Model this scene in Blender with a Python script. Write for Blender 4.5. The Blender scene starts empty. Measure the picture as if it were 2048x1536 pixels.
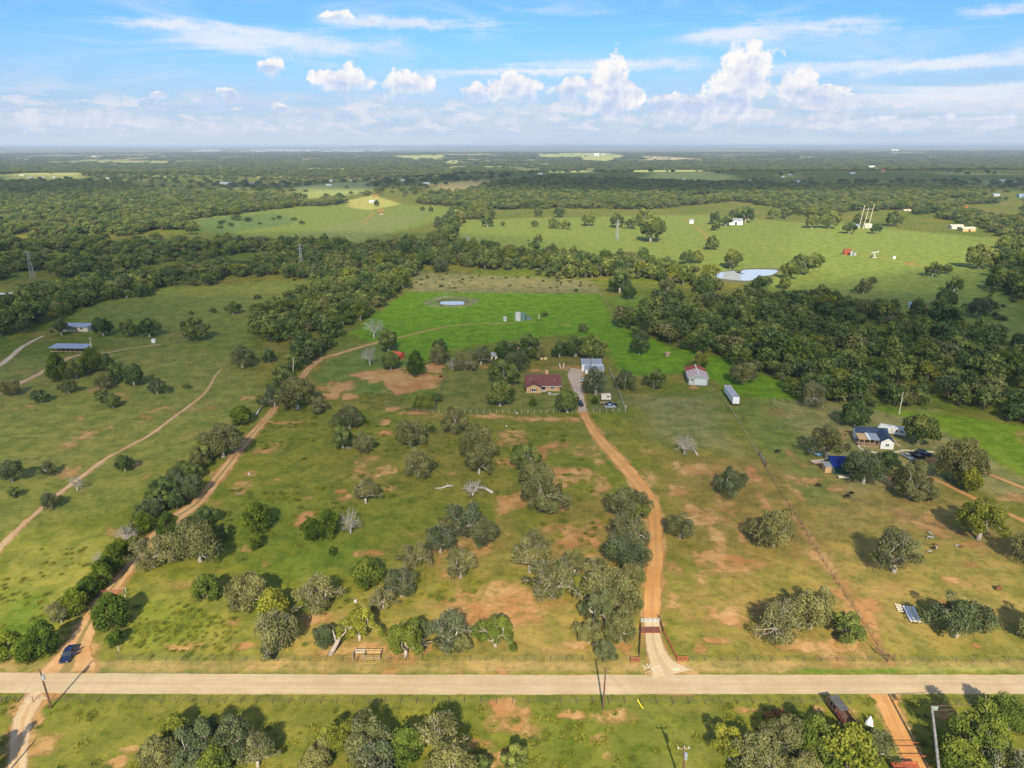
import bpy, math, random
import numpy as np
from mathutils import Matrix, Vector
# ------------------------------------------------------------------ camera, world, sun, exposure
S = bpy.context.scene
COL = S.collection
H = 100.0; FPX = 1400.0; PITCH = math.radians(18.85); ROLL = 0.0022
Fw = np.array([0, math.cos(PITCH), -math.sin(PITCH)]); U0 = np.array([0, math.sin(PITCH), math.cos(PITCH)]); R0 = np.array([1.0, 0, 0])
Uv = U0*math.cos(ROLL) + R0*math.sin(ROLL); Rv = R0*math.cos(ROLL) - U0*math.sin(ROLL)
cam_d = bpy.data.cameras.new("camera"); cam = bpy.data.objects.new("camera", cam_d); COL.objects.link(cam)
cam_d.sensor_width = 36; cam_d.lens = FPX/2048*36; cam_d.clip_start = 0.5; cam_d.clip_end = 200000
m = Matrix.Identity(4)
for i in range(3):
    m[i][0] = Rv[i]; m[i][1] = Uv[i]; m[i][2] = -Fw[i]
m[0][3], m[1][3], m[2][3] = 0, 0, H
cam.matrix_world = m
S.camera = cam
SUN_EL = math.radians(35.4)
AZ = math.radians(0.5)
sun_d = bpy.data.lights.new("sun", 'SUN'); sun_d.energy = 4.8; sun_d.angle = math.radians(0.55); sun_d.color = (1.0, 0.90, 0.70)
sun = bpy.data.objects.new("sun", sun_d); COL.objects.link(sun)
ld = Vector((math.sin(AZ)*math.cos(SUN_EL), math.cos(AZ)*math.cos(SUN_EL), -math.sin(SUN_EL)))
sun.rotation_euler = ld.to_track_quat('-Z', 'Y').to_euler(); sun.location = (0, -300, 300)
S.view_settings.view_transform = 'Standard'; S.view_settings.look = 'None'
S.view_settings.exposure = 0.62; S.view_settings.gamma = 1; S.view_settings.use_curve_mapping = False
S.render.engine = 'CYCLES'
S.cycles.use_denoising = True
S.cycles.max_bounces = 8; S.cycles.diffuse_bounces = 3; S.cycles.transparent_max_bounces = 12; S.cycles.volume_bounces = 0
S.cycles.transmission_bounces = 3; S.cycles.glossy_bounces = 2

def ray(px, py):
    return Fw + Rv*((px-1024)/FPX) - Uv*((py-768)/FPX)

class NT:
    """small node-tree writer"""
    def __init__(s, tree): s.t = tree; s.n = tree.nodes; s.l = tree.links
    def put(s, sock, v):
        if hasattr(v, 'is_output') or isinstance(v, bpy.types.NodeSocket): s.l.new(v, sock)
        elif v is not None: sock.default_value = v
    def node(s, typ, ins=None, **kw):
        n = s.n.new(typ)
        for k, v in kw.items(): setattr(n, k, v)
        if ins:
            for k, v in ins.items(): s.put(n.inputs[k], v)
        return n
    def math(s, op, a, b=None, c=None, clamp=False):
        n = s.n.new('ShaderNodeMath'); n.operation = op; n.use_clamp = clamp
        for i, v in enumerate((a, b, c)):
            if v is not None: s.put(n.inputs[i], v)
        return n.outputs[0]
    def vmath(s, op, a, b=None, c=None):
        n = s.n.new('ShaderNodeVectorMath'); n.operation = op
        for i, v in enumerate((a, b, c)):
            if v is not None: s.put(n.inputs[i], v)
        return n.outputs['Value'] if op in ('LENGTH', 'DOT_PRODUCT') else n.outputs['Vector']
    def smooth(s, x, lo, hi, a=0.0, b=1.0):
        n = s.n.new('ShaderNodeMapRange'); n.interpolation_type = 'SMOOTHSTEP'
        for i, v in enumerate((x, lo, hi, a, b)): s.put(n.inputs[i], v)
        return n.outputs[0]
    def noise(s, vec, scale, detail=4.0, rough=0.55, dist=0.0, dim='3D'):
        n = s.n.new('ShaderNodeTexNoise'); n.noise_dimensions = dim
        s.put(n.inputs['Vector'], vec); s.put(n.inputs['Scale'], scale); s.put(n.inputs['Detail'], detail)
        s.put(n.inputs['Roughness'], rough); s.put(n.inputs['Distortion'], dist)
        return n.outputs[0]
    def mix(s, f, a, b, blend='MIX'):
        n = s.n.new('ShaderNodeMix'); n.data_type = 'RGBA'; n.blend_type = blend
        s.put(n.inputs[0], f)
        for i, v in ((6, a), (7, b)):
            s.put(n.inputs[i], (*v, 1) if isinstance(v, tuple) and len(v) == 3 else v)
        return n.outputs[2]

# ------------------------------------------------------------------ world: sky texture with clouds
def azel(px, py):
    d = ray(px, py); d = d/np.linalg.norm(d)
    return math.atan2(d[0], d[1]), math.asin(d[2])
W = bpy.data.worlds.new("World"); S.world = W; W.use_nodes = True
t = NT(W.node_tree); t.n.clear()
sky = t.node('ShaderNodeTexSky', sky_type='NISHITA', sun_disc=False, sun_elevation=SUN_EL, sun_rotation=math.radians(180.5), altitude=200, air_density=1.0, dust_density=1.2, ozone_density=1.6)
tc = t.node('ShaderNodeTexCoord').outputs['Generated']
sx = t.node('ShaderNodeSeparateXYZ', {0: tc})
az = t.math('ARCTAN2', sx.outputs[0], sx.outputs[1]); el = t.math('ARCSINE', sx.outputs[2])
ae = t.node('ShaderNodeCombineXYZ', {0: az, 1: el, 2: 0.0}).outputs[0]
# cumulus heaps: picture of the real sky, centre and half sizes in radians
heaps = [(1497,150,44,56),(1475,182,48,40),(1600,180,38,30),(1640,195,45,20),(1222,165,38,45),(1225,205,55,30),(1155,178,55,22),
         (1025,180,45,28),(950,185,25,18),(815,170,48,25),(690,165,58,24),(455,188,26,11),(1385,210,50,28),(1745,250,40,14),(540,137,28,13),(665,38,36,13),
         (745,44,18,7),(1440,192,40,18),(1880,245,35,14),(563,222,22,10),(170,262,60,8),
         (1330,205,40,18),(313,192,16,7),(1950,245,60,10)]
def field(vec, lst, grow=1.0):
    d = None
    for (px, py, rx, ry) in lst:
        a, e = azel(px, py)
        v = t.vmath('MULTIPLY', t.vmath('SUBTRACT', vec, (a, e, 0)), (FPX/rx/grow, FPX/ry/grow, 0))
        q = t.vmath('LENGTH', v)
        d = q if d is None else t.math('SMOOTH_MIN', d, q, 0.25)
    return d
warp = t.node('ShaderNodeTexNoise', {'Vector': ae, 'Scale': 45.0, 'Detail': 4.0, 'Roughness': 0.6})
wv = t.vmath('MULTIPLY', t.vmath('SUBTRACT', warp.outputs['Color'], (.5, .5, .5)), (0.022, 0.016, 0))
wae = t.vmath('ADD', ae, wv)
D = field(wae, heaps, 1.0)
n1 = t.noise(ae, 42.0, 6.0, 0.56, 0.25); 
aeL = t.vmath('ADD', ae, (0.004, -0.0065, 0))
n1b = t.noise(aeL, 42.0, 6.0, 0.56, 0.25)
n0 = t.noise(ae, 14.0, 3.0, 0.5)
fld = t.math('ADD', t.math('SUBTRACT', 1.0, D), t.math('MULTIPLY', t.math('SUBTRACT', n1, 0.5), 2.0))
D2 = field(t.vmath('SUBTRACT', wae, (0, 0.010, 0)), heaps, 1.0)
under = t.smooth(t.math('SUBTRACT', D2, D), 0.0, 0.75)
cum = t.math('MULTIPLY', t.smooth(fld, -0.12, t.math('MULTIPLY_ADD', under, 0.75, 0.16)), t.math('MULTIPLY_ADD', under, -0.18, 1.0))
relief = t.math('MULTIPLY_ADD', t.math('SUBTRACT', n1, n1b), 2.6, 0.66)
ht = t.smooth(el, 0.035, 0.13)
bright = t.math('ADD', relief, t.math('MULTIPLY_ADD', ht, 0.42, -0.14), clamp=True)
core = t.smooth(fld, 0.3, 1.1, 0.0, 0.4)
bright = t.math('SUBTRACT', t.math('SUBTRACT', bright, core, clamp=True), t.math('MULTIPLY', under, 0.35), clamp=True)
cumcol = t.mix(bright, (0.60, 0.69, 0.92), (1.04, 1.02, 1.01))
# general fair-weather cumulus for the rest of the sky (outside the frame too)
# stratus streaks near the horizon and cirrus higher up
st = t.noise(t.vmath('MULTIPLY', ae, (5.0, 60.0, 0)), 1.0, 5.0, 0.6, 0.6)
low = t.math('MULTIPLY', t.smooth(st, 0.38, 0.62), t.smooth(el, 0.085, 0.03))
lowb = t.smooth(el, 0.055, 0.0, 0.0, 0.55)
cir_n = t.noise(t.vmath('MULTIPLY', ae, (4.5, 26.0, 0)), 1.0, 6.0, 0.62, 1.2)
cirr = [(480,75,170,26),(600,92,120,22),(850,50,160,14),(1680,45,150,16),(1990,25,100,14),(1480,70,90,14),(1850,130,330,16),(1250,130,250,14),(1900,200,260,30),(330,50,120,10),(1100,140,300,10)]
DC = field(wae, cirr)
cir = t.smooth(t.math('ADD', t.math('SUBTRACT', 1.0, DC), t.math('MULTIPLY', t.math('SUBTRACT', cir_n, 0.5), 2.4)), -0.1, 1.0)
gen_n = t.noise(t.vmath('MULTIPLY', tc, (1, 1, 2.2)), 5.0, 6.0, 0.6)
back = t.smooth(sx.outputs[1], 0.55, 0.2)
gen = t.math('MULTIPLY', t.smooth(gen_n, 0.52, 0.66), t.math('MULTIPLY', back, t.smooth(el, 0.0, 0.15)))
wisp = t.math('MULTIPLY', t.smooth(cir_n, 0.42, 0.8), 0.45)
skyc = t.mix(1.0, sky.outputs[0], (0.42, 0.72, 1.06), 'MULTIPLY')
K = 6.2
def kc(c): return tuple(v*K for v in c)
skyc = t.mix(t.math('MULTIPLY', 0.85, t.smooth(el, 0.155, 0.0, 0.0, 1.0)), skyc, kc((0.52, 0.66, 0.90)))
c1 = t.mix(wisp, skyc, kc((0.80, 0.88, 1.0)))
c1 = t.mix(t.math('MULTIPLY', cir, 0.85), c1, kc((0.90, 0.93, 1.02)))
c1 = t.mix(t.math('MULTIPLY', low, 0.6), c1, kc((0.70, 0.75, 0.88)))
pf = t.noise(t.vmath('MULTIPLY', ae, (22.0, 70.0, 0)), 1.0, 5.0, 0.6, 0.3)
c1 = t.mix(t.math('MULTIPLY', t.math('MULTIPLY', t.smooth(pf, 0.50, 0.62), 0.8), t.math('MULTIPLY', t.smooth(el, 0.07, 0.04), t.smooth(el, 0.004, 0.02))), c1, kc((0.88, 0.86, 0.93)))
cc = t.mix(1.0, cumcol, (K, K, K), 'MULTIPLY')
bank = [(800,228,110,13),(1100,222,130,15),(1000,240,150,14),(1300,238,160,15),(1560,238,170,14),(650,245,100,12),(180,240,220,16),(1880,245,150,13),(1690,215,60,14),(420,255,120,10),(1180,205,60,14),(760,195,60,10)]
DB = field(wae, bank)
bk = t.smooth(t.math('ADD', t.math('SUBTRACT', 1.0, DB), t.math('MULTIPLY', t.math('SUBTRACT', n1, 0.5), 3.0)), -0.25, 0.9)
c1 = t.mix(t.math('MULTIPLY', bk, 0.5), c1, t.mix(relief, kc((0.60, 0.66, 0.82)), kc((0.92, 0.91, 0.97))))
c1 = t.mix(t.math('MULTIPLY', gen, 0.8), c1, kc((0.9, 0.92, 1.0)))
fade = t.smooth(el, 0.0, 0.05, 0.35, 1.0)
c1 = t.mix(t.math('MULTIPLY', cum, fade), c1, cc)
c1 = t.mix(lowb, c1, kc((0.66, 0.76, 0.92)))
bg = t.node('ShaderNodeBackground', {'Color': c1, 'Strength': 0.1})
t.l.new(bg.outputs[0], t.node('ShaderNodeOutputWorld').inputs[0])
W.cycles.sampling_method = 'MANUAL'; W.cycles.sample_map_resolution = 512

# ------------------------------------------------------------------ helpers
def sstep(x, a, b):
    q = np.clip((x-a)/(b-a), 0, 1); return q*q*(3-2*q)
def height(X, Y):
    X = np.asarray(X, float); Y = np.asarray(Y, float)
    r = 24*np.exp(-((Y-2050-0.10*X)/420)**2)*sstep(X, -420, -50)*(1-sstep(X, 1500, 2300))
    f = sstep(Y, 3500, 16000)*(34*np.sin(X/5100+1.3)*np.sin(Y/3900+.4)+22*np.sin(X/1900+Y/2600)+38)
    f2 = sstep(Y, 17000, 24000)*(60+26*np.sin(X/3600+.7)+14*np.sin(X/1500))
    l = 14*np.exp(-((Y-2300)/500)**2)*(1-sstep(X, -1100, -700))
    return r+f*.55+f2*.75+l
def P(px, py, z=None):
    """the point of the ground (or of a level z above it) that the photograph shows at this pixel"""
    d = ray(px, py)
    if z is not None or py > 420:
        zz = z or 0.0
        k = (H-zz)/-d[2]; return Vector((d[0]*k, d[1]*k, zz))
    ks = np.geomspace(700, 45000, 900)
    X = d[0]*ks; Y = d[1]*ks; Z = H+d[2]*ks; g = height(X, Y)
    i = int(np.argmax(Z <= g)) if (Z <= g).any() else len(ks)-1
    return Vector((X[i], Y[i], float(g[i])))
def dist_at(px, py):
    p = P(px, py); return float(np.dot(np.array(p)-np.array([0, 0, H]), Fw))
rng = np.random.default_rng(7)
def vnoise(x, y, seed=0):
    xi = np.floor(x).astype(np.int64); yi = np.floor(y).astype(np.int64); fx = x-xi; fy = y-yi
    fx = fx*fx*(3-2*fx); fy = fy*fy*(3-2*fy)
    def h(a, b):
        n = (a*374761393 + b*668265263 + seed*1442695041) & 0x7fffffff
        n = ((n ^ (n >> 13))*1274126177) & 0x7fffffff
        return ((n ^ (n >> 16)) & 0xffff)/65535.0
    return (h(xi, yi)*(1-fx)+h(xi+1, yi)*fx)*(1-fy)+(h(xi, yi+1)*(1-fx)+h(xi+1, yi+1)*fx)*fy
def fbm(x, y, seed=0, o=4):
    s = 0; a = 1; tot = 0
    for i in range(o):
        s = s+a*vnoise(x*2**i+i*17.3, y*2**i+i*9.1, seed+i); tot += a; a *= .55
    return s/tot

def tag(o, label=None, cat=None, group=None, kind=None):
    if label: o['label'] = label
    if cat: o['category'] = cat
    if group: o['group'] = group
    if kind: o['kind'] = kind
    return o
def empty(name, loc, rz=0.0, label=None, cat=None, group=None):
    o = bpy.data.objects.new(name, None); COL.objects.link(o); o.location = loc; o.rotation_euler = (0, 0, rz)
    o.empty_display_size = .5
    return tag(o, label, cat, group)
def link(name, me, parent=None, loc=None, rz=0.0):
    o = bpy.data.objects.new(name, me); COL.objects.link(o)
    if parent: o.parent = parent
    if loc is not None: o.location = loc
    if rz: o.rotation_euler = (0, 0, rz)
    return o
def npmesh(name, verts, faces, mat=None, smooth=False):
    """faces: (n,k) array of one polygon size"""
    verts = np.asarray(verts, np.float32); faces = np.asarray(faces, np.int32)
    me = bpy.data.meshes.new(name); k = faces.shape[1]
    me.vertices.add(len(verts)); me.vertices.foreach_set('co', verts.ravel())
    me.loops.add(faces.size); me.loops.foreach_set('vertex_index', faces.ravel())
    me.polygons.add(len(faces)); me.polygons.foreach_set('loop_start', np.arange(0, faces.size, k, dtype=np.int32))
    me.polygons.foreach_set('loop_total', np.full(len(faces), k, np.int32))
    if smooth: me.polygons.foreach_set('use_smooth', np.ones(len(faces), bool))
    me.update(calc_edges=True)
    if mat: me.materials.append(mat)
    return me
class MB:
    """collects simple solids into one mesh"""
    def __init__(s): s.v = []; s.f = []
    def add(s, vs, fs):
        b = len(s.v); s.v += [tuple(v) for v in vs]; s.f += [tuple(i+b for i in f) for f in fs]; return s
    def box(s, c, d, rz=0.0, ry=0.0, rx=0.0):
        M = Matrix.Translation(c) @ Matrix.Rotation(rz, 4, 'Z') @ Matrix.Rotation(ry, 4, 'Y') @ Matrix.Rotation(rx, 4, 'X')
        vs = [M @ Vector((d[0]/2*a, d[1]/2*b, d[2]/2*e)) for a in (-1, 1) for b in (-1, 1) for e in (-1, 1)]
        return s.add(vs, [(0,1,3,2),(4,6,7,5),(0,4,5,1),(2,3,7,6),(0,2,6,4),(1,5,7,3)])
    def tube(s, pts, rad, n=6, cap=True):
        pts = [Vector(p) for p in pts]
        if not hasattr(rad, '__len__'): rad = [rad]*len(pts)
        vs = []; fs = []; prev = None
        for i, p in enumerate(pts):
            d = (pts[min(i+1, len(pts)-1)]-pts[max(i-1, 0)])
            if d.length < 1e-6: d = Vector((0, 0, 1))
            d.normalize()
            a = d.orthogonal().normalized() if prev is None else (prev-d*prev.dot(d)).normalized()
            prev = a; b = d.cross(a)
            for k in range(n):
                q = 2*math.pi*k/n; vs.append(p+(a*math.cos(q)+b*math.sin(q))*rad[i])
        for i in range(len(pts)-1):
            for k in range(n):
                k2 = (k+1) % n; fs.append((i*n+k, i*n+k2, (i+1)*n+k2, (i+1)*n+k))
        if cap: fs.append(tuple(range(n-1, -1, -1))); fs.append(tuple((len(pts)-1)*n+k for k in range(n)))
        return s.add(vs, fs)
    def prism(s, prof, axis, a, b):
        """profile of 2-D points run along 'x' or 'y' from a to b"""
        n = len(prof)
        f = (lambda p, q: (q, p[0], p[1])) if axis == 'x' else (lambda p, q: (p[0], q, p[1]))
        vs = [f(p, a) for p in prof]+[f(p, b) for p in prof]
        return s.add(vs, [tuple(range(n)), tuple(range(2*n-1, n-1, -1))]+[(i, i+n, (i+1) % n+n, (i+1) % n) for i in range(n)])
    def ball(s, c, r, n=8, sc=(1, 1, 1)):
        vs = [(c[0], c[1], c[2]+r*sc[2])]; fs = []; m = n//2
        for i in range(1, m):
            th = math.pi*i/m
            for k in range(n):
                ph = 2*math.pi*k/n
                vs.append((c[0]+r*sc[0]*math.sin(th)*math.cos(ph), c[1]+r*sc[1]*math.sin(th)*math.sin(ph), c[2]+r*sc[2]*math.cos(th)))
        vs.append((c[0], c[1], c[2]-r*sc[2]))
        for k in range(n): fs.append((0, 1+k, 1+(k+1) % n))
        for i in range(m-2):
            for k in range(n): fs.append((1+i*n+k, 1+(i+1)*n+k, 1+(i+1)*n+(k+1) % n, 1+i*n+(k+1) % n))
        for k in range(n): fs.append((len(vs)-1, 1+(m-2)*n+(k+1) % n, 1+(m-2)*n+k))
        return s.add(vs, fs)
    def mesh(s, name, mat, smooth=False, bev=0.0):
        me = bpy.data.meshes.new(name); me.from_pydata(s.v, [], s.f)
        import bmesh
        bm = bmesh.new(); bm.from_mesh(me); bmesh.ops.recalc_face_normals(bm, faces=bm.faces)
        if bev: bmesh.ops.bevel(bm, geom=bm.edges[:], offset=bev, segments=2, affect='EDGES', profile=.6)
        bm.to_mesh(me); bm.free()
        if smooth:
            for p in me.polygons: p.use_smooth = True
        me.materials.append(mat); return me
    def obj(s, name, mat, parent=None, loc=None, rz=0.0, smooth=False, bev=0.0):
        return link(name, s.mesh(name, mat, smooth, bev), parent, loc, rz)

def mat_new(name):
    mt = bpy.data.materials.new(name); mt.use_nodes = True; q = NT(mt.node_tree); q.n.clear(); return mt, q
def simple(name, col, rough=0.8, metal=0.0, var=0.25, scale=1.5, spec=0.3, dirt=None):
    mt, q = mat_new(name)
    co = q.node('ShaderNodeTexCoord').outputs['Object']
    n = q.noise(co, scale, 5.0, 0.6)
    a = tuple(c*(1-var) for c in col); b = tuple(min(1, c*(1+var)) for c in col)
    c = q.mix(q.smooth(n, 0.3, 0.7), a, b)
    if dirt:
        n2 = q.noise(co, scale*.4, 6.0, 0.7); c = q.mix(q.smooth(n2, dirt[1], dirt[1]+.12), c, dirt[0])
    bs = q.node('ShaderNodeBsdfPrincipled', {'Base Color': c, 'Roughness': rough, 'Metallic': metal, 'Specular IOR Level': spec})
    bp = q.node('ShaderNodeBump', {'Height': n, 'Strength': 0.15, 'Distance': 0.05}); q.l.new(bp.outputs[0], bs.inputs['Normal'])
    q.l.new(bs.outputs[0], q.node('ShaderNodeOutputMaterial').inputs[0]); return mt
# ------------------------------------------------------------------ the ground sheet
def in_poly(X, Y, poly):
    inside = np.zeros(X.shape, bool); n = len(poly)
    for i in range(n):
        x1, y1 = poly[i]; x2, y2 = poly[(i+1) % n]
        c = ((y1 > Y) != (y2 > Y))
        with np.errstate(divide='ignore', invalid='ignore'):
            inside ^= c & (X < (x2-x1)*(Y-y1)/(y2-y1+1e-12)+x1)
    return inside
def seg_dist(X, Y, pts, closed=False):
    d = np.full(X.shape, 1e9); w = np.zeros(X.shape); n = len(pts)
    for i in range(n if closed else n-1):
        a = pts[i]; b = pts[(i+1) % n]
        dx, dy = b[0]-a[0], b[1]-a[1]; L = dx*dx+dy*dy+1e-9
        q = np.clip(((X-a[0])*dx+(Y-a[1])*dy)/L, 0, 1)
        e = np.hypot(X-a[0]-q*dx, Y-a[1]-q*dy)
        if len(a) > 2:
            ww = a[2]+q*(b[2]-a[2]); better = e < d; w = np.where(better, ww, w)
        d = np.minimum(d, e)
    return (d, w)
def gpoly(px): return [tuple(P(*p)[:2]) for p in px]
def softpoly(X, Y, pts, feather):
    """weight 1 inside the ground polygon, fading over 'feather' metres"""
    out = np.zeros(X.shape)
    pa = np.array(pts); lo = pa.min(0)-feather; hi = pa.max(0)+feather
    m = (X > lo[0]) & (X < hi[0]) & (Y > lo[1]) & (Y < hi[1])
    if not m.any(): return out
    x = X[m]; y = Y[m]; d = seg_dist(x, y, pts, True)[0]; s = np.where(in_poly(x, y, pts), d, -d)
    s = s+(fbm(x/feather*.7, y/feather*.7, 5)-.5)*feather*1.2
    out[m] = sstep(s, -feather*.5, feather*.5); return out

# rows and columns: finer near the camera
pys = np.concatenate([np.linspace(1700, 700, 330), np.linspace(697, 420, 150), np.linspace(418, 330, 70), np.linspace(329, 297, 36)])
Yr = []
for py in pys:
    v = (py-768)/FPX; Yr.append(H*(math.cos(PITCH)-v*math.sin(PITCH))/(math.sin(PITCH)+v*math.cos(PITCH)))
Yr = np.array(Yr+[26000, 34000, 46000, 70000, 110000.0]); NX = 600
u = np.linspace(-1, 1, NX)
GX = u[None, :]*(0.7314*(Yr[:, None]*.9467+32.2)*1.22+8); GY = np.repeat(Yr[:, None], NX, 1)
GZ = height(GX, GY)
X = GX.ravel(); Y = GY.ravel()
dist = np.hypot(X, Y)
# --- colours of the plants and the earth
def C(*c): return np.array(c, float)
LUSH = C(.095, .152, .012); GREEN = C(.142, .170, .020); OLIVE = C(.215, .185, .034); DRY = C(.38, .265, .070); HAYC = C(.135, .245, .012)
PALE = C(.215, .262, .050); WOODF = C(.050, .072, .026); FIELD = C(.42, .42, .12); TAN = C(.48, .38, .19)
n_a = fbm(X/38, Y/38, 1, 5); n_b = fbm(X/9, Y/9, 2, 4); n_c = fbm(X/150, Y/150, 3, 4)
col = np.repeat(GREEN[None], len(X), 0)
def blend(c, w):
    global col
    w = np.clip(w, 0, 1)[:, None]; col = col*(1-w)+np.asarray(c)[None]*w
def dryfac(): return sstep(n_a*.55+n_b*.45, .36, .66)
blend(OLIVE, sstep(n_a, .42, .64)*.75); blend(LUSH, sstep(n_b*.6+n_c*.4, .50, .68)*.8)
blend(C(.17, .15, .055), sstep(fbm(X/26, Y/14, 8, 4), .56, .72)*.55)
near = 1-sstep(dist, 170, 330)
blend(C(.235, .22, .030), near*.40)
def region(pts, c, feather, k=1.0, mod=None):
    w = softpoly(X, Y, gpoly(pts), feather)*k
    if mod is not None: w = w*mod
    blend(c, w)
dm = .5+.5*dryfac()
region([(770,1150),(1290,1150),(1290,1325),(560,1325),(600,1240)], DRY, 14, .80, dm)
region([(860,1060),(1290,1050),(1295,1160),(860,1160)], DRY, 18, .6, dm)
region([(1330,1090),(1520,1080),(1620,1000),(1800,985),(2080,1075),(2090,1330),(1340,1330)], DRY, 18, .62, dm)
region([(1300,900),(1560,900),(1650,1100),(1330,1100)], OLIVE, 12, .7)
region([(1610,930),(1850,960),(2060,1060),(2060,1110),(1650,1080)], C(.28,.21,.065), 10, .75, dm)
region([(250,1150),(560,1230),(560,1325),(240,1330)], C(.24,.235,.04), 8, .65)
region([(280,1190),(420,1240),(380,1310),(250,1300)], C(.19,.23,.022), 6, .75)
region([(480,1000),(760,1020),(760,1130),(560,1150),(420,1120)], LUSH*1.15, 12, .7)
region([(0,1060),(150,1060),(260,1090),(120,1290),(0,1290)], C(.28,.28,.045), 14, .8, .5+.5*n_a)
region([(0,1180),(90,1180),(130,1240),(60,1290),(0,1290)], LUSH*1.3, 6, .7)
region([(1535,798),(1620,800),(1870,820),(1960,900),(2060,960),(2060,1010),(1900,960),(1700,1000),(1640,930)], C(.27,.25,.09), 8, .8)
region([(1460,800),(1535,800),(1640,930),(1690,1010),(1620,1010),(1520,905)], C(.16,.2,.045), 8, .7)
region([(1500,740),(1560,760),(1650,800),(1600,800),(1530,800),(1490,790)], HAYC, 6, .9)
region([(1680,805),(2060,850),(2060,960),(1960,905),(1880,862),(1790,828)], C(.165,.25,.014), 5, .95)
region([(1260,800),(1420,780),(1470,830),(1460,900),(1300,880)], C(.21,.21,.075), 14, .8)
region([(1020,845),(1160,850),(1200,960),(1050,990),(1000,900)], LUSH, 14, .55)
region([(870,745),(1010,740),(1150,740),(1160,822),(870,826)], C(.165,.18,.04), 5, .85)
region([(1180,760),(1225,755),(1250,822),(1175,822)], C(.13,.15,.05), 4, .8)
HAYP = [(812,584),(1200,588),(1212,615),(1225,645),(1345,695),(1400,705),(1500,735),(1530,770),(1450,795),(1440,765),(1370,745),(1250,752),(1215,700),(1150,668),(1000,682),(900,700),(830,735),(790,700),(700,668),(735,640),(790,600)]
region(HAYP, HAYC, 6, 1.0)
region([(690,690),(790,690),(850,740),(860,790),(700,790),(620,760)], C(.13,.185,.035), 6, .8)
region([(1215,590),(1400,595),(1400,620),(1240,640)], C(.14,.21,.025), 10, .8)
region([(840,545),(1180,560),(1205,586),(812,582)], C(.24,.215,.10), 8, .9, .45+.55*n_b)
region([(910,440),(1400,430),(2050,480),(2050,690),(1900,660),(1600,600),(1400,540),(1200,515),(900,490)], PALE, 20, .85)
region([(1620,440),(1900,470),(2010,500),(1980,560),(1700,570),(1560,500)], PALE*1.12, 25, .6)
region([(380,440),(690,400),(905,415),(890,440),(700,485),(480,470)], C(.20,.24,.045), 25, .9)
region([(600,470),(700,440),(860,425),(830,445),(720,482)], C(.21,.23,.075), 25, .6)
region([(190,585),(600,560),(620,600),(480,700),(260,700),(150,640)], C(.19,.22,.04), 15, .7)
region([(380,440),(560,425),(600,445),(420,470)], C(.09,.16,.05), 20, .6)
for pts, c in (([(690,402),(748,390),(800,408),(740,420),(700,416)], C(.42,.40,.10)),
               ([(30,585),(70,562),(150,565),(250,560),(240,580),(120,585)], C(.15,.22,.04)), ([(150,548),(290,540),(290,556),(160,562)], C(.13,.20,.045)),
               ([(220,484),(330,480),(330,496),(230,500)], C(.10,.18,.05))):
    region(pts, c, 12, .95)
# far country: woods with pale fields between
farw = sstep(Y, 2150, 2600)
fn = fbm(X/900+3, Y/2200, 11, 5); fn2 = fbm(X/260, Y/700, 12, 4)
blend(C(.135, .125, .048), farw)
blend(C(.22, .20, .075), farw*sstep(fn, .38, .6)*.8)
blend(FIELD*.75, farw*sstep(fn2*.6+fn*.4, .575, .63)*.8*(1-.5*sstep(Y, 9000, 16000)))
blend(C(.018, .03, .02), farw*sstep(fbm(X/2600, Y/2600, 15, 3), .55, .62)*.4)
FARF = [([(1070,309),(1150,306),(1215,306),(1255,313),(1215,324),(1165,322),(1160,315),(1080,315)], FIELD), ([(1282,311),(1330,313),(1400,318),(1412,321),(1350,321),(1300,321)], TAN),
        ([(1220,341),(1400,340),(1440,346),(1482,358),(1440,362),(1280,357),(1300,349)], FIELD*1.1), ([(1090,342),(1180,342),(1178,346),(1095,346)], FIELD), ([(1255,319),(1310,320),(1300,323),(1262,322)], FIELD),
        ([(768,312),(890,309),(892,314),(880,319),(840,318),(830,325),(822,318)], FIELD), ([(880,323),(925,319),(920,326),(885,328)], FIELD), ([(735,325),(745,319),(742,327)], FIELD),
        ([(190,324),(340,323),(335,328),(195,327)], FIELD), ([(0,350),(60,346),(160,345),(170,357),(120,358),(0,362)], FIELD*1.05), ([(262,358),(280,356),(280,363),(264,363)], FIELD), ([(295,354),(318,352),(318,356),(300,358)], FIELD),
        ([(1550,349),(1592,348),(1592,354),(1560,356)], FIELD*1.1), ([(830,368),(970,362),(965,378),(900,388),(880,378)], C(.50,.40,.14)), ([(590,376),(650,366),(740,364),(745,384),(680,392),(600,398)], C(.34,.37,.10)),
        ([(512,353),(580,354),(580,358),(512,357)], FIELD), ([(600,336),(690,337),(690,340),(600,340)], FIELD), ([(790,348),(835,349),(835,351),(790,351)], FIELD),
        ([(1920,362),(2048,360),(2048,369),(1930,366)], C(.25,.33,.1)), ([(1880,336),(2048,334),(2048,336),(1890,338)], FIELD), ([(1850,345),(1990,346),(2048,349),(1900,350)], FIELD*.9), ([(1720,366),(1760,365),(1760,368),(1720,368)], C(.4,.4,.1)),
        ([(1780,304),(1850,305),(1850,307),(1785,307)], FIELD*.8), ([(1600,313),(1640,314),(1640,316),(1600,316)], FIELD*.8), ([(1020,327),(1095,328),(1095,331),(1025,330)], FIELD), ([(1200,331),(1240,331),(1240,333),(1200,333)], FIELD),
        ([(950,341),(970,341),(968,346),(950,346)], FIELD), ([(450,374),(520,374),(515,378),(455,378)], FIELD)]
FARG = [gpoly(a) for a, _ in FARF]
for g, (a, c) in zip(FARG, FARF): blend(c, softpoly(X, Y, g, 60))
region([(1100,985),(1290,1000),(1290,1140),(1090,1130)], C(.28,.175,.06), 14, .85, dm)
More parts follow.
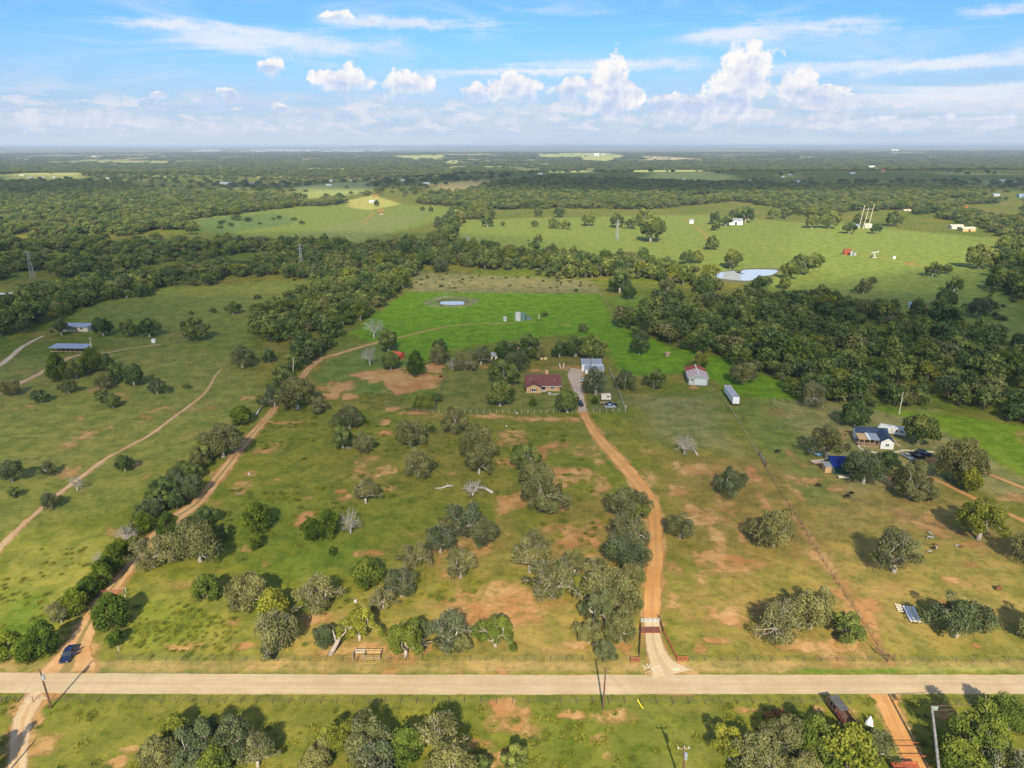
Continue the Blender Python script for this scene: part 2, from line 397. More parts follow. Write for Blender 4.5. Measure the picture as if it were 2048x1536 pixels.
region([(1340,920),(1560,930),(1660,1120),(1340,1110)], C(.27,.185,.055), 16, .7, dm)
region([(1320,1190),(1500,1180),(1740,1200),(1760,1320),(1330,1320)], C(.31,.20,.06), 14, .55, dm)
region([(600,900),(1000,900),(1040,1000),(700,1010)], C(.20,.15,.045), 16, .5, dm)
region([(620,960),(1040,1020),(1000,1080),(560,1060)], C(.135,.17,.02), 16, .5)
region([(1600,1120),(2080,1080),(2090,1325),(1780,1325)], C(.36,.255,.075), 16, .55, dm)
region([(960,1180),(1290,1200),(1290,1320),(1000,1320)], C(.42,.27,.085), 14, .6, dm)
region([(-90,720),(200,700),(480,705),(530,790),(480,850),(250,1010),(0,1070),(-90,1080)], C(.215,.225,.05), 16, .7)
region([(560,840),(1160,845),(1290,1100),(520,1110),(440,1000)], C(.155,.165,.025), 20, .35)
# mown verges of the road
region([(1790,1331),(2020,1332),(2040,1344),(1780,1344)], C(.15,.30,.012), 1.5, 1)
region([(-80,1322),(2100,1322),(2100,1344),(-80,1342)], C(.44,.30,.12), 1.5, .85, .6+.4*n_b)
region([(1600,1338),(1800,1338),(1790,1346),(1590,1346)], C(.14,.24,.02), 1.5, .9)
region([(-80,1392),(2100,1392),(2100,1412),(-80,1412)], C(.185,.185,.03), 2, .8)
region([(860,1400),(1300,1400),(1420,1440),(1400,1540),(1000,1560),(960,1440)], C(.15,.185,.022), 6, .6)
region([(100,1440),(700,1430),(600,1560),(60,1560)], C(.185,.195,.03), 6, .65)
# --- bare earth
soil = np.zeros(len(X))
def spot(px, py, rx, ry, k=1.0):
    global soil
    c = P(px, py); e = P(px+rx, py); f = P(px, py-ry)
    a = max(1.0, abs(e.x-c.x)); b = max(1.2, abs(f.y-c.y))
    m = (abs(X-c.x) < a*1.9) & (abs(Y-c.y) < b*1.9)
    if not m.any(): return
    x = X[m]; y = Y[m]
    r = np.hypot((x-c.x)/a, (y-c.y)/b)+(fbm(x/max(2.5, a*.45), y/max(2.5, b*.45), int(px) % 97, 4)-.5)*1.5
    soil[m] = np.maximum(soil[m], k*1.12*(1-sstep(r, .15, 1.45)))
for s in [(1390,940,42,12,.9),(1356,983,26,14,.9),(1410,1040,46,18,.9),(1436,1075,18,22),(1430,1112,36,24),(1390,1018,30,10,.8),(1450,1010,24,20,.6),(1505,948,20,25,.8),(1530,1005,14,20,.9),(1350,1135,22,20,.6),(1354,928,9,6,.9),
          (1300,955,18,20,.7),(1484,1075,15,10,.9),(1198,970,24,22,.7),(1098,1060,20,15,.7),(1140,1090,36,15,.9),(1187,1078,15,22,.9),(1180,1118,18,15,.9),(1118,1013,24,8,.8),(1050,838,34,6,.8),(1100,838,32,6,.9),(1148,840,16,6,.9),
          (1200,925,12,10,.7),(787,818,24,6,.9),(825,826,36,5,1),(975,833,44,5,.9),(772,843,14,7,.9),(772,866,18,7,.8),(575,845,46,4,.9),(770,940,20,14,.7),(755,953,9,9,1),(790,942,8,10,1),(682,983,13,5,1),(692,995,14,9,1),
          (615,996,15,4,.9),(612,1033,20,16,.9),(600,1045,10,10,.9),(552,960,9,5,.9),(742,1106,36,8,.8),(962,1103,40,30,.65),(780,977,18,6,.7),(762,750,50,12,1.7),(825,762,54,20,1.8),(870,735,18,14,1.8),(805,778,30,12,1.5),
          (662,793,18,6,1.6),(700,793,15,7,1.6),(680,775,32,14,1.2),(375,1292,46,11,.75),(487,1292,30,8,.8),(470,1245,15,15,.6),(362,1170,42,12,.45),(637,1237,32,12,.95),(737,1297,52,14,.9),(650,1307,42,10,.7),(962,1215,60,36,.55),
          (887,1207,40,15,.45),(1074,1210,70,20,.5),(1150,1292,32,14,.6),(1110,1302,40,12,.5),(1250,1302,22,20,.6),(1400,1160,18,14,.8),(1346,1197,18,18,.8),(1450,1235,46,22,.85),(1435,1282,36,5,.8),(1400,1298,16,14,.6),
          (1711,1215,36,30,.8),(1660,1185,32,16,.8),(1636,1292,90,13,.8),(1736,1235,17,24,1),(1903,1160,20,8,.9),(1943,1170,15,10,.6),(1950,1291,12,5,.8),(1618,963,32,12,.7),(1594,988,14,25,.7),(1666,978,32,8,.7),(1843,918,32,10,1.2),
          (1776,955,18,12,1),(1811,1033,60,18,.5),(1936,1128,22,7,.7),(1946,1088,36,8,.7),(1611,1068,14,30,.7),(1631,1113,26,20,.8),(1593,918,13,22,.55),(1640,925,15,8,1),(1220,1437,44,20,.9),(1147,1429,26,7,.9),(1200,1480,20,10,.7),
          (1215,1508,16,16,.45),(230,1527,36,14,.9),(260,1497,18,7,.7),(1000,1520,60,20,.6),(960,1490,30,14,.7),(1690,1425,30,14,.6),(1495,1420,36,8,.45),(1640,1420,16,5,.8),(1905,1440,30,40,.6),(1990,1230,60,30,.3),(1780,1180,60,30,.3),
          (1930,1065,30,10,.4),(250,798,10,4,.7),(62,812,14,3,.8),(275,930,20,10,.6),(290,955,10,8,.7),(1822,528,14,3,.9),(355,672,50,7,.35),(1385,775,12,4,1),(1290,790,40,18,.2),(1070,742,20,4,.7),(1130,735,50,8,.5),(990,735,60,4,.7),
          (385,868,16,14,.4),(430,1010,12,12,.5),(440,945,28,14,.5),(1040,1165,20,6,.4),(170,980,10,6,.5),(1560,1215,80,30,.35),(1000,1060,40,40,.4),(1245,1060,16,40,.5)]: spot(*s)
# general thin grass over sandy ground near the oaks
soil = np.maximum(soil, sstep(fbm(X/17, Y/17, 21, 5), .60, .74)*.8*(1-sstep(Y, 190, 330))*sstep(X, -60, -20))
soil = np.maximum(soil, sstep(fbm(X/12, Y/12, 22, 5), .66, .78)*.7*(1-sstep(Y, 250, 420))*(1-sstep(X, -60, -20)))
def track(pts, soft, k):
    """earth worn bare along a track; widths are given in pixels of the photograph"""
    global soil
    g = []
    for (px, py, w) in pts:
        c = P(px, py); g.append((c.x, c.y, w/FPX*dist_at(px, py)/2))
    pa = np.array(g); lo = pa[:, :2].min(0)-15; hi = pa[:, :2].max(0)+15
    m = (X > lo[0]) & (X < hi[0]) & (Y > lo[1]) & (Y < hi[1])
    x = X[m]; y = Y[m]; d, w = seg_dist(x, y, g)
    d = d+(fbm(x/3, y/3, 31, 3)-.5)*soft*1.6
    soil[m] = np.maximum(soil[m], k*(1-sstep(d-w, -soft*.3, soft)))
DRIVE = [(1166,822,15),(1178,848,18),(1205,885,24),(1236,918,30),(1269,955,32),(1296,993,30),(1309,1023,29),(1311,1068,30),(1311,1118,32),(1306,1160,35),(1304,1210,36),(1304,1262,36)]
APRON = [(1304,1240,32),(1306,1275,34),(1314,1308,44),(1326,1330,66),(1340,1350,110)]
YARDD = [(1166,824,15),(1161,800,17),(1156,780,19),(1150,762,22),(1150,748,30),(1158,738,36)]
LTRACK = [(128,1345,130),(140,1325,90),(160,1280,48),(182,1240,40),(205,1200,34),(238,1160,28),(262,1130,24),(300,1085,30),(345,1040,40),(372,1022,32),(398,1003,26),(426,968,24),(458,928,22),(484,893,19),(511,861,17),(541,827,13),(570,790,10),(602,757,12),(620,735,12),(642,717,12),(672,709,11),(700,700,10),(750,686,9),(800,675,5),(850,662,4),(900,652,3),(950,648,3),(1012,647,3)]
PATH = [(-20,1120,16),(0,1095,16),(40,1055,14),(80,1020,13),(115,990,13),(140,970,12),(170,948,14),(212,917,10),(235,905,6),(262,890,9),(300,870,8),(340,840,7),(370,818,6),(400,795,5),(416,778,4),(430,752,3),(443,737,3)]
LROAD = [(-20,795,16),(30,771,14),(70,752,12),(110,730,11),(140,715,10),(170,708,9),(215,705,5),(270,695,4),(325,688,3)]
WROAD = [(-20,740,16),(0,730,14),(20,715,12),(40,697,11),(65,682,8),(86,672,6)]
RTRACK = [(1862,955,9),(1900,973,10),(1950,997,12),(2000,1020,12),(2048,1042,13),(2120,1075,14)]
RTRACK2 = [(1962,941,8),(2000,957,9),(2048,976,10),(2120,1005,11)]
SDRIVE = [(85,1388,80),(68,1400,60),(50,1430,48),(42,1465,46),(38,1500,44),(30,1560,44)]
SDRIVE2 = [(1766,1390,60),(1776,1410,44),(1790,1445,42),(1808,1485,42),(1835,1530,48),(1860,1575,50)]
FSTREAK = [(1570,1000,6),(1605,1055,12),(1640,1110,18),(1690,1175,22),(1735,1235,16),(1755,1290,8),(1772,1325,6)]
EXTRA = [[(1012,647,3),(1060,645,3),(1110,646,3),(1145,651,4)], [(1370,438,4),(1395,455,4),(1408,466,4),(1416,478,4)], [(747,424,3),(735,438,3),(722,452,2)], [(1695,505,3),(1760,515,3),(1810,522,3)],
         [(870,830,5),(960,832,6),(1060,836,6),(1150,838,8)], [(1672,592,3),(1750,588,3),(1790,600,3),(1820,606,3)], [(1200,768,7),(1183,770,8),(1166,770,10)]]
for T_, s_, k_ in ((DRIVE, 1.6, .9), (APRON, 1.2, .8), (YARDD, 1.2, .8), (LTRACK, 1.6, .75), (PATH, .9, .85), (LROAD, 1.4, .85), (WROAD, 1.2, .8), (RTRACK, 1.0, .85), (RTRACK2, .9, .85), (SDRIVE, 1.6, .85), (SDRIVE2, 1.4, .85), (FSTREAK, 2.2, .75)): track(T_, s_, k_)
for T_ in EXTRA: track(T_, 1.5, .7)
# --- material and mesh
gm, q = mat_new("grassland")
co = q.node('ShaderNodeNewGeometry').outputs['Position']
base = q.node('ShaderNodeVertexColor', layer_name='plants').outputs[0]
sm = q.node('ShaderNodeAttribute', attribute_name='soil').outputs['Fac']
na = q.noise(co, 0.55, 7.0, 0.72); nb = q.noise(co, 0.16, 5.0, 0.6, 0.4); nc = q.noise(co, 3.0, 4.0, 0.7)
nm = q.noise(co, 0.035, 4.0, 0.6)
g1 = q.mix(q.smooth(nb, 0.32, 0.68), q.mix(1.0, base, (.72, .80, .70), 'MULTIPLY'), q.mix(1.0, base, (1.30, 1.18, 1.22), 'MULTIPLY'))
g2 = q.mix(q.math('MULTIPLY', q.smooth(na, 0.46, 0.68), 0.8), g1, q.mix(1.0, g1, (.50, .60, .55), 'MULTIPLY'))
g3 = q.mix(q.math('MULTIPLY', q.smooth(nc, 0.50, 0.70), 0.5), g2, q.mix(1.0, g2, (1.55, 1.40, 1.35), 'MULTIPLY'))
s1 = q.mix(q.smooth(nb, 0.35, 0.7), (.45, .24, .085), (.58, .365, .155))
s2 = q.mix(q.smooth(nm, 0.4, 0.66), s1, q.mix(1.0, s1, (.90, .72, .68), 'MULTIPLY'))
s3 = q.mix(q.math('MULTIPLY', q.smooth(na, 0.45, 0.75), 0.5), s2, q.mix(1.0, s2, (.72, .74, .72), 'MULTIPLY'))
nE = q.noise(co, 0.30, 9.0, 0.80, 0.5); edge = q.math('ADD', sm, q.math('MULTIPLY', q.math('SUBTRACT', nE, 0.5), 3.6))
sf = q.math('MULTIPLY', q.math('MULTIPLY', q.smooth(edge, 0.30, 0.92), q.smooth(sm, 0.02, 0.48)), .90)
g4 = q.mix(q.math('MULTIPLY', q.smooth(sm, 0.0, 0.7), .45), g3, (.30, .19, .06)); cg = q.mix(sf, g4, s3)
bs = q.node('ShaderNodeBsdfPrincipled', {'Base Color': cg, 'Roughness': 0.95, 'Specular IOR Level': 0.1})
hb = q.math('MULTIPLY', q.math('ADD', na, nc), q.math('SUBTRACT', 1.0, q.math('MULTIPLY', sf, 0.7)))
bp = q.node('ShaderNodeBump', {'Height': hb, 'Strength': 0.55, 'Distance': 0.35}); q.l.new(bp.outputs[0], bs.inputs['Normal'])
q.l.new(bs.outputs[0], q.node('ShaderNodeOutputMaterial').inputs[0])
nr = len(Yr)
idx = np.arange(nr*NX).reshape(nr, NX)
faces = np.stack([idx[:-1, :-1], idx[:-1, 1:], idx[1:, 1:], idx[1:, :-1]], -1).reshape(-1, 4)
gme = npmesh("ground", np.stack([X, Y, GZ.ravel()], 1), faces, gm, True)
ca = gme.color_attributes.new('plants', 'FLOAT_COLOR', 'POINT')
ca.data.foreach_set('color', np.concatenate([col, np.ones((len(X), 1))], 1).astype(np.float32).ravel())
at_ = gme.attributes.new('soil', 'FLOAT', 'POINT'); at_.data.foreach_set('value', soil.astype(np.float32))
ground = link("ground", gme); tag(ground, kind='structure')
# the land that carries on outside the surveyed sheet
a = 120000.0
om = MB()
og, q2 = mat_new("outer_grassland")
o_n = q2.noise(q2.node('ShaderNodeNewGeometry').outputs['Position'], 0.004, 6.0, 0.6)
oc = q2.mix(q2.smooth(o_n, .4, .6), (.06, .09, .03), (.16, .19, .05))
q2.l.new(q2.node('ShaderNodeBsdfPrincipled', {'Base Color': oc, 'Roughness': 1.0, 'Specular IOR Level': 0.05}).outputs[0], q2.node('ShaderNodeOutputMaterial').inputs[0])
om.add([(-a, -a, -1.2), (a, -a, -1.2), (a, a, -1.2), (-a, a, -1.2)], [(0, 1, 2, 3)])
tag(om.obj("terrain", og), kind='structure')

# ------------------------------------------------------------------ road and dirt tracks
def smooth_line(g, step):
    g = np.array(g, float); out = []
    for i in range(len(g)-1):
        p0 = g[max(i-1, 0)]; p1 = g[i]; p2 = g[i+1]; p3 = g[min(i+2, len(g)-1)]
        n = max(2, int(np.hypot(*(p2-p1)[:2])/step))
        for k in range(n):
            q_ = k/n; out.append(.5*((2*p1)+(-p0+p2)*q_+(2*p0-5*p1+4*p2-p3)*q_*q_+(-p0+3*p1-3*p2+p3)*q_**3))
    out.append(g[-1]); return np.array(out)
def track_mat(name, ca_, cb_, centre, ruts=True, soft=.30):
    """earth or chip-seal surface whose edge frays into the grass; UV: x across (0..1), y along in metres"""
    mt, q = mat_new(name)
    uv = q.node('ShaderNodeUVMap', uv_map='UVMap').outputs[0]; s = q.node('ShaderNodeSeparateXYZ', {0: uv})
    co = q.node('ShaderNodeNewGeometry').outputs['Position']
    n1 = q.noise(co, 0.7, 6.0, 0.65); n2 = q.noise(co, 0.13, 4.0, 0.6); n3 = q.noise(q.vmath('MULTIPLY', uv, (9.0, 0.05, 0)), 1.0, 4.0, 0.6)
    c = q.mix(q.smooth(n2, .35, .68), ca_, cb_)
    c = q.mix(q.math('MULTIPLY', q.smooth(n1, .48, .75), .45), c, q.mix(1.0, c, (.78, .76, .74), 'MULTIPLY'))
    c = q.mix(q.math('MULTIPLY', q.smooth(n3, .42, .66), .55), c, q.mix(1.0, c, (1.22, 1.2, 1.18), 'MULTIPLY'))
    ax = q.math('ABSOLUTE', q.math('SUBTRACT', s.outputs[0], .5))
    if centre is not None:
        cf = q.math('ADD', q.smooth(ax, .16, .03), q.math('MULTIPLY', q.math('SUBTRACT', n1, .5), 1.6))
        c = q.mix(q.math('MULTIPLY', q.smooth(cf, .35, .9), centre[1]), c, centre[0])
    e = q.math('ADD', q.math('SUBTRACT', .5, ax), q.math('MULTIPLY', q.math('SUBTRACT', q.math('MULTIPLY_ADD', n2, .5, q.math('MULTIPLY', n1, .5)), .5), soft*1.3))
    al = q.smooth(e, soft*.12, soft*.42)
    bs = q.node('ShaderNodeBsdfPrincipled', {'Base Color': c, 'Roughness': .93, 'Specular IOR Level': .12})
    bp = q.node('ShaderNodeBump', {'Height': n1, 'Strength': .4, 'Distance': .12}); q.l.new(bp.outputs[0], bs.inputs['Normal'])
    mx = q.node('ShaderNodeMixShader', {0: al, 1: q.node('ShaderNodeBsdfTransparent').outputs[0], 2: bs.outputs[0]})
    q.l.new(mx.outputs[0], q.node('ShaderNodeOutputMaterial').inputs[0]); return mt
def strip(name, pts, mat, z, grow=1.0, step=2.0):
    g = [(P(px, py).x, P(px, py).y, w/FPX*dist_at(px, py)/2*grow) for px, py, w in pts]
    L = smooth_line(g, step); vs = []; uv = []; s = 0; NW = 6
    for i, p in enumerate(L):
        d = L[min(i+1, len(L)-1)][:2]-L[max(i-1, 0)][:2]; d = d/np.hypot(*d); nn = np.array([-d[1], d[0]])
        if i: s += np.hypot(*(L[i][:2]-L[i-1][:2]))
        for k in range(NW+1):
            q_ = k/NW; xy = p[:2]+nn*p[2]*(1-2*q_); vs.append((xy[0], xy[1], z+.02*math.sin(q_*math.pi))); uv.append((q_, s))
    n = len(L); ii = np.arange(n*(NW+1)).reshape(n, NW+1)
    fa = np.stack([ii[:-1, :-1], ii[:-1, 1:], ii[1:, 1:], ii[1:, :-1]], -1).reshape(-1, 4)
    me = npmesh(name, vs, fa, mat); ul = me.uv_layers.new(name='UVMap')
    ul.data.foreach_set('uv', np.array(uv, np.float32)[fa.ravel()].ravel()); return tag(link(name, me), kind='structure')
M_orange = track_mat("orange_earth", (.50, .245, .075), (.57, .31, .115), ((.40, .20, .085), .35), soft=.34)
M_grav = track_mat("pale_gravel", (.50, .37, .21), (.58, .45, .28), ((.42, .30, .17), .6), soft=.42)
M_yard = track_mat("caliche_yard", (.42, .33, .25), (.50, .40, .31), None, soft=.25)
M_rut = track_mat("rutted_earth", (.46, .25, .105), (.54, .33, .16), ((.20, .17, .055), .8), soft=.30)
M_rutp = track_mat("sandy_ruts", (.52, .33, .18), (.60, .42, .26), ((.20, .2, .06), .55), soft=.34)
M_sand = track_mat("sandy_earth", (.52, .36, .20), (.60, .44, .27), ((.46, .27, .12), .6), soft=.5)
M_white = track_mat("white_limestone", (.50, .40, .26), (.58, .48, .33), None, soft=.45)
strip("dirt_driveway", DRIVE, M_orange, .02, 1.12)
strip("gravel_apron", APRON, M_grav, .03, 1.15)
strip("yard_driveway", YARDD, M_yard, .03, 1.12)
strip("ranch_track", LTRACK[:20], M_rut, .02, 1.1); strip("far_ranch_track", LTRACK[19:], M_rut, .02, 1.2)
strip("pasture_path", PATH, M_rutp, .02, .85); strip("homestead_track", LROAD, M_rutp, .02, 1.2); strip("limestone_driveway", WROAD, M_white, .02, 1.1)
strip("east_track", RTRACK, M_orange, .02, 1.2); strip("upper_east_track", RTRACK2, M_orange, .02, 1.2)
strip("sandy_driveway", SDRIVE, M_sand, .02, 1.05); strip("south_dirt_driveway", SDRIVE2, M_orange, .02, 1.1)
# county road: chip-seal with paler wheel lines
rm = track_mat("chip_seal", (.45, .335, .195), (.51, .385, .235), ((.40, .30, .19), .35), soft=.13)
road_px = [(-700,1364.5,46),(-200,1364.3,45),(0,1365,43),(300,1367.2,43),(600,1368.5,42),(1024,1369,42),(1500,1368.6,41),(2048,1368.3,41),(2700,1367.5,41)]
strip("road", road_px, rm, .03, 1.40, 3.0)
# ponds
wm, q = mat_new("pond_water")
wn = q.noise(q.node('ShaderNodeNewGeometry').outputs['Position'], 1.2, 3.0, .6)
bs = q.node('ShaderNodeBsdfPrincipled', {'Base Color': (.52, .54, .55, 1), 'Roughness': .12, 'IOR': 1.33, 'Specular IOR Level': .9})  # silvery reflection of clouds is put into this pale base colour
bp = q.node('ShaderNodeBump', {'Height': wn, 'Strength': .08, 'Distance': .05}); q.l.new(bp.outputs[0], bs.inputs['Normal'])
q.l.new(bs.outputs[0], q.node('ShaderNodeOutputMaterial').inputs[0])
def blob(name, px, mat, z, wig=.12, n=4):
    g = [P(*p) for p in px]; g = smooth_line([(p.x, p.y, 0) for p in g]+[(g[0].x, g[0].y, 0)], 2.0)[:-1]
    vs = [(p[0]+(rng.random()-.5)*.8, p[1]+(rng.random()-.5)*.8, z) for p in g]; c = np.mean(vs, 0); vs.append(tuple(c)); k = len(vs)-1
    return link(name, npmesh(name, vs, [(k, i, (i+1) % k) for i in range(k)], mat))
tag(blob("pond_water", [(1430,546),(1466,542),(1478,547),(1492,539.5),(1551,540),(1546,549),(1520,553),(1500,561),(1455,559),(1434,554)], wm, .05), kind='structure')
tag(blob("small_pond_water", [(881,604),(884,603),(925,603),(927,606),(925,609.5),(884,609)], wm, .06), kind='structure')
bank = simple("pond_bank_grass", (.16, .17, .06), .95, var=.5, scale=.6)
def bankring(name, px, hgt, wid):
    g = [P(*p) for p in px]; L = smooth_line([(p.x, p.y, 0) for p in g]+[(g[0].x, g[0].y, 0)], 2.5)[:-1]; c = L.mean(0)[:2]; n = len(L); vs = []; prof = [(-1, -.05), (-.4, .7), (.1, 1), (.5, .6), (1, -.05)]
    for p in L:
        d = p[:2]-c; d = d/np.hypot(*d); hh = hgt*(.7+.6*rng.random())
        for a_, b_ in prof: vs.append((p[0]+d[0]*a_*wid, p[1]+d[1]*a_*wid, b_*hh))
    k = len(prof); fa = [(i*k+j, i*k+j+1, ((i+1) % n)*k+j+1, ((i+1) % n)*k+j) for i in range(n) for j in range(k-1)]
    tag(link(name, npmesh(name, vs, fa, bank, True)), kind='structure')
bankring("pond_berm", [(852,604),(880,596),(905,594),(935,597),(950,602),(930,611),(900,613),(870,611)], 1.0, 3.2)
darkb = simple("damp_bank_earth", (.13, .13, .05), .95, var=.5, scale=.6)
tag(blob("pond_bank", [(868,604),(880,599),(905,597),(930,599),(940,604),(926,609),(905,610.5),(884,610)], darkb, .035), kind='structure')
tag(blob("creek_pond_bank", [(1426,547),(1470,539),(1478,543),(1490,537),(1554,537),(1551,552.5),(1521,557),(1501,567),(1449,563.5),(1430,557)], darkb, .03), kind='structure')
# ------------------------------------------------------------------ foliage, bark
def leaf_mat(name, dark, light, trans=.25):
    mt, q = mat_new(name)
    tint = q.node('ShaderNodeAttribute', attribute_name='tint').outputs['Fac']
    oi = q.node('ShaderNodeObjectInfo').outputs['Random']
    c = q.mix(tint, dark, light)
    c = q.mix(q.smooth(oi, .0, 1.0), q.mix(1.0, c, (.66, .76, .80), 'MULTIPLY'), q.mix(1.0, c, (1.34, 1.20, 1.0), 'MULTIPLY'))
    d = q.node('ShaderNodeBsdfDiffuse', {'Color': c}); tr = q.node('ShaderNodeBsdfTranslucent', {'Color': q.mix(1.0, c, (1.1, 1.2, .6), 'MULTIPLY')})
    mx = q.node('ShaderNodeMixShader', {0: trans, 1: d.outputs[0], 2: tr.outputs[0]})
    q.l.new(mx.outputs[0], q.node('ShaderNodeOutputMaterial').inputs[0]); return mt
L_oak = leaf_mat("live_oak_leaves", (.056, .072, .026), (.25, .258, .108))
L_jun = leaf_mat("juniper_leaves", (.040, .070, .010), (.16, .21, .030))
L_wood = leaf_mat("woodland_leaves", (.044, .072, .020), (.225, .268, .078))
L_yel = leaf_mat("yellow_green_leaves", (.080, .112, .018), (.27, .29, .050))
bark = simple("grey_bark", (.37, .32, .26), .9, var=.35, scale=3)
barkd = simple("brown_bark", (.16, .13, .10), .9, var=.35, scale=3)
deadw = simple("weathered_dead_wood", (.42, .375, .32), .9, var=.3, scale=3)

def rdir(n, up=.0):
    v = rng.normal(size=(n, 3)); v[:, 2] += up; return v/np.linalg.norm(v, axis=1)[:, None]
def leaves(centres, rads, tints, total, size, outward=.75, up=.25, flat=.8):
    """leaf sprays laid over the shells of many small clumps; returns verts, faces, tint per face"""
    w = rads**2; k = rng.choice(len(rads), total, p=w/w.sum())
    d = rdir(total, .55)
    rr = rads[k][:, None]*(rng.uniform(.62, 1.08, total)[:, None])
    pos = centres[k]+d*rr*np.array([1, 1, flat])
    nrm = d*outward+np.array([0, 0, up])+rng.normal(size=(total, 3))*.42
    nrm /= np.linalg.norm(nrm, axis=1)[:, None]
    a = np.cross(nrm, rng.normal(size=(total, 3))); a /= np.linalg.norm(a, axis=1)[:, None]; b = np.cross(nrm, a)
    s = size*rng.uniform(.6, 1.35, total)[:, None]
    vs = np.stack([pos-a*s, pos-b*s*.6, pos+a*s, pos+b*s*.6], 1).reshape(-1, 3)
    fa = np.arange(total*4).reshape(-1, 4)
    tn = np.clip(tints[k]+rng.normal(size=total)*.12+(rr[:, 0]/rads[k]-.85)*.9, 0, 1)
    return vs, fa, tn
def leaf_mesh(name, vs, fa, tn, mat):
    me = npmesh(name, vs, fa, mat); at = me.attributes.new('tint', 'FLOAT', 'FACE'); at.data.foreach_set('value', tn.astype(np.float32)); return me
def dome(nc, R, Hc, z0, rmin, rmax, spread=.3, fill=.45):
    """clump centres over a broad, uneven crown"""
    ph = rng.uniform(0, 2*math.pi); lob = 1+spread*(.6*np.sin(np.arange(64)/64*2*math.pi*2+ph)+.5*np.sin(np.arange(64)/64*2*math.pi*3+ph*2)+.4*np.sin(np.arange(64)/64*2*math.pi*5+ph*3))
    c = []; r = []
    while len(c) < nc:
        a = rng.uniform(0, 2*math.pi); e = math.asin(rng.uniform(.0, 1)**.8); q = rng.uniform(fill, 1)**.5
        rad = rng.uniform(rmin, rmax); L = lob[int(a/2/math.pi*64) % 64]
        rr = (R-rad*.8)*L*math.cos(e)*q; c.append((rr*math.cos(a), rr*math.sin(a), z0+Hc*math.sin(e)*q*(.85+.3*rng.random()))); r.append(rad)
    return np.array(c), np.array(r)
def limbs(mb, centres, trunk_h, R, r0=.42, lean=(0, 0), twigs=0, rads=None, nl=7):
    base = Vector((0, 0, -.3)); top = Vector((lean[0], lean[1], trunk_h))
    mb.tube([base, Vector((lean[0]*.4, lean[1]*.4, trunk_h*.5)), top], [r0*1.35, r0, r0*.85], 7)
    order = rng.permutation(len(centres)); hubs = []
    for i in range(nl):
        a = 2*math.pi*(i+rng.random()*.7)/nl; h = Vector((math.cos(a)*R*.42, math.sin(a)*R*.42, trunk_h+R*(.18+.25*rng.random())))
        mid = top.lerp(h, .5)+Vector((0, 0, R*.05)); mb.tube([top, mid, h], [r0*.6, r0*.45, r0*.3], 5); hubs.append(h)
    for k in order[:max(14, int(len(centres)*.7))]:
        c = Vector(centres[k]); h = min(hubs, key=lambda q_: (q_-c).length)
        mid = h.lerp(c, .5)+Vector(rng.normal(size=3)*R*.05); mb.tube([h, mid, c], [r0*.27, r0*.18, r0*.09], 4, False)
        if twigs and rads is not None:
            for j in range(twigs):
                d = Vector(rdir(1, .6)[0]); mb.tube([c, c+d*rads[k]*.8+Vector(rng.normal(size=3)*.12), c+d*rads[k]*1.18], [r0*.10, r0*.085, r0*.04], 3, False)
def make_oak(R=5.0, nc=58, nleaf=12500, ls=.160, lean=(0, 0), spread=.3, twigs=2, mat=None, hc=4.1, z0=1.55, thin=1.0, rm=(.65, 1.45)):
    c, r = dome(nc, R, hc, z0, rm[0], rm[1], spread, .3)
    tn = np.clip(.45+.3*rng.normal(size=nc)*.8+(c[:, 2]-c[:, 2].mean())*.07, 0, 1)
    vs, fa, t_ = leaves(c, r, tn, int(nleaf*thin), ls)
    mb = MB(); limbs(mb, c, max(1.3, z0*.75), R, .40, lean, twigs, r)
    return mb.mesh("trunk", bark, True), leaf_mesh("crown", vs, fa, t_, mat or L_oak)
def make_juniper(R=2.5, Hh=5.2, nc=60, nleaf=5200, ls=.17, mat=None):
    z = rng.uniform(.02, 1, nc)**.9; prof = np.sin(np.clip(z*.86+.16, 0, 1)*math.pi)**.7; a = rng.uniform(0, 2*math.pi, nc); q = rng.uniform(.45, 1, nc)**.5
    c = np.stack([np.cos(a)*R*prof*q*.85, np.sin(a)*R*prof*q*.85, .5+z*(Hh-.9)], 1); r = rng.uniform(.45, .95, nc)*(R/2.5)
    tn = np.clip(.42+.25*rng.normal(size=nc)+(z-.5)*.35, 0, 1); vs, fa, t_ = leaves(c, r, tn, nleaf, ls, flat=1.15)
    mb = MB(); mb.tube([(0, 0, -.3), (0, 0, Hh*.3), (.1, .1, Hh*.75)], [.2, .15, .05], 5)
    for k in range(0, nc, 4): mb.tube([(0, 0, max(.4, c[k, 2]*.6)), tuple(c[k])], [.06, .03], 3, False)
    return mb.mesh("trunk", barkd, True), leaf_mesh("crown", vs, fa, t_, mat or L_jun)
def make_dead(R=4.5, n0=7, seed=0, low=False, depth=4, r0=.28):
    mb = MB(); rg = np.random.default_rng(seed)
    def grow(p, d, L, r, k):
        p2 = p+d*L*.5+Vector(rg.normal(size=3)*L*.08); p3 = p+d*L+Vector(rg.normal(size=3)*L*.12)
        mb.tube([p, p2, p3], [r, r*.8, r*.6], 5 if k > 2 else 3, False)
        if k == 0: return
        for j in range(3 if k > 1 else 4):
            nd = (d+Vector(rg.normal(size=3)*.62)+Vector((0, 0, .06))).normalized(); grow(p3 if j else p2, nd, L*(.68+.2*rg.random()), r*.55, k-1)
    base = Vector((0, 0, 0)); mb.tube([(0, 0, -.3), (0, 0, R*.3)], [r0*1.3, r0], 6)
    for i in range(n0):
        a = 2*math.pi*i/n0+rg.random()*.5; d = Vector((math.cos(a), math.sin(a), .35+rg.random()*.9)).normalized()
        grow(Vector((0, 0, R*.3)), d, R*.36, r0*.6, depth-1)
    return mb.mesh("branches", deadw, True)
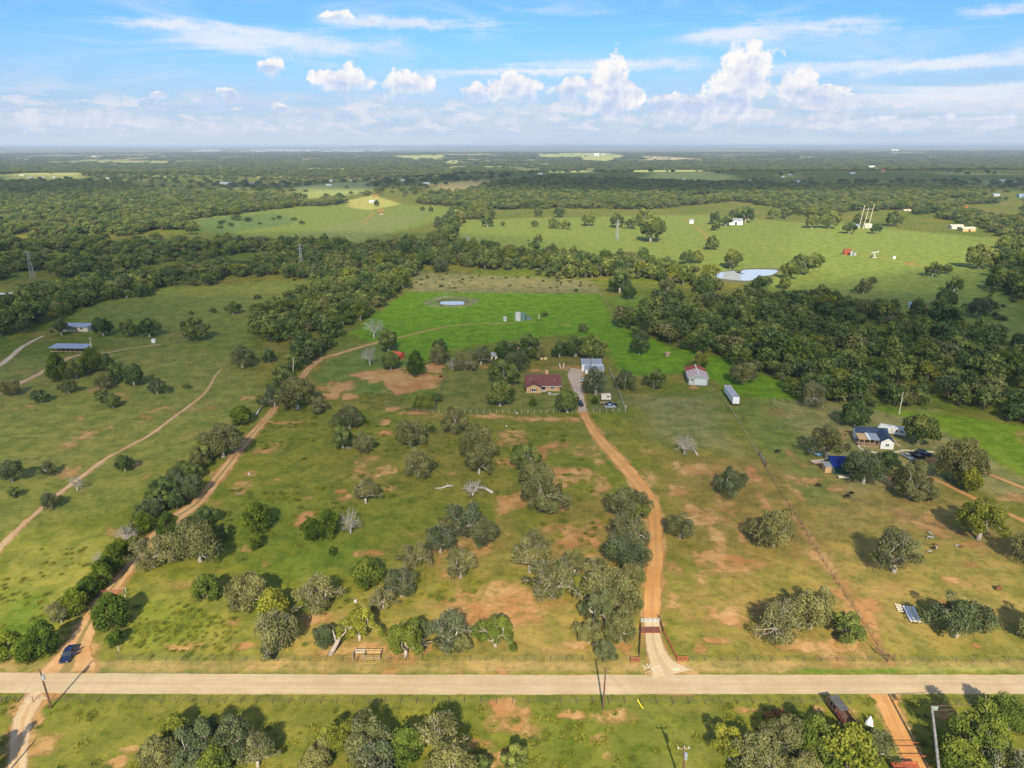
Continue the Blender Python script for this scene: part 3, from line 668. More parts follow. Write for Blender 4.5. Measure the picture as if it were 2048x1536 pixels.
def simple_tree(name, R, hc, z0, nc, nleaf, ls, mat, trunk=True, rm=(.28, .42)):
    """tree of the woods: crown and trunk in one mesh"""
    c, r = dome(nc, R, hc, z0, R*rm[0], R*rm[1], .22, .5)
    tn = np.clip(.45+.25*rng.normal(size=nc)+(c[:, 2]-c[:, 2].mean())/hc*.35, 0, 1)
    vs, fa, t_ = leaves(c, r, tn, nleaf, ls)
    if trunk:
        b = len(vs); tv = []; tf = []
        for (dx, dy, h_) in ((0, 0, z0+hc*.4), (R*.4, R*.1, z0+hc*.35), (-R*.3, R*.3, z0+hc*.3)):
            w = R*.045; o = len(tv); x0, y0 = (0, 0)
            for k in range(4): tv.append((x0+w*math.cos(k*math.pi/2), y0+w*math.sin(k*math.pi/2), -.3))
            for k in range(4): tv.append((dx+w*.5*math.cos(k*math.pi/2), dy+w*.5*math.sin(k*math.pi/2), h_))
            tf += [(b+o+k, b+o+(k+1) % 4, b+o+4+(k+1) % 4, b+o+4+k) for k in range(4)]
        nf = len(fa); vs = np.concatenate([vs, tv]); fa = np.concatenate([fa, tf]); t_ = np.concatenate([t_, np.full(len(tf), .4)])
    me = leaf_mesh(name, vs, fa, t_, mat)
    if trunk:
        me.materials.append(barkd if mat is not L_yel else bark)
        mi = np.zeros(len(fa), np.int32); mi[nf:] = 1; me.polygons.foreach_set('material_index', mi)
    return me
# prototypes: crown about 10 m across
OAK = [make_oak(), make_oak(nc=44, spread=.38, hc=4.8, rm=(.6, 1.3)), make_oak(nc=66, spread=.35, hc=3.4), make_oak(nc=50, spread=.42, rm=(.6, 1.7), twigs=4), make_oak(nc=52, spread=.38), make_oak(nc=48, spread=.45, rm=(.7, 1.6)), make_oak(nc=60, rm=(.7, 1.45), spread=.25), make_oak(nc=46, hc=4.3, spread=.2), make_oak(nc=34, nleaf=8500, spread=.38, twigs=3)]
OAKG = [make_oak(nc=40, nleaf=6200, twigs=6, spread=.3), make_oak(nc=44, nleaf=5200, twigs=8, spread=.4)]           # thin crown, many grey limbs showing
OAKY = [make_oak(nc=46, mat=L_yel, spread=.35), make_oak(nc=40, mat=L_yel, spread=.25, hc=4.2)]
OAKD = [make_oak(nc=42, mat=L_wood, spread=.25, hc=4.4, z0=1.6, twigs=1, nleaf=7500, ls=.24), make_oak(nc=38, mat=L_wood, spread=.35, hc=4.0, z0=1.2, twigs=1, nleaf=7000, ls=.24)]
JUN = [make_juniper(), make_juniper(R=2.5, Hh=4.6), make_juniper(R=2.5, Hh=6.4)]
JUNY = [make_juniper(mat=L_yel, nleaf=4600)]
DEAD = [make_dead(5, 8, 1), make_dead(5, 9, 2), make_dead(5, 7, 3)]
for lst in (OAK, OAKG, OAKY, OAKD): lst[:] = [(a_, b_, 10.0) for a_, b_ in lst]
for lst in (JUN, JUNY): lst[:] = [(a_, b_, 5.0) for a_, b_ in lst]
KINDS = {'o': (OAK, 'oak_tree', 'oak tree'), 'g': (OAKG, 'oak_tree', 'oak tree'), 'y': (OAKY, 'oak_tree', 'oak tree'), 'b': (OAKD, 'broadleaf_tree', 'tree'),
         'j': (JUN, 'juniper_tree', 'juniper'), 'v': (JUNY, 'juniper_tree', 'juniper'), 'd': (DEAD, 'dead_tree', 'dead tree')}
placed = []
cnt = {}
def tree(px, py, w, kind, label, group=None, hs=1.0):
    """px, py: centre of the crown in the photograph; w: its width there"""
    lst, name, cat = KINDS[kind]; i = cnt.get(kind, 0); cnt[kind] = i+1; proto = lst[i % len(lst)]
    zd = dist_at(px, py+w*.3); D = w/FPX*zd; hc = D*(.40 if kind != 'j' else .48)*hs
    g = P(px, py, hc) if py > 420 else P(px, py+hc/zd*FPX)
    zd = float(np.dot(np.array((g.x, g.y, g.z-H)), Fw)); D = w/FPX*zd
    s = D/(proto[2] if kind != 'd' else 9.0)*(1.06 if kind != 'd' else 1)
    gz = float(height(g.x, g.y)) if py <= 440 else 0.0
    placed.append((g.x, g.y, D/2))
    e = empty(name, (g.x, g.y, gz), rng.uniform(0, 6.28), label, cat, group); e.scale = (s, s, s*hs*1.28)
    if kind == 'd': link("branches", proto, e)
    else: link("trunk", proto[0], e); link("crown", proto[1], e)
    return e
T = [
# south of the road
(318,1512,95,'o',"oak at the left end of the tree clump below the road, beside the mown lawn"),
(395,1490,105,'o',"large grey-green oak in the lower left clump, second from its left end"),
(352,1462,50,'v',"small yellow-green juniper at the top left corner of the clump below the road"),
(465,1478,105,'o',"broad oak in the middle of the clump below the road at lower left"),
(512,1505,88,'g',"grey-twigged oak at the right end of the lower left clump"),
(430,1535,60,'v',"bright yellow-green bush at the bottom edge in the lower left clump"),
(634,1518,78,'o',"oak at the left end of the big clump below the middle of the road"),
(668,1475,85,'y',"pale yellow-green oak near the left of the bottom middle clump"),
(738,1482,112,'o',"round oak at the top of the bottom middle clump, its shadow nearest the road"),
(752,1535,110,'g',"oak on the bottom edge below the round oak of the middle clump"),
(812,1505,72,'v',"bright green juniper between two big oaks in the bottom middle clump"),
(878,1470,118,'g',"tall pale grey oak with bare twigs in the bottom middle clump"),
(900,1530,125,'o',"wide oak on the bottom edge at the right of the middle clump"),
(1030,1518,58,'b',"small dark bushy tree alone at the bottom edge left of the short utility pole"),
(962,1528,46,'b',"reddish-soiled small tree right of the bottom middle clump"),
(1462,1492,85,'y',"yellow-green oak at the left edge of the bottom right clump"),
(1515,1515,112,'o',"pale oak near the left of the bottom right clump"),
(1576,1475,95,'o',"oak below the rusty implement in the bottom right clump"),
(1640,1490,115,'y',"light green oak beside the dark metal bleachers at lower right"),
(1695,1525,105,'v',"bright green juniper at the bottom edge below the dark metal panels"),
(1752,1495,92,'o',"oak at the right end of the clump, beside the orange dirt drive"),
(1610,1540,90,'o',"oak on the bottom edge in the middle of the lower right clump"),
(1905,1525,75,'v',"low green juniper behind the rust-red pipe gate"),
(1960,1475,140,'y',"large yellow-green oak right of the tall grey pole in the bottom right corner"),
(2022,1428,90,'y',"bright oak touching the right edge just below the road"),
(2005,1525,115,'g',"twiggy grey oak in the bottom right corner of the photo"),
(-55,1530,100,'o',"oak at the left edge below the road, mostly outside the photo"),
# along the left track
(18,1300,56,'j',"juniper at the left edge beside the road, first of the hedge by the parked car"),
(52,1303,52,'j',"juniper in the middle of the short hedge left of the parked car"),
(88,1290,54,'j',"juniper nearest the parked car in the short hedge"),
(110,1222,52,'g',"pale grey-green bush at the lower end of the hedge along the track"),
(150,1210,50,'j',"dark juniper left of the track, beside the pale grey bush"),
(176,1180,44,'j',"dark juniper left of the red gate on the track"),
(203,1160,42,'j',"dark juniper just above the red track gate"),
(222,1232,66,'j',"tall dark juniper on the right side of the track behind the parked car"),
(230,1280,34,'j',"narrow juniper at the roadside end of the short fence near the parked car"),
(228,1128,42,'j',"dark juniper on the left edge of the track above the gate"),
(195,1120,34,'d',"small pale dead tree in the hedge above the track gate"),
(252,1070,50,'d',"pale dead tree in the hedge beside the bend of the left track"),
(285,1052,38,'j',"dark bushy tree just right of the pale dead tree in the hedge"),
(300,1018,54,'o',"dark grey-green tree in the hedge above the pale dead tree"),
(330,985,56,'b',"dense dark tree in the long hedge left of the track, lower middle"),
(372,975,62,'o',"oak with pale limbs in the long hedge left of the track"),
(360,940,50,'b',"dark tree in the long hedge below its widest oak"),
(402,905,56,'b',"dark tree adjoining the widest oak of the track hedge"),
(442,882,86,'o',"widest oak of the hedge along the left track, bare limbs at its centre"),
(483,835,40,'j',"single round juniper above the top of the track hedge"),
(395,1085,108,'o',"big pale-limbed oak right of the left track bend"),
(302,1105,84,'g',"thin grey oak between the dead tree and the big pale-limbed oak"),
(338,1065,44,'j',"green juniper tucked behind the thin grey oak by the track"),
(412,1032,52,'b',"dark green tree above the big pale-limbed oak"),
(440,1065,40,'b',"dark bush on the right shoulder of the big pale-limbed oak"),
]+[(a_, b_, w_, k_, "dark tree in the continuous hedge along the left track", "hedge trees along the left track") for a_, b_, w_, k_ in
 [(265,1055,40,'b'),(315,1000,50,'b'),(345,962,48,'o'),(385,945,44,'b'),(318,972,40,'b'),(420,900,46,'b'),(455,868,44,'b'),(395,925,42,'o'),(282,1035,42,'b'),(268,1088,36,'b'),(162,1196,38,'j'),(128,1216,38,'j'),(212,1146,36,'j'),(240,1100,34,'j'),(352,1000,44,'b'),(295,1050,36,'j'),(120,1232,40,'g'),(560,742,34,'b'),(585,730,34,'b'),(600,712,36,'b'),(575,775,40,'b'),(545,780,34,'b'),(625,700,38,'b'),(640,690,36,'o')]]+[
# left field
(20,942,56,'o',"grey-green oak at the left edge of the left field"),
(95,938,34,'o',"small grey oak right of the oak on the left field edge"),
(28,985,26,'b',"small bush below the two grey oaks at the left field edge"),
(247,925,44,'b',"round dark tree on the two-rut path of the left field"),
(152,967,40,'d',"pale bare dead tree standing on the two-rut path"),
(100,1000,44,'o',"dark oak below the pale dead tree on the two-rut path"),
(208,793,34,'b',"small dark tree, left one of the touching pair in the left field"),
(225,803,34,'b',"small dark tree, right one of the touching pair in the left field"),
(80,793,32,'b',"small upright tree left of the touching pair in the left field"),
(18,776,40,'o',"low dark oak at the left edge beside the dirt road"),
(135,773,36,'o',"faint grey bush between the dirt road and the touching pair"),
(312,772,40,'o',"pale grey-green bush below the dark clump in the left field"),
(374,772,16,'b',"tiny dark bush beside the top of the two-rut path"),
(482,713,56,'o',"round grey-green tree standing at the top of the two-rut path"),
(537,713,30,'b',"small round dark tree right of the grey-green tree at the path top"),
(115,747,40,'j',"dark juniper at the left end of the clump below the open shed"),
(150,738,48,'b',"middle tree of the dark clump below the open shed"),
(182,728,42,'j',"dark green juniper near the pole below the open shed"),
(208,726,40,'b',"right-hand tree of the dark clump below the open shed"),
(265,750,54,'b',"round dark tree right of the clump below the open shed"),
(230,748,40,'b',"tree joining the dark clump to the round dark tree"),
(208,765,36,'o',"paler bush under the dark clump in the left field"),
(203,653,48,'b',"round tree at the right end of the metal-roofed mobile home"),
(255,657,40,'b',"tree second to the right of the mobile home"),
(297,655,48,'b',"tree third to the right of the mobile home"),
(390,659,56,'b',"low wide tree alone in the meadow right of the white tank box"),
(465,615,34,'b',"dark round tree at the upper edge of the left meadow"),
(425,621,14,'b',"small narrow bush left of the dark round meadow tree"),
(382,625,10,'b',"tiny bush in the upper left meadow"),
(120,655,40,'o',"spreading tree in front of the left end of the mobile home"),
(46,592,44,'b',"dark tree beside the pale metal building at the left edge"),
(95,582,46,'b',"dark tree in the meadow right of the pale metal building"),
# middle pasture
(592,785,86,'o',"big oak beside the track bend with bare limbs on top"),
(548,795,50,'g',"grey oak left of the big oak at the track bend"),
(570,760,46,'b',"dark tree behind the grey oak at the track bend"),
(636,812,38,'o',"small oak right of the big oak at the track bend"),
(520,800,26,'b',"small dark bush at the left foot of the oaks by the track bend"),
(698,832,62,'o',"upper tree of the tall dark pair in the middle left pasture"),
(684,876,52,'b',"lower tree of the tall dark pair in the middle left pasture"),
(726,886,48,'o',"paler oak at the right foot of the tall dark pair"),
(820,866,72,'o',"oak with a pale trunk left of the junk-filled green bush"),
(855,855,30,'b',"bright dark bush between two oaks above the middle pasture"),
(908,842,66,'o',"round grey oak on the yard fence line left of the house"),
(835,928,72,'o',"dome-shaped oak in the middle of the left pasture"),
(957,890,82,'o',"dark oak, upper one of the overlapping pair under the yard"),
(958,923,66,'o',"lighter oak, lower one of the overlapping pair under the yard"),
(730,983,64,'g',"oak with strong white limbs showing through its crown"),
(700,1046,58,'d',"silver dead tree right of the low junipers"),
(622,1062,42,'j',"left one of two low dark junipers beside the silver dead tree"),
(658,1060,44,'j',"right one of two low dark junipers beside the silver dead tree"),
(513,1043,56,'j',"single round juniper in the lush grass of the left pasture"),
(512,1086,32,'j',"small low juniper below the single round juniper"),
(665,1106,15,'j',"tiny dark bush under the silver dead tree"),
(1052,915,62,'b',"dark oak at the top of the oak column in the centre pasture"),
(1072,950,70,'o',"second oak from the top of the centre column"),
(1086,985,98,'o',"largest oak at the bottom of the centre column"),
(1250,1002,86,'o',"oak at the top of the row left of the dirt driveway"),
(1277,1018,50,'b',"dark tree leaning over the dirt driveway at the top of its row"),
(1258,1062,84,'g',"grey oak in the row left of the driveway, second from its top"),
(1255,1105,92,'o',"oak in the row left of the driveway, just above the densest group"),
(1362,1053,66,'o',"round oak just right of the dirt driveway"),
(1462,964,68,'o',"round oak with a pale skirt in the pasture below the barn"),
(1550,1058,96,'o',"dense dark oak beside the diagonal fence"),
(1370,890,52,'d',"bleached dead tree in the pasture below the barn, a round tangle of bare limbs"),
(945,968,66,'d',"brown-grey fallen dead tree under the overlapping pair of oaks"),
# lower centre grove
(880,1078,76,'g',"left lobe oak of the big spreading grove in the lower centre"),
(930,1040,92,'g',"highest oak of the spreading grove in the lower centre, pale trunk"),
(965,1068,70,'o',"right lobe oak of the big spreading grove in the lower centre"),
(920,1127,80,'g',"oak directly below the spreading grove in the lower centre"),
(830,1110,66,'g',"grey twiggy oak left of the spreading grove"),
(802,1165,80,'g',"twiggy oak left of the lower centre lawn, above a leaning oak"),
(765,1198,56,'g',"small grey oak touching the bright juniper in the lower centre"),
(735,1158,60,'v',"bright yellow-green juniper in the lower left centre"),
(1060,1110,98,'g',"grey oak at the upper left of the dense group by the gate"),
(1108,1158,108,'g',"broad twiggy oak in the middle left of the dense group by the gate"),
(1172,1175,62,'y',"yellow-green oak in the dense group by the gate"),
(1190,1140,72,'g',"grey oak in the middle top of the dense group by the gate"),
(1150,1125,66,'o',"oak between the two broad twiggy oaks of the dense group"),
(1262,1150,60,'o',"oak in the dense group touching the driveway edge"),
(1195,1222,76,'o',"oak at the bottom of the dense group by the gate"),
(1262,1205,56,'o',"oak beside the driveway below the large oak of the dense group"),
(1070,1085,60,'g',"pale twiggy oak at the very top of the dense group by the gate"),
(905,1052,60,'g',"oak joining the two left lobes of the spreading grove"),
(1222,1180,112,'o',"large oak at the right of the dense group, beside the driveway"),
(1178,1265,60,'o',"small oak over the white fallen trunk near the gate"),
(1243,1255,76,'o',"oak overhanging the rust-red pipe fence left of the gate"),
(1212,1302,52,'o',"lowest oak of the dense group, nearest the road left of the gate"),
(990,1265,82,'y',"neat dome-shaped oak alone near the road"),
(893,1262,98,'g',"open oak left of the neat dome-shaped oak near the road"),
(925,1290,44,'o',"small oak between the open oak and the dome-shaped oak"),
(810,1282,92,'y',"oak with sprawling white limbs right of the wooden pen"),
(845,1262,46,'o',"oak filling the gap between two open oaks near the road"),
(717,1252,84,'y',"leafy oak standing above the wooden pen"),
(648,1272,58,'o',"oak with a thick leaning pale trunk left of the wooden pen"),
(550,1262,112,'g',"wide oak with white dead limbs at lower left of the pasture"),
(545,1222,60,'v',"bright green juniper behind the wide oak with white dead limbs"),
(536,1302,38,'o',"small bush at the foot of the wide oak with white dead limbs"),
(630,1190,94,'g',"open twiggy oak above the leaning-trunk oak"),
(495,1182,100,'o',"large dark round oak at lower left of the pasture"),
(400,1165,38,'g',"grey bush left of the large dark round oak"),
(414,1186,52,'v',"vivid green juniper left of the large dark round oak"),
# right side
(1560,1242,100,'g',"left oak with bare white limbs in the big trio by the diagonal fence"),
(1625,1220,105,'o',"tallest middle oak in the big trio by the diagonal fence"),
(1694,1256,72,'b',"dark right-hand oak in the big trio by the diagonal fence"),
(1920,1235,112,'o',"dense oak with a stout trunk near the stacked white boards"),
(1795,1105,112,'g',"lopsided dark oak beside the small herd"),
(1966,1042,104,'y',"sunlit oak below the right-hand dirt track"),
(2078,1100,90,'o',"oak cut off by the right edge, upper of the two casting shadows in"),
(2085,1250,90,'o',"oak cut off by the right edge, lower of the two casting shadows in"),
(1922,922,106,'o',"big oak with a dead grey side right of the parked cars"),
(1958,932,50,'d',"dead grey limbs on the right side of the big oak by the cars"),
(1940,968,46,'v',"bright green low tree under the big oak by the cars"),
(1842,857,82,'b',"spreading dark oak at the right end of the white travel trailer"),
(1712,828,64,'b',"round dark oak left of the travel trailer"),
(1658,884,88,'o',"oak over the blue vehicle at the homestead"),
(1732,935,86,'o',"oak covering the blue tarp shed"),
(1776,920,52,'b',"oak in front of the navy-roofed cottage"),
(1826,964,86,'o',"oak at the end of the right-hand dirt track, below the parked cars"),
(1626,788,62,'g',"pale grey oak with a visible trunk at the edge of the right woods"),
(1487,745,60,'o',"round oak behind the long white trailer"),
# house and yard
(1008,748,66,'b',"dark tree at the upper left of the brick house"),
(1000,787,66,'b',"dark tree with a white trunk left of the brick house"),
(1034,722,50,'o',"pale tree behind the brick house"),
(1050,695,56,'b',"tall dark tree at the left of the group behind the brick house"),
(1012,700,48,'b',"dark tree above the grey shed left of the brick house"),
(1075,705,34,'o',"small light tree right of the tall one behind the house"),
(1119,700,38,'b',"narrow dark tree behind the yard gate posts"),
(1152,693,52,'b',"dark tree in the row behind the metal shed, left one"),
(1185,695,58,'b',"dark tree in the row behind the metal shed, right one"),
(1135,803,58,'b',"round tree beside the yard gate in front of the house"),
(1192,764,66,'g',"thin oak below the blue-grey metal shed"),
(1066,806,15,'j',"small round bush in the front lawn of the house"),
(1190,802,14,'j',"small bush beside the yard gate, near the silver car"),
(1250,760,48,'o',"grey tree outside the right yard fence"),
(1309,760,44,'b',"low dark tree between the yard and the barn"),
(832,738,36,'j',"leafy green tree standing on the bare red paddock"),
(781,722,46,'b',"dark tree in front of the red-roofed shed"),
(776,682,50,'b',"round dark tree behind the red-roofed shed"),
(880,692,36,'b',"upper dark tree of the pair right of the red-roofed shed"),
(876,710,46,'o',"lower tree of the pair right of the red-roofed shed"),
(930,722,50,'g',"leafless-looking grey tree at the left yard corner"),
(962,712,48,'g',"grey tree beside the small grey shed"),
(905,728,32,'d',"small grey dead tree at the left yard corner"),
(747,657,50,'d',"pale umbrella-shaped bare tree at the hayfield edge"),
(739,713,44,'d',"pale bare tree left of the red-roofed shed"),
(1167,657,21,'b',"small dark tree alone in the hayfield behind the metal shed"),
(1280,692,42,'b',"cone-shaped dark tree alone between the shed and the woods"),
(1284,674,32,'o',"paler tree just behind the cone-shaped dark tree"),
(875,795,22,'b',"bush at the corner of the vegetable garden"),
(1089,628,16,'b',"small umbrella tree beside the storage tanks"),
# upper pastures
(1240,564,52,'b',"rounded bush-like tree at the edge of the creek woods"),
(1258,583,36,'b',"round tree right below the rounded creek-edge tree"),
(1334,573,42,'o',"small tree with a pale trunk near the creek woods"),
(1295,612,30,'b',"dark tree above the left tip of the right woods"),
(1375,515,36,'b',"dark tree at the creek bank left of the big pond"),
(1395,514,30,'b',"dark tree right beside the one at the creek bank"),
(1465,516,46,'b',"tall tree directly behind the big pond"),
(1408,560,30,'b',"tree at the left tip of the big pond"),
(1436,569,26,'b',"tree in front of the left half of the big pond"),
(1500,574,24,'b',"bush in front of the right half of the big pond"),
(1535,562,24,'b',"tree at the right front corner of the big pond"),
(1462,528,24,'o',"tan bush at the foot of the tree behind the pond"),
(1425,486,32,'b',"round tree at the end of the pale pasture track"),
(1632,520,38,'b',"upper right tree of the cluster right of the pond"),
(1606,530,46,'b',"middle tree of the cluster right of the pond"),
(1580,540,44,'b',"left tree of the cluster right of the pond"),
(1570,566,28,'b',"small tree under the cluster right of the pond"),
(1745,562,22,'b',"dark upper tree of the leaning pair in the right pasture"),
(1728,574,32,'o',"grey lower tree of the leaning pair in the right pasture"),
(1867,540,32,'b',"oval dark bush, left one of the touching pair in the right pasture"),
(1894,538,24,'b',"oval dark bush, right one of the touching pair in the right pasture"),
(1910,570,34,'b',"single round bush above the widest bush of the right pasture"),
(1892,598,50,'b',"widest dark bush of the right pasture"),
(1962,612,60,'o',"greyish spreading tree at the right pasture edge"),
(1963,514,56,'b',"large dark round tree at the upper right pasture edge"),
(1235,440,36,'b',"tree left of the biggest dome tree in the upper pasture"),
(1262,447,26,'b',"tree touching the left side of the biggest dome tree"),
(1303,455,66,'b',"biggest dome-shaped tree of the upper middle pasture"),
(1290,436,40,'b',"tree behind the biggest dome-shaped tree"),
(1178,438,34,'b',"pair-like tree in the upper pasture, above the long low bush"),
(1118,425,24,'b',"tree near the ridge woods, second from the hedgerow"),
(1077,424,22,'b',"tree near the ridge woods, first from the hedgerow"),
(1076,477,20,'b',"small bush low in the upper middle pasture"),
(1070,447,17,'b',"small bush left of the long low bush in the upper pasture"),
(1108,447,24,'b',"left end of the long low bush row in the upper pasture"),
(1130,449,24,'b',"right end of the long low bush row in the upper pasture"),
(1430,437,28,'b',"tree left of the white barn in the upper pasture"),
(1452,441,26,'b',"dark tree touching the left end of the white barn"),
(1492,430,36,'b',"tree behind the right end of the white barn"),
(1470,428,28,'b',"tree behind the white barn roof"),
(1432,452,22,'b',"low dark bush below the pasture track near the white barn"),
(1625,442,34,'b',"pair of trees' left one on the far pasture edge"),
(1660,440,40,'b',"tree on the far pasture edge left of the tall white poles"),
(1548,427,26,'b',"left small tree on the far pasture edge"),
(1574,427,24,'b',"right small tree on the far pasture edge"),
(1700,455,30,'b',"tree left of the blue-roofed far house"),
(1722,440,28,'b',"tree behind the blue-roofed far house"),
(1752,457,26,'b',"tree right of the blue-roofed far house"),
(1790,438,34,'b',"tree right of the tall white poles"),
(845,418,12,'b',"left one of two tiny round trees on the far green field"),
(862,419,12,'b',"right one of two tiny round trees on the far green field"),
(604,445,12,'b',"tiny round tree in the far left green field"),
(753,407,14,'b',"small tree beside the far white shed in the sunny strip"),
(880,530,36,'o',"tan-grey bush at the corner of the brushy strip"),
(1005,447,12,'b',"small round tree at the right of the far hedge clump"),
(975,443,26,'b',"dark tree at the end of the far hedge clump"),
(592,652,26,'d',"grey dead crown at the left of the diagonal band of woods"),
(628,640,24,'d',"grey dead crown at the top of the diagonal band of woods"),
(648,612,22,'d',"pale dead crown where the diagonal band widens"),
(1690,790,34,'d',"grey dead crown in the woods above the homestead field"),
(1770,742,34,'d',"grey dead crown deep in the right-hand woods"),
(1660,735,28,'d',"pale dead crown in the middle of the right-hand woods"),
(1860,720,30,'d',"bare grey tree in the upper right-hand woods"),
(1780,640,22,'d',"slender white dead tree in the creek line of the right-hand woods"),
(1400,720,42,'y',"pale tall tree with a white trunk at the left edge of the right-hand woods"),
(1938,448,16,'b',"small conical tree near the long beige far building"),
]
for r_ in T:
    e_ = tree(*r_[:5], r_[5] if len(r_) > 5 else None, .78 if r_[3] in 'jv' else 1.0)
HANDTREES = len(T)
for e_ in bpy.data.objects:
    if e_.get('category') in ('dead tree',) and 'brown-grey' in e_['label']: e_.scale.z *= .55

# ------------------------------------------------------------------ the woods
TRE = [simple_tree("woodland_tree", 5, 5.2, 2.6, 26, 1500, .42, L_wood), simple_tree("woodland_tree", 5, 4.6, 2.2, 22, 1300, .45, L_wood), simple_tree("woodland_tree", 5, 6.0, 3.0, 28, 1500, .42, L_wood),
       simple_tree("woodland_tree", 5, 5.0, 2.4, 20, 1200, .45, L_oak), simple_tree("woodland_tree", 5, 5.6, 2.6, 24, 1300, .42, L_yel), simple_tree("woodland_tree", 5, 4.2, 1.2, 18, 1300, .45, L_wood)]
WOODS = [  # outline in the photograph, spacing, label, group
 ([(1218,632),(1240,618),(1300,626),(1400,612),(1470,606),(1480,590),(1520,596),(1560,603),(1640,592),(1660,610),(1720,625),(1800,640),(1880,640),(1925,668),(2000,685),(2150,705),(2150,870),(2000,838),(1900,818),(1760,818),(1660,815),(1600,805),(1560,780),(1530,765),(1500,742),(1440,722),(1370,705),(1340,692),(1270,676),(1232,655)],
  7.8, "dark green tree in the dense woods behind the long white trailer", "trees of the right-hand woods"),
 ([(495,655),(520,625),(590,600),(640,590),(610,575),(660,540),(760,520),(838,505),(850,530),(815,572),(770,610),(735,640),(705,655),(690,672),(655,705),(620,740),(570,770),(545,760),(590,715),(560,690),(505,682)],
  7.0, "dark tree in the diagonal band of woods left of the hayfield", "trees of the diagonal band"),
 ([(0,610),(60,600),(120,590),(170,560),(250,545),(300,555),(340,590),(200,605),(120,640),(40,670),(-80,680),(-80,610)], 7.0, "tree in the thin woods behind the mobile home", "trees behind the mobile home"),
 ([(830,505),(900,490),(1000,500),(1100,512),(1200,525),(1290,520),(1370,545),(1420,560),(1440,580),(1420,612),(1400,612),(1380,575),(1300,562),(1200,556),(1110,560),(1040,545),(960,540),(880,530),(845,540)],
  7.6, "dark tree in the creek woods behind the brushy strip", "trees of the creek woods"),
 ([(2060,480),(2000,500),(1985,530),(1990,560),(1975,580),(2010,600),(2150,610),(2150,470)], 8.5, "tree in the dark wood touching the right edge above the pasture", "trees of the right edge wood"),
 ([(1870,645),(1840,630),(1780,628),(1700,610),(1650,598),(1650,612),(1720,625),(1800,645)], 7.0, "tree in the creek line above the right-hand woods", "trees of the right-hand creek line"),
 # hedgerow up to the ridge
 ([(850,505),(870,470),(905,430),(930,420),(980,425),(990,440),(930,440),(915,455),(905,500)], 9, "tree in the hedgerow between the two far green fields", "trees of the far hedgerow"),
]
CLR2 = 0
WOODS2 = [
 ([(-260,470),(0,468),(250,475),(340,478),(420,490),(520,485),(600,486),(720,490),(850,485),(850,510),(760,525),(660,545),(600,560),(500,560),(400,575),(330,572),(290,575),(180,572),(150,600),(60,600),(20,560),(-260,580)], 8.5),
 ([(-260,375),(0,366),(150,366),(300,378),(480,392),(570,396),(690,400),(690,412),(600,414),(500,426),(380,440),(400,470),(250,472),(0,468),(-260,470)], 12),
 ([(820,408),(850,395),(960,372),(1100,356),(1300,364),(1480,368),(1700,372),(1880,376),(1990,386),(1960,400),(1900,398),(1860,412),(1840,420),(1700,424),(1660,430),(1600,424),(1480,404),(1380,412),(1300,420),(1150,418),(1000,420),(900,414)], 13),
 ([(2300,470),(2060,480),(1990,470),(1960,455),(1900,450),(1860,430),(1820,432),(1850,412),(1920,415),(1990,440),(2300,440)], 12),
 ([(1860,415),(1960,398),(2300,400),(2300,432),(2050,425),(1950,410)], 14),
 ([(1540,425),(1600,432),(1680,440),(1660,425)], 14),
]
CLEAR = [[(60,520),(200,512),(230,522),(100,532)], [(300,512),(420,508),(440,515),(320,520)], [(380,463),(520,458),(560,466),(420,472)], [(0,505),(60,500),(70,510),(0,516)], [(30,585),(70,562),(150,565),(250,560),(240,580),(120,585)], [(150,548),(290,540),(290,554),(160,562)], [(220,484),(330,480),(330,492),(230,498)], [(690,402),(748,390),(800,408),(740,420),(700,416)], [(1350,395),(1400,388),(1440,392),(1400,400)],
         [(1905,412),(2048,404),(2048,425),(1990,418),(1950,420)], [(1900,402),(1990,388),(2048,392),(2048,400)]]
CLEARG = [gpoly(c_) for c_ in CLEAR]+FARG
def fill(px, sp, gap=.30, keep=1.0):
    g = gpoly(px); a_ = np.array(g); lo = a_.min(0); hi = a_.max(0)
    nx = int((hi[0]-lo[0])/sp)+1; ny = int((hi[1]-lo[1])/sp)+1
    gx, gy = np.meshgrid(np.arange(nx), np.arange(ny)); x = (lo[0]+(gx+.5*(gy % 2))*sp).ravel(); y = (lo[1]+gy*sp).ravel()
    x = x+rng.uniform(-.42, .42, x.shape)*sp; y = y+rng.uniform(-.42, .42, y.shape)*sp
    ok = in_poly(x, y, g)
    for c_ in CLEARG: ok &= ~in_poly(x, y, c_)
    d = seg_dist(x, y, g, True)[0]; ok &= fbm(x/(sp*4.5), y/(sp*4.5), 62, 3) > gap; ok &= (d > sp*.35*rng.random(len(x)))
    ok &= rng.random(len(x)) < keep
    x, y = x[ok], y[ok]
    s = sp*rng.uniform(.75, 1.75, len(x)); s = np.where(rng.random(len(x)) < .15, s*1.3, s)
    return x, y, s*(.75+.5*fbm(x/(sp*5), y/(sp*5), 61, 2)), d[ok]
src = []
def woodtree(x, y, D, k, label, group):
    o = link("woodland_tree", TRE[k]); o.location = (x, y, float(height(x, y)) if y > 1000 else 0)
    s = D/10*.98; o.scale = (s, s, s*rng.uniform(.8, 1.3)); o.rotation_euler = (0, 0, rng.uniform(0, 6.28)); tag(o, label, 'tree', group); return o
def pick(n): return rng.choice(6, n, p=[.27, .22, .17, .14, .07, .13])
cand = []; rest = []
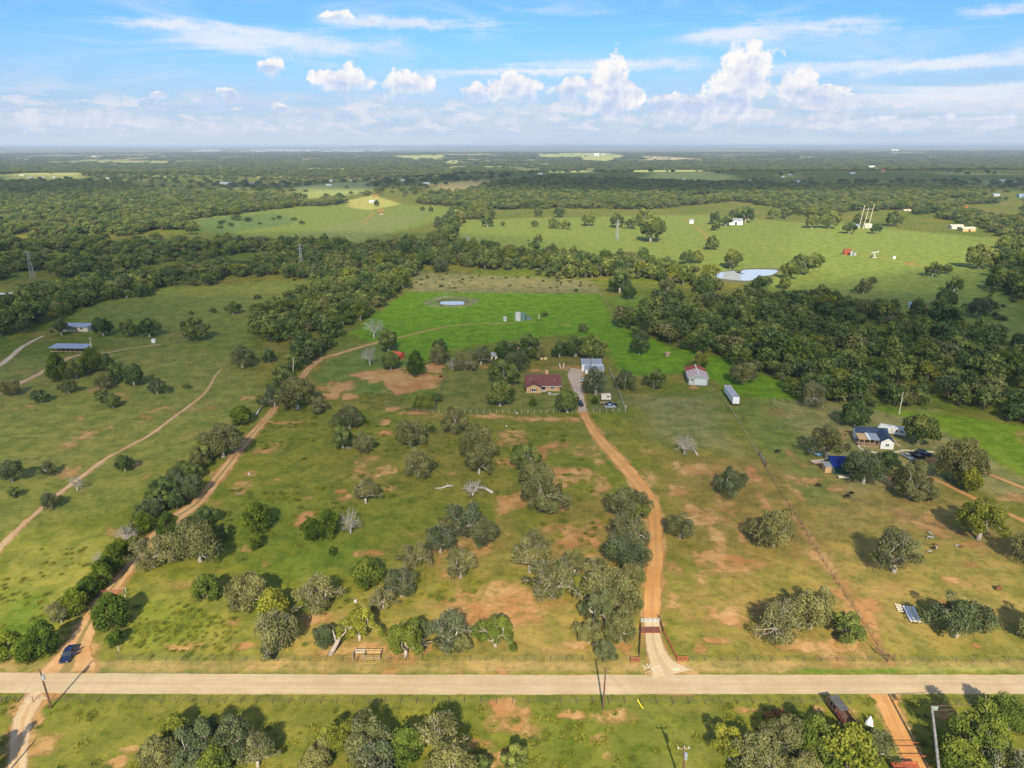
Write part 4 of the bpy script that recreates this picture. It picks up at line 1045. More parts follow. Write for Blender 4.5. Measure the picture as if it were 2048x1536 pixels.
for zi, (px, sp, lab, grp) in enumerate(WOODS):
    x, y, s, d = fill(px, sp); k = pick(len(x))
    # trees of the front edge and the tallest ones are seen whole; the nearest 300 of all become objects of their own
    for i in range(len(x)):
        inview = abs(x[i]) < .74*(y[i]*.9467+32)
        cand.append((s[i]/math.hypot(x[i], y[i])*(1.0 if inview else 0), x[i], y[i], s[i], k[i], zi))
cand.sort(key=lambda c_: -c_[0])
NIND = 140
for c_ in cand[:NIND]: src.append(woodtree(c_[1], c_[2], c_[3], int(c_[4]), WOODS[c_[5]][2], WOODS[c_[5]][3]))
rest = cand[NIND:]
SRC = [next(o for o in src if o.data == TRE[k]) if any(o.data == TRE[k] for o in src) else src[0] for k in range(6)]
def scatter(name, pts, scl, rot, knd, srcs, label=None):
    """one mass of many plants standing on points"""
    me = bpy.data.meshes.new(name); n = len(pts); me.vertices.add(n); me.vertices.foreach_set('co', np.asarray(pts, np.float32).ravel())
    at = me.attributes.new('scl', 'FLOAT_VECTOR', 'POINT'); at.data.foreach_set('vector', np.asarray(scl, np.float32).ravel())
    at = me.attributes.new('rot', 'FLOAT_VECTOR', 'POINT'); at.data.foreach_set('vector', np.asarray(rot, np.float32).ravel())
    at = me.attributes.new('knd', 'INT', 'POINT'); at.data.foreach_set('value', np.asarray(knd, np.int32))
    o = link(name, me); tag(o, kind='stuff')
    ng = bpy.data.node_groups.new(name, 'GeometryNodeTree'); ng.interface.new_socket('Geometry', in_out='INPUT', socket_type='NodeSocketGeometry'); ng.interface.new_socket('Geometry', in_out='OUTPUT', socket_type='NodeSocketGeometry')
    N = ng.nodes; Lk = ng.links; gi = N.new('NodeGroupInput'); go = N.new('NodeGroupOutput'); jn = N.new('GeometryNodeJoinGeometry')
    def attr(nm, ty):
        a_ = N.new('GeometryNodeInputNamedAttribute'); a_.data_type = ty; a_.inputs['Name'].default_value = nm; return a_.outputs['Attribute']
    sc = attr('scl', 'FLOAT_VECTOR'); ro = attr('rot', 'FLOAT_VECTOR'); kn = attr('knd', 'INT')
    e2r = N.new('FunctionNodeEulerToRotation'); Lk.new(ro, e2r.inputs[0])
    for k, so in enumerate(srcs):
        if not (np.asarray(knd) == k).any(): continue
        cp = N.new('FunctionNodeCompare'); cp.data_type = 'INT'; cp.operation = 'EQUAL'; Lk.new(kn, cp.inputs['A'] if cp.inputs['A'].type == 'INT' else cp.inputs[2])
        ib = [s_ for s_ in cp.inputs if s_.type == 'INT']; 
        for l_ in list(cp.inputs[0].links): Lk.remove(l_)
        Lk.new(kn, ib[0]); ib[1].default_value = k
        oi = N.new('GeometryNodeObjectInfo'); oi.transform_space = 'ORIGINAL'; oi.inputs['Object'].default_value = so; oi.inputs['As Instance'].default_value = True
        ip = N.new('GeometryNodeInstanceOnPoints'); Lk.new(gi.outputs[0], ip.inputs['Points']); Lk.new(cp.outputs[0], ip.inputs['Selection']); Lk.new(oi.outputs['Geometry'], ip.inputs['Instance'])
        Lk.new(e2r.outputs[0], ip.inputs['Rotation']); Lk.new(sc, ip.inputs['Scale']); Lk.new(ip.outputs[0], jn.inputs[0])
    Lk.new(jn.outputs[0], go.inputs[0]); md = o.modifiers.new('scatter', 'NODES'); md.node_group = ng
    if label: o['label'] = label
    return o
def mass(name, x, y, D, k, zsc=(.75, 1.3), flat=None, label=None):
    n = len(x); s = np.asarray(D)/10; z = s*rng.uniform(*zsc, n)
    if flat is not None: z = np.minimum(z, flat*rng.uniform(.8, 1.2, n))
    scatter(name, np.stack([x, y, height(x, y)], 1), np.stack([s, s, z], 1), np.stack([np.zeros(n), np.zeros(n), rng.uniform(0, 6.28, n)], 1), k, SRC, label)
r_ = np.array([c_[1:5] for c_ in rest])
mass("woodland", r_[:, 0], r_[:, 1], r_[:, 2], r_[:, 3].astype(int), label="dense green woods between the pastures and behind the trailer")
xs, ys, ss = [], [], []
for px, sp in WOODS2:
    x, y, s, d = fill(px, sp, {8.5: .43, 13: .15}.get(sp, .34)); xs.append(x); ys.append(y); ss.append(s)
x = np.concatenate(xs); y = np.concatenate(ys); s = np.concatenate(ss)
mass("ridge_woodland", x, y, s, pick(len(x)), flat=1.15, label="dark woods covering the low ridge and the left valley")
# far plain: groves thinning into fields
Yf = np.exp(rng.uniform(math.log(2350), math.log(9500), 24000)); Xf = rng.uniform(-1, 1, len(Yf))*.86*(Yf*.9467+32)
ok = np.ones(len(Xf), bool)
for g in FARG: ok &= ~in_poly(Xf, Yf, g)
fnn = fbm(Xf/900+3, Yf/2200, 11, 5); fn2_ = fbm(Xf/260, Yf/700, 12, 4)
ok &= (fn2_*.6+fnn*.4 < np.where(Yf < 4800, .64, .575)); ok &= rng.random(len(Xf)) < np.where(Yf < 4800, .9, .75); ok &= height(Xf, Yf) < 60
Xf, Yf = Xf[ok], Yf[ok]; Df = Yf*.0085*rng.uniform(.7, 1.5, len(Yf))
mass("far_woodland", Xf, Yf, Df, pick(len(Xf)), flat=1.0, label="hazy woods of the far plain")
# scattered trees standing on the far pale fields
Xs, Ys = [], []
for g in FARG:
    a_ = np.array(g); n = 10; x = rng.uniform(a_[:, 0].min(), a_[:, 0].max(), n); y = rng.uniform(a_[:, 1].min(), a_[:, 1].max(), n); ok = in_poly(x, y, g); Xs.append(x[ok]); Ys.append(y[ok])
Xs = np.concatenate(Xs); Ys = np.concatenate(Ys)
mass("scattered_far_trees", Xs, Ys, 8+.004*Ys*rng.uniform(.5, 1.5, len(Xs)), pick(len(Xs)), flat=1.1, label="scattered small trees on the far pale fields")
# low brush
BR = [([(840,545),(1180,560),(1205,584),(815,578)], 7, .3, 2.9), ([(1960,580),(2150,590),(2150,660),(1980,640)], 10, .6, 5), ([(560,560),(650,550),(600,590),(480,600)], 14, .5, 5), ([(400,445),(560,430),(600,440),(450,462)], 26, .5, 11),
      ([(340,590),(600,570),(620,600),(400,640)], 30, .35, 4), ([(910,480),(1200,470),(1200,505),(930,490)], 30, .3, 5), ([(1880,430),(2150,440),(2150,480),(1980,468)], 30, .5, 12), ([(0,700),(500,700),(400,900),(0,960)], 26, .2, 3.2),
      ([(-100,346),(500,346),(1080,350),(960,368),(820,398),(760,392),(690,396),(570,392),(480,388),(300,375),(-100,364)], 26, .42, 17), ([(1490,360),(2200,366),(2200,394),(1990,384),(1880,374),(1490,366)], 26, .42, 17), ([(1320,380),(1500,372),(1500,402),(1330,405)], 30, .3, 14), ([(1700,372),(1880,378),(1900,398),(1700,400)], 26, .4, 14)]
xs, ys, ss = [], [], []
for px, sp, kp, D_ in BR:
    x, y, s, d = fill(px, sp, keep=kp); xs.append(x); ys.append(y); ss.append(D_*rng.uniform(.5, 1.4, len(x)))
x = np.concatenate(xs); y = np.concatenate(ys); s = np.concatenate(ss)
mass("brush", x, y, s, np.where(rng.random(len(x)) < .7, 5, 3), zsc=(.6, .9), label="low brush scattered over rough pasture")
# tufts of taller weeds in the near pastures
def tuft_mesh():
    n = 46; p = rng.normal(size=(n, 2))*.35; a = rng.uniform(0, 6.28, n); h = rng.uniform(.12, .38, n); w = .09
    vs = []; 
    for i in range(n):
        dx, dy = math.cos(a[i])*w, math.sin(a[i])*w; lx, ly = rng.normal(size=2)*.38
        vs += [(p[i, 0]-dx, p[i, 1]-dy, 0), (p[i, 0]+dx, p[i, 1]+dy, 0), (p[i, 0]+lx+dx*.4, p[i, 1]+ly+dy*.4, h[i]), (p[i, 0]+lx-dx*.4, p[i, 1]+ly-dy*.4, h[i])]
    return leaf_mesh("weed_tuft", np.array(vs), np.arange(n*4).reshape(-1, 4), rng.uniform(.2, 1, n), L_weed)
L_weed = leaf_mat("weeds", (.14, .18, .025), (.30, .30, .06), .45)
tuft = link("weed_tuft", tuft_mesh(), None, P(610, 1290)); tag(tuft, "small tuft of tall grass by the leaning-trunk oak", "grass tuft")
WEED = [([(250,1160),(430,1230),(560,1250),(560,1322),(250,1322)], 1.5), ([(-60,1060),(230,1100),(130,1270),(-60,1290)], 2.2), ([(430,980),(780,960),(780,1120),(430,1140)], 2.6), ([(560,1150),(1000,1150),(1000,1200),(560,1250)], 3.0),
        ([(-60,1395),(2100,1395),(2100,1560),(-60,1560)], 2.6), ([(600,830),(1150,850),(1250,1150),(600,950)], 4.2),
        ([(720,785),(870,790),(860,820),(715,822)], 1.6), ([(520,840),(700,850),(700,900),(520,900)], 2.2)]
xs, ys, ss = [], [], []
for px, sp in WEED:
    x, y, s, d = fill(px, sp); w_ = fbm(x/14, y/14, 41, 4)+rng.normal(size=len(x))*.10 > .52; x, y = x[w_], y[w_]; xs.append(x); ys.append(y); ss.append(rng.uniform(.5, 1.3, len(x))*(sp/2)**.4)
x = np.concatenate(xs); y = np.concatenate(ys); s = np.concatenate(ss)
ROADG = seg_dist(x, y, [tuple(P(p_[0], p_[1])[:2]) for p_ in road_px])[0] > 4.2
for T_ in (DRIVE, APRON, LTRACK[:16], SDRIVE, SDRIVE2, PATH):
    ROADG &= seg_dist(x, y, [tuple(P(p_[0], p_[1])[:2]) for p_ in T_])[0] > 2.4
x, y, s = x[ROADG], y[ROADG], s[ROADG]
scatter("tall_grass", np.stack([x, y, np.zeros(len(x))], 1), np.stack([s, s, s], 1), np.stack([np.zeros(len(x)), np.zeros(len(x)), rng.uniform(0, 6.28, len(x))], 1), np.zeros(len(x), int), [tuft], "tall grass and weeds in the near pastures")
print("trees", HANDTREES, "woods rest", len(rest), "ridge", len(Xf), "weeds", len(x))
# ------------------------------------------------------------------ paints and metals
M_brick = simple("tan_brick", (.50, .32, .17), .9, var=.18, scale=6)
M_shingle = simple("maroon_shingles", (.15, .056, .048), .9, var=.25, scale=3)
M_wht = simple("white_paint", (.74, .73, .70), .5, var=.06, scale=1.5, dirt=((.5, .47, .42), .62))
M_glass = simple("dark_window_glass", (.03, .035, .04), .08, var=.1, spec=.8)
M_zinc = simple("blue_grey_metal_roof", (.40, .43, .47), .42, metal=.3, var=.10, scale=1.2)
M_galv = simple("galvanised_metal", (.50, .52, .53), .4, metal=.5, var=.12, scale=1.5)
M_rust = simple("rust_red_metal", (.30, .075, .035), .8, var=.35, scale=1.2)
M_pipe = simple("rust_red_pipe", (.36, .10, .05), .7, var=.3, scale=2)
M_brown = simple("rusty_brown_steel", (.13, .07, .05), .8, var=.4, scale=2)
M_navy = simple("navy_roofing", (.032, .05, .095), .55, var=.25, scale=1.5)
M_tarp = simple("blue_tarpaulin", (.008, .02, .16), .45, var=.25, scale=1)
M_green = simple("dark_green_sheeting", (.015, .09, .06), .6, var=.25, scale=1)
M_wood = simple("weathered_timber", (.33, .24, .15), .9, var=.35, scale=3)
M_tan = simple("tan_plywood", (.55, .36, .17), .85, var=.2, scale=2)
M_cream = simple("cream_siding", (.62, .55, .42), .8, var=.1, scale=2)
M_pole = simple("creosoted_pole_wood", (.14, .075, .05), .85, var=.35, scale=3)
M_polegrey = simple("grey_pole_wood", (.20, .19, .20), .85, var=.3, scale=3)
M_post = simple("pale_fence_post", (.55, .50, .42), .8, var=.3, scale=3)
M_postd = simple("dark_fence_post", (.12, .09, .07), .85, var=.4, scale=3)
M_wire = simple("fence_wire", (.16, .155, .15), .6, metal=.4)
M_black = simple("black_rubber", (.02, .02, .022), .7, var=.2)
M_carblue = simple("dark_blue_car_paint", (.020, .032, .085), .18, metal=.3, var=.06, spec=.7)
M_carblack = simple("black_car_paint", (.012, .014, .022), .18, metal=.2, var=.06, spec=.7)
M_carsilver = simple("silver_car_paint", (.52, .54, .56), .25, metal=.4, var=.05, spec=.6)
M_carsky = simple("light_blue_car_paint", (.22, .42, .55), .3, var=.06, spec=.6)
M_chrome = simple("bright_trim", (.7, .7, .7), .2, metal=.7, var=.05)
M_hay = simple("hay", (.52, .38, .17), .95, var=.3, scale=6)
M_conc = simple("pale_concrete", (.52, .48, .42), .9, var=.15, scale=1)
M_cow = simple("black_hide", (.016, .014, .014), .7, var=.3)
M_cowb = simple("red_brown_hide", (.22, .08, .03), .75, var=.3)
M_cowp, q = mat_new("piebald_hide")
cn = q.noise(q.node('ShaderNodeTexCoord').outputs['Object'], 1.6, 1.5, .5)
q.l.new(q.node('ShaderNodeBsdfPrincipled', {'Base Color': q.mix(q.smooth(cn, .48, .51), (.02, .017, .015), (.72, .68, .60)), 'Roughness': .8}).outputs[0], q.node('ShaderNodeOutputMaterial').inputs[0])
M_terra = simple("red_roof_sheet", (.55, .10, .05), .6, var=.12)
M_yel = simple("yellow_plastic", (.75, .62, .02), .5, var=.05)
def span(a, b):
    """ground points for two pixels: first point, heading and length between them"""
    p = P(*a); q_ = P(*b); d = q_-p; return p, math.atan2(d.y, d.x), d.length
def gable(mb, w, d, eave, ridge, over=.4, thick=.12, x0=0, y0=0):
    """two roof slabs with the ridge along y"""
    for s_ in (-1, 1):
        mb.add([(x0, y0-over, ridge), (x0, y0+d+over, ridge), (x0+s_*(w/2+over), y0+d+over, eave-over*(ridge-eave)/(w/2)), (x0+s_*(w/2+over), y0-over, eave-over*(ridge-eave)/(w/2)),
                (x0, y0-over, ridge+thick), (x0, y0+d+over, ridge+thick), (x0+s_*(w/2+over), y0+d+over, eave+thick-over*(ridge-eave)/(w/2)), (x0+s_*(w/2+over), y0-over, eave+thick-over*(ridge-eave)/(w/2))],
               [(0,1,2,3),(4,5,6,7),(0,1,5,4),(1,2,6,5),(2,3,7,6),(3,0,4,7)])
def window(par, x, y, z, w, h, name="window"):
    f = MB(); t_ = .12
    f.box((x, y, z+h/2), (w+.2, .1, t_)).box((x, y, z-h/2), (w+.2, .1, t_)).box((x-w/2, y, z), (t_, .1, h)).box((x+w/2, y, z), (t_, .1, h)).box((x, y, z), (.09, .1, h))
    fr = f.obj(name, M_wht, par)
    for s_ in (-1, 1): MB().box((x+s_*w/4, y+.03, z), (w/2-.1, .05, h-.12)).obj("pane", M_glass, fr)
# ------------------------------------------------------------------ brick ranch house
p = P(1087, 786); hs = empty("brick_house", (p.x, p.y, 0), .0, "tan brick ranch house with a maroon shingle roof inside the fenced yard", "house")
W_ = 14.6
MB().box((-4.2, 3.5, 1.3), (6.2, 7, 2.6)).box((4.0, 5.4, 1.3), (6.0, 6.0, 2.6)).box((0, 9, 1.3), (W_-.3, 8, 2.58)).obj("wall", M_brick, hs, bev=.02)
r = MB()
r.add([(-W_/2-.5, 1.6, 2.5), (W_/2+.5, 1.6, 2.5), (W_/2+.5, 8.6, 5.4), (-W_/2-.5, 8.6, 5.4), (-W_/2-.5, 1.6, 2.62), (W_/2+.5, 1.6, 2.62), (W_/2+.5, 8.6, 5.55), (-W_/2-.5, 8.6, 5.55)], [(0,1,2,3),(4,5,6,7),(0,1,5,4),(1,2,6,5),(2,3,7,6),(3,0,4,7)])
r.add([(-W_/2-.5, 8.6, 5.4), (W_/2+.5, 8.6, 5.4), (W_/2+.5, 14.6, 2.5), (-W_/2-.5, 14.6, 2.5), (-W_/2-.5, 8.6, 5.55), (W_/2+.5, 8.6, 5.55), (W_/2+.5, 14.6, 2.62), (-W_/2-.5, 14.6, 2.62)], [(0,1,2,3),(4,5,6,7),(0,1,5,4),(1,2,6,5),(2,3,7,6),(3,0,4,7)])
rf = r.obj("roof", M_shingle, hs)
g_ = MB(); gable(g_, 6.4, 7.5, 2.62, 4.0, .45, .12, -4.2, 0.0); g_.obj("wing_roof", M_shingle, hs)
MB().prism([(-7.25, 2.55), (-1.15, 2.55), (-4.2, 3.85)], 'y', .02, .25).obj("gable_wall", M_brick, hs)
MB().prism([(2.05, 2.5), (13.9, 2.5), (8.5, 5.3)], 'x', -W_/2+.1, W_/2-.1).obj("gable_end", M_cream, hs)
MB().box((-.05, 1.6, 2.35), (2.2, .2, .25)).obj("porch_beam", M_wood, hs)
for x_ in (-.9, 1.0): MB().box((x_, 1.6, 1.15), (.14, .14, 2.3)).obj("porch_post", M_wht, hs)
MB().box((0, 3.2, .1), (2.3, 3.6, .2)).obj("porch_floor", M_conc, hs)
MB().box((.1, 4.9, 1.05), (1.0, .1, 2.1)).obj("door", M_brown, hs)
for x_, y_ in ((-5.5, 5.2), (-1.5, 6.0), (4.8, 4.6)): MB().tube([(x_, y_, 3.9), (x_, y_, 4.9)], .14, 8).obj('vent_pipe', M_galv, rf)
MB().box((0, 1.35, 2.48), (W_+1.0, .12, .14)).obj('gutter', M_wht, hs)
window(hs, -4.2, -.05, 1.4, 1.9, 1.35); window(hs, 3.9, 2.35, 1.45, 1.3, 1.4)
for x_ in (-5.45, -2.95): MB().box((x_, -.06, 1.4), (.35, .08, 1.5)).obj("shutter", M_rust, hs)
MB().box((1.8, 10.6, 3.6), (1.4, 1.1, 6.4)).obj("chimney", M_brick, rf, bev=.02)
MB().box((2.6, -.7, .05), (1.3, 3.0, .1)).box((5.2, -1.7, .05), (5.0, .9, .1)).obj("walkway", M_conc, hs)
# ------------------------------------------------------------------ two-tier metal shed
p = P(1188, 748); sh = empty("metal_shed", (p.x, p.y, 0), -.03, "long blue-grey metal shed at the end of the house driveway", "shed")
MB().box((.3, 2.2, 1.2), (8.6, 4.0, 2.4)).box((-.6, 7.5, 1.5), (9.6, 6.4, 3.0)).obj("wall", M_wht, sh)
for i in range(9): MB().box((-3.7+i*1.0, 2.0, 2.75), (.97, 5.0, .08), rx=.06).obj("roof_sheet", M_zinc, sh)
for i in range(9): MB().box((-5.0+i*1.09, 8.0, 3.55), (1.06, 7.4, .08), rx=.09).obj("roof_sheet", M_zinc, sh)
MB().box((-.4, 4.5, 3.1), (10.0, .12, .35)).obj("fascia", M_cream, sh)
MB().box((-1.5, .16, 1.1), (2.6, .1, 2.0)).box((2.2, .16, 1.1), (2.6, .1, 2.0)).obj("door", M_galv, sh)
# ------------------------------------------------------------------ striped barn
p = P(1396, 770.5); bn = empty("hay_barn", (p.x, p.y, 0), -.13, "grey metal barn with a rust and white striped roof right of the house", "barn")
MB().box((0, 7.5, 1.6), (8.2, 15, 3.2)).obj("wall", M_galv, bn)
MB().prism([(-4.1, 3.2), (4.1, 3.2), (0, 4.7)], 'y', .0, 15).obj("gable", M_galv, bn)
for s_ in (-1, 1):
    for i in range(9):
        y0 = -.4+i*1.78; l = 1.72; w2 = 4.6; a_ = 4.86; b_ = a_-w2*1.5/4.1
        if i in (0, 2, 4, 6): mm, y1, l = M_rust, y0, 1.0
        mm = M_rust if i > 4 or i % 1 else M_rust
        for (q0, q1, m_) in ((0, .80, M_wht if i < 6 else M_rust), (.82, 1.74, M_rust)):
            MB().add([(0, y0+q0, a_), (0, y0+q1, a_), (s_*w2, y0+q1, b_), (s_*w2, y0+q0, b_), (0, y0+q0, a_+.06), (0, y0+q1, a_+.06), (s_*w2, y0+q1, b_+.06), (s_*w2, y0+q0, b_+.06)], [(0,1,2,3),(4,5,6,7),(0,1,5,4),(1,2,6,5),(2,3,7,6),(3,0,4,7)]).obj("roof_sheet", m_, bn)
MB().box((0, 7.4, 4.98), (.4, 16, .08)).obj("ridge_cap", M_wht, bn)
MB().box((.9, -.06, 1.45), (5.0, .1, 2.8)).obj("door", simple("pale_zinc_door", (.60, .63, .64), .5, metal=.3, var=.12), bn)
MB().box((-2.6, -.05, 2.3), (.5, .1, .6)).obj("opening", M_black, bn)
for k in range(4): MB().box((-3.1, -.35, .35+k*.42), (1.9, .08, .16)).obj("rail", M_wht, bn)
# ------------------------------------------------------------------ long white box trailer
def wheel_set(par, pts, r=.5, w=.3, ax='x'):
    for (x_, y_) in pts:
        a_, b_ = ((x_-w/2, y_, r), (x_+w/2, y_, r)) if ax == 'x' else ((x_, y_-w/2, r), (x_, y_+w/2, r))
        t_ = MB().tube([a_, b_], r, 14).obj("wheel", M_black, par)
        c_, d_ = [tuple(np.array(a_)*1.02-np.array(b_)*.02), tuple(np.array(b_)*1.02-np.array(a_)*.02)]
        MB().tube([c_, d_], r*.55, 10).obj("rim", M_chrome, t_)
p, hd, L_ = span((1471, 812.5), (1452, 785)); tr = empty("box_trailer", (p.x, p.y, 0), hd-math.pi/2, "long white box trailer with a grey roof parked alone on the grass", "trailer")
L_ = 15.5
MB().box((0, L_/2, 2.45), (2.6, L_, 2.7)).obj("body", simple("white_trailer_panel", (.82, .83, .84), .4, var=.06), tr, bev=.04)
MB().box((0, L_/2, 3.84), (2.3, L_-.5, .06)).obj("roof", simple("grey_trailer_roof", (.36, .34, .38), .6, var=.12), tr)
for k in range(13): MB().box((-1.32, .9+k*1.15, 2.45), (.04, .08, 2.6)).obj("rib", M_wht, tr)
for s_ in (-1, 1): MB().box((s_*.63, -.06, 2.4), (1.22, .08, 2.5)).obj("door", M_wht, tr)
MB().box((0, .0, .75), (2.5, .2, .25)).obj("bumper", M_brown, tr)
wheel_set(tr, [(s_*1.05, y_) for s_ in (-1, 1) for y_ in (11.2, 12.5)])
for s_ in (-1, 1): MB().box((s_*.8, 3.2, .6), (.15, .15, 1.2)).obj("landing_leg", M_brown, tr)
# ------------------------------------------------------------------ cars
def car(p, hd, L, W2, Ht, paint, label, kind='sedan', open_doors=False, name="parked_car"):
    """front of the car points along local -y"""
    e = empty(name, p, hd, label, 'car' if kind != 'truck' else 'pickup truck')
    if kind == 'sedan': low = [(-L/2, .35), (-L/2+.05, .68), (-L*.22, .88), (L*.36, .93), (L/2-.03, .85), (L/2, .4)]; cab = [(-L*.20, .88), (-L*.07, Ht), (L*.19, Ht), (L*.37, .92)]
    elif kind == 'suv': low = [(-L/2, .4), (-L/2+.05, .85), (-L*.24, 1.02), (L*.48, 1.02), (L/2, .45)]; cab = [(-L*.22, 1.0), (-L*.10, Ht), (L*.40, Ht), (L*.47, 1.0)]
    else: low = [(-L/2, .45), (-L/2+.04, 1.0), (-L*.24, 1.1), (L*.5, 1.1), (L/2, .45)]; cab = [(-L*.22, 1.08), (-L*.12, Ht), (L*.10, Ht), (L*.13, 1.08)]
    b = MB(); b.prism([(y_, z_) for y_, z_ in low], 'x', -W2/2, W2/2); b.obj("body", paint, e, bev=.05, smooth=False)
    cb = MB(); n = len(cab); vs = []
    for s_ in (-1, 1):
        for i, (y_, z_) in enumerate(cab): vs.append((s_*(W2/2-(.05 if z_ < Ht else .22)), y_, z_))
    cb.add(vs, [tuple(range(n)), tuple(range(2*n-1, n-1, -1))]+[(i, i+n, (i+1) % n+n, (i+1) % n) for i in range(n)]); cb.obj("cabin", M_glass, e, bev=.02)
    MB().box((0, (cab[1][0]+cab[2][0])/2, Ht+.01), (W2-.40, cab[2][0]-cab[1][0]+.08, .06)).obj("roof", paint, e, bev=.02)
    for s_ in (-1, 1):
        ym = (cab[1][0]+cab[2][0])/2
        MB().add([(s_*(W2/2-.04), ym-.05, .9), (s_*(W2/2-.04), ym+.07, .9), (s_*(W2/2-.2), ym+.07, Ht), (s_*(W2/2-.2), ym-.05, Ht), (s_*(W2/2-.1), ym-.05, .9), (s_*(W2/2-.1), ym+.07, .9), (s_*(W2/2-.26), ym+.07, Ht), (s_*(W2/2-.26), ym-.05, Ht)], [(0,1,2,3),(4,5,6,7),(0,1,5,4),(1,2,6,5),(2,3,7,6),(3,0,4,7)]).obj("pillar", paint, e)
        MB().box((s_*W2*.34, -L/2-.01, .66), (.34, .06, .14)).obj("headlight", M_chrome, e)
        MB().box((s_*W2*.36, L/2+.01, .72), (.28, .05, .14)).obj("tail_light", M_rust, e)
        MB().box((s_*(W2/2+.09), cab[0][0]+.25, .98), (.16, .1, .12)).obj("mirror", paint, e)
    MB().box((0, -L/2-.02, .48), (W2*.7, .05, .12)).obj("grille", M_black, e)
    wheel_set(e, [(s_*(W2/2-.1), y_) for s_ in (-1, 1) for y_ in (-L*.31, L*.30)], .33, .24)
    if kind == 'truck': MB().box((0, L*.32, 1.12), (W2-.3, L*.33, .03)).obj("bed", M_black, e)
    if open_doors:
        for y_, a_ in ((-L*.14, .95), (L*.10, .85)):
            d = MB().box((.0, .5, .72), (.07, 1.0, .62)).box((.0, .55, 1.22), (.04, .85, .05)).obj("open_door", paint, e, (-W2/2-.02, y_, 0), a_)
            MB().box((.0, .5, 1.1), (.03, .85, .26)).obj("pane", M_glass, d)
    return e
p, hd, L_ = span((126, 1333), (149.5, 1292)); mid = (p+P(149.5, 1292))/2
car((mid.x, mid.y, 0), hd-math.pi/2, 5.3, 1.95, 1.48, M_carblue, "dark blue sedan with its side doors open at the mouth of the left track", 'sedan', True)
for o in [o for o in bpy.data.objects if o.name.startswith('open_door')]: o.location.x *= -1; o.rotation_euler.z *= -1
p = P(1220, 815.5); car((p.x, p.y, 0), math.pi/2, 4.4, 1.8, 1.45, M_carsilver, "silver car parked side-on by the yard fence", 'sedan')
p = P(1222, 811); car((p.x, p.y, 0), math.pi/2+.05, 4.7, 1.85, 1.4, M_carblack, "dark car hidden behind the silver car by the yard fence", 'sedan')
p = P(1160, 810); car((p.x, p.y, 0), .15, 5.2, 1.95, 1.75, M_carblack, "black pickup truck half under the tree at the yard gate", 'truck')
p = P(1171, 764); car((p.x, p.y, 0), .9, 4.6, 1.85, 1.6, M_wht, "white car beside the driveway below the metal shed", 'suv')
p = P(1815, 916); car((p.x, p.y, 0), .25, 4.6, 1.8, 1.45, M_carsilver, "pale silver car, left one of three parked by the cottage", 'sedan')
p = P(1832, 915); car((p.x, p.y, 0), .55, 5.2, 1.95, 1.75, M_carblack, "black pickup, middle one of three vehicles parked by the cottage", 'truck')
p = P(1847, 910); car((p.x, p.y, 0), .65, 4.7, 1.85, 1.55, M_carblue, "dark blue car, right one of three parked by the cottage", 'suv')
p = P(1630, 909); car((p.x, p.y, 0), .5, 4.6, 1.8, 1.5, M_carsky, "light blue car under the oak left of the blue tarp shed", 'suv')
# flatbed and little tan camper by the yard fence
p = P(1213, 808); e = empty("flatbed_trailer", (p.x, p.y, 0), .0, "rusty flatbed trailer between the tan camper and the silver car", "trailer")
for k in range(6): MB().box((0, -.9+k*.36, .62), (5.6, .33, .06)).obj("plank", M_wood, e)
MB().box((0, 0, .5), (5.4, 1.6, .12)).box((3.2, 0, .5), (1.4, .12, .1)).obj("frame", M_rust, e); wheel_set(e, [(-.5, -1.0), (.4, -1.0), (-.5, 1.0), (.4, 1.0)], .33, .22, 'y')
p = P(1212, 802); e = empty("small_camper", (p.x, p.y, 0), .0, "small cream camper with one dark window beside the yard fence", "camper")
MB().prism([(-1.9, .5), (-2.0, 2.5), (1.8, 2.8), (2.1, .5)], 'y', 0, 2.2).obj("body", M_cream, e, bev=.06); MB().box((.9, -.03, 1.9), (1.2, .06, .5)).obj("window", M_glass, e); wheel_set(e, [(0, .1), (0, 2.1)], .35, .22, 'y')
# ------------------------------------------------------------------ homestead at right
p, hd, L_ = span((1754, 866), (1811, 875.5)); e = empty("travel_trailer", (p.x, p.y, 0), hd, "long white travel trailer behind the navy-roofed cottage", "trailer")
MB().prism([(0, .6), (0, 2.6), (.5, 3.1), (L_-.6, 3.1), (L_, 2.2), (L_-.2, .6)], 'y', 0, 2.5).obj("body", M_wht, e, bev=.07)
MB().box((L_*.66, -.03, 2.0), (.55, .06, .8)).obj("window", M_glass, e); MB().box((L_*.83, -.03, 1.95), (1.1, .06, .5)).obj("window", M_glass, e); MB().box((L_*.25, -.03, 2.0), (1.0, .06, .5)).obj("window", M_glass, e)
MB().box((L_*.5, -.03, 1.75), (.75, .05, 1.8)).obj("door", M_cream, e); MB().box((L_*.4, 1.2, 3.2), (.9, .7, .25)).obj("roof_vent", M_galv, e)
wheel_set(e, [(L_*.5, .15), (L_*.57, .15), (L_*.5, 2.35), (L_*.57, 2.35)], .36, .22, 'y'); MB().box((L_+.6, 1.2, .6), (1.4, .14, .12)).obj("tow_bar", M_brown, e)
p = P(1757, 897); e = empty("cottage", (p.x, p.y, 0), -.20, "cottage with navy roofs and a white metal porch roof in front of the travel trailer", "house")
MB().box((2.6, 3.5, 1.35), (4.2, 7, 2.7)).box((-.8, 8.8, 1.4), (10.4, 4.0, 2.8)).obj("wall", M_wht, e)
MB().prism([(.5, 2.7), (4.7, 2.7), (2.6, 4.1)], 'y', -.0, 7).obj("gable_wall", M_wht, e)
g_ = MB(); gable(g_, 4.2, 8.5, 2.75, 4.15, .35, .1, 2.6, 0); g_.obj("wing_roof", M_navy, e)
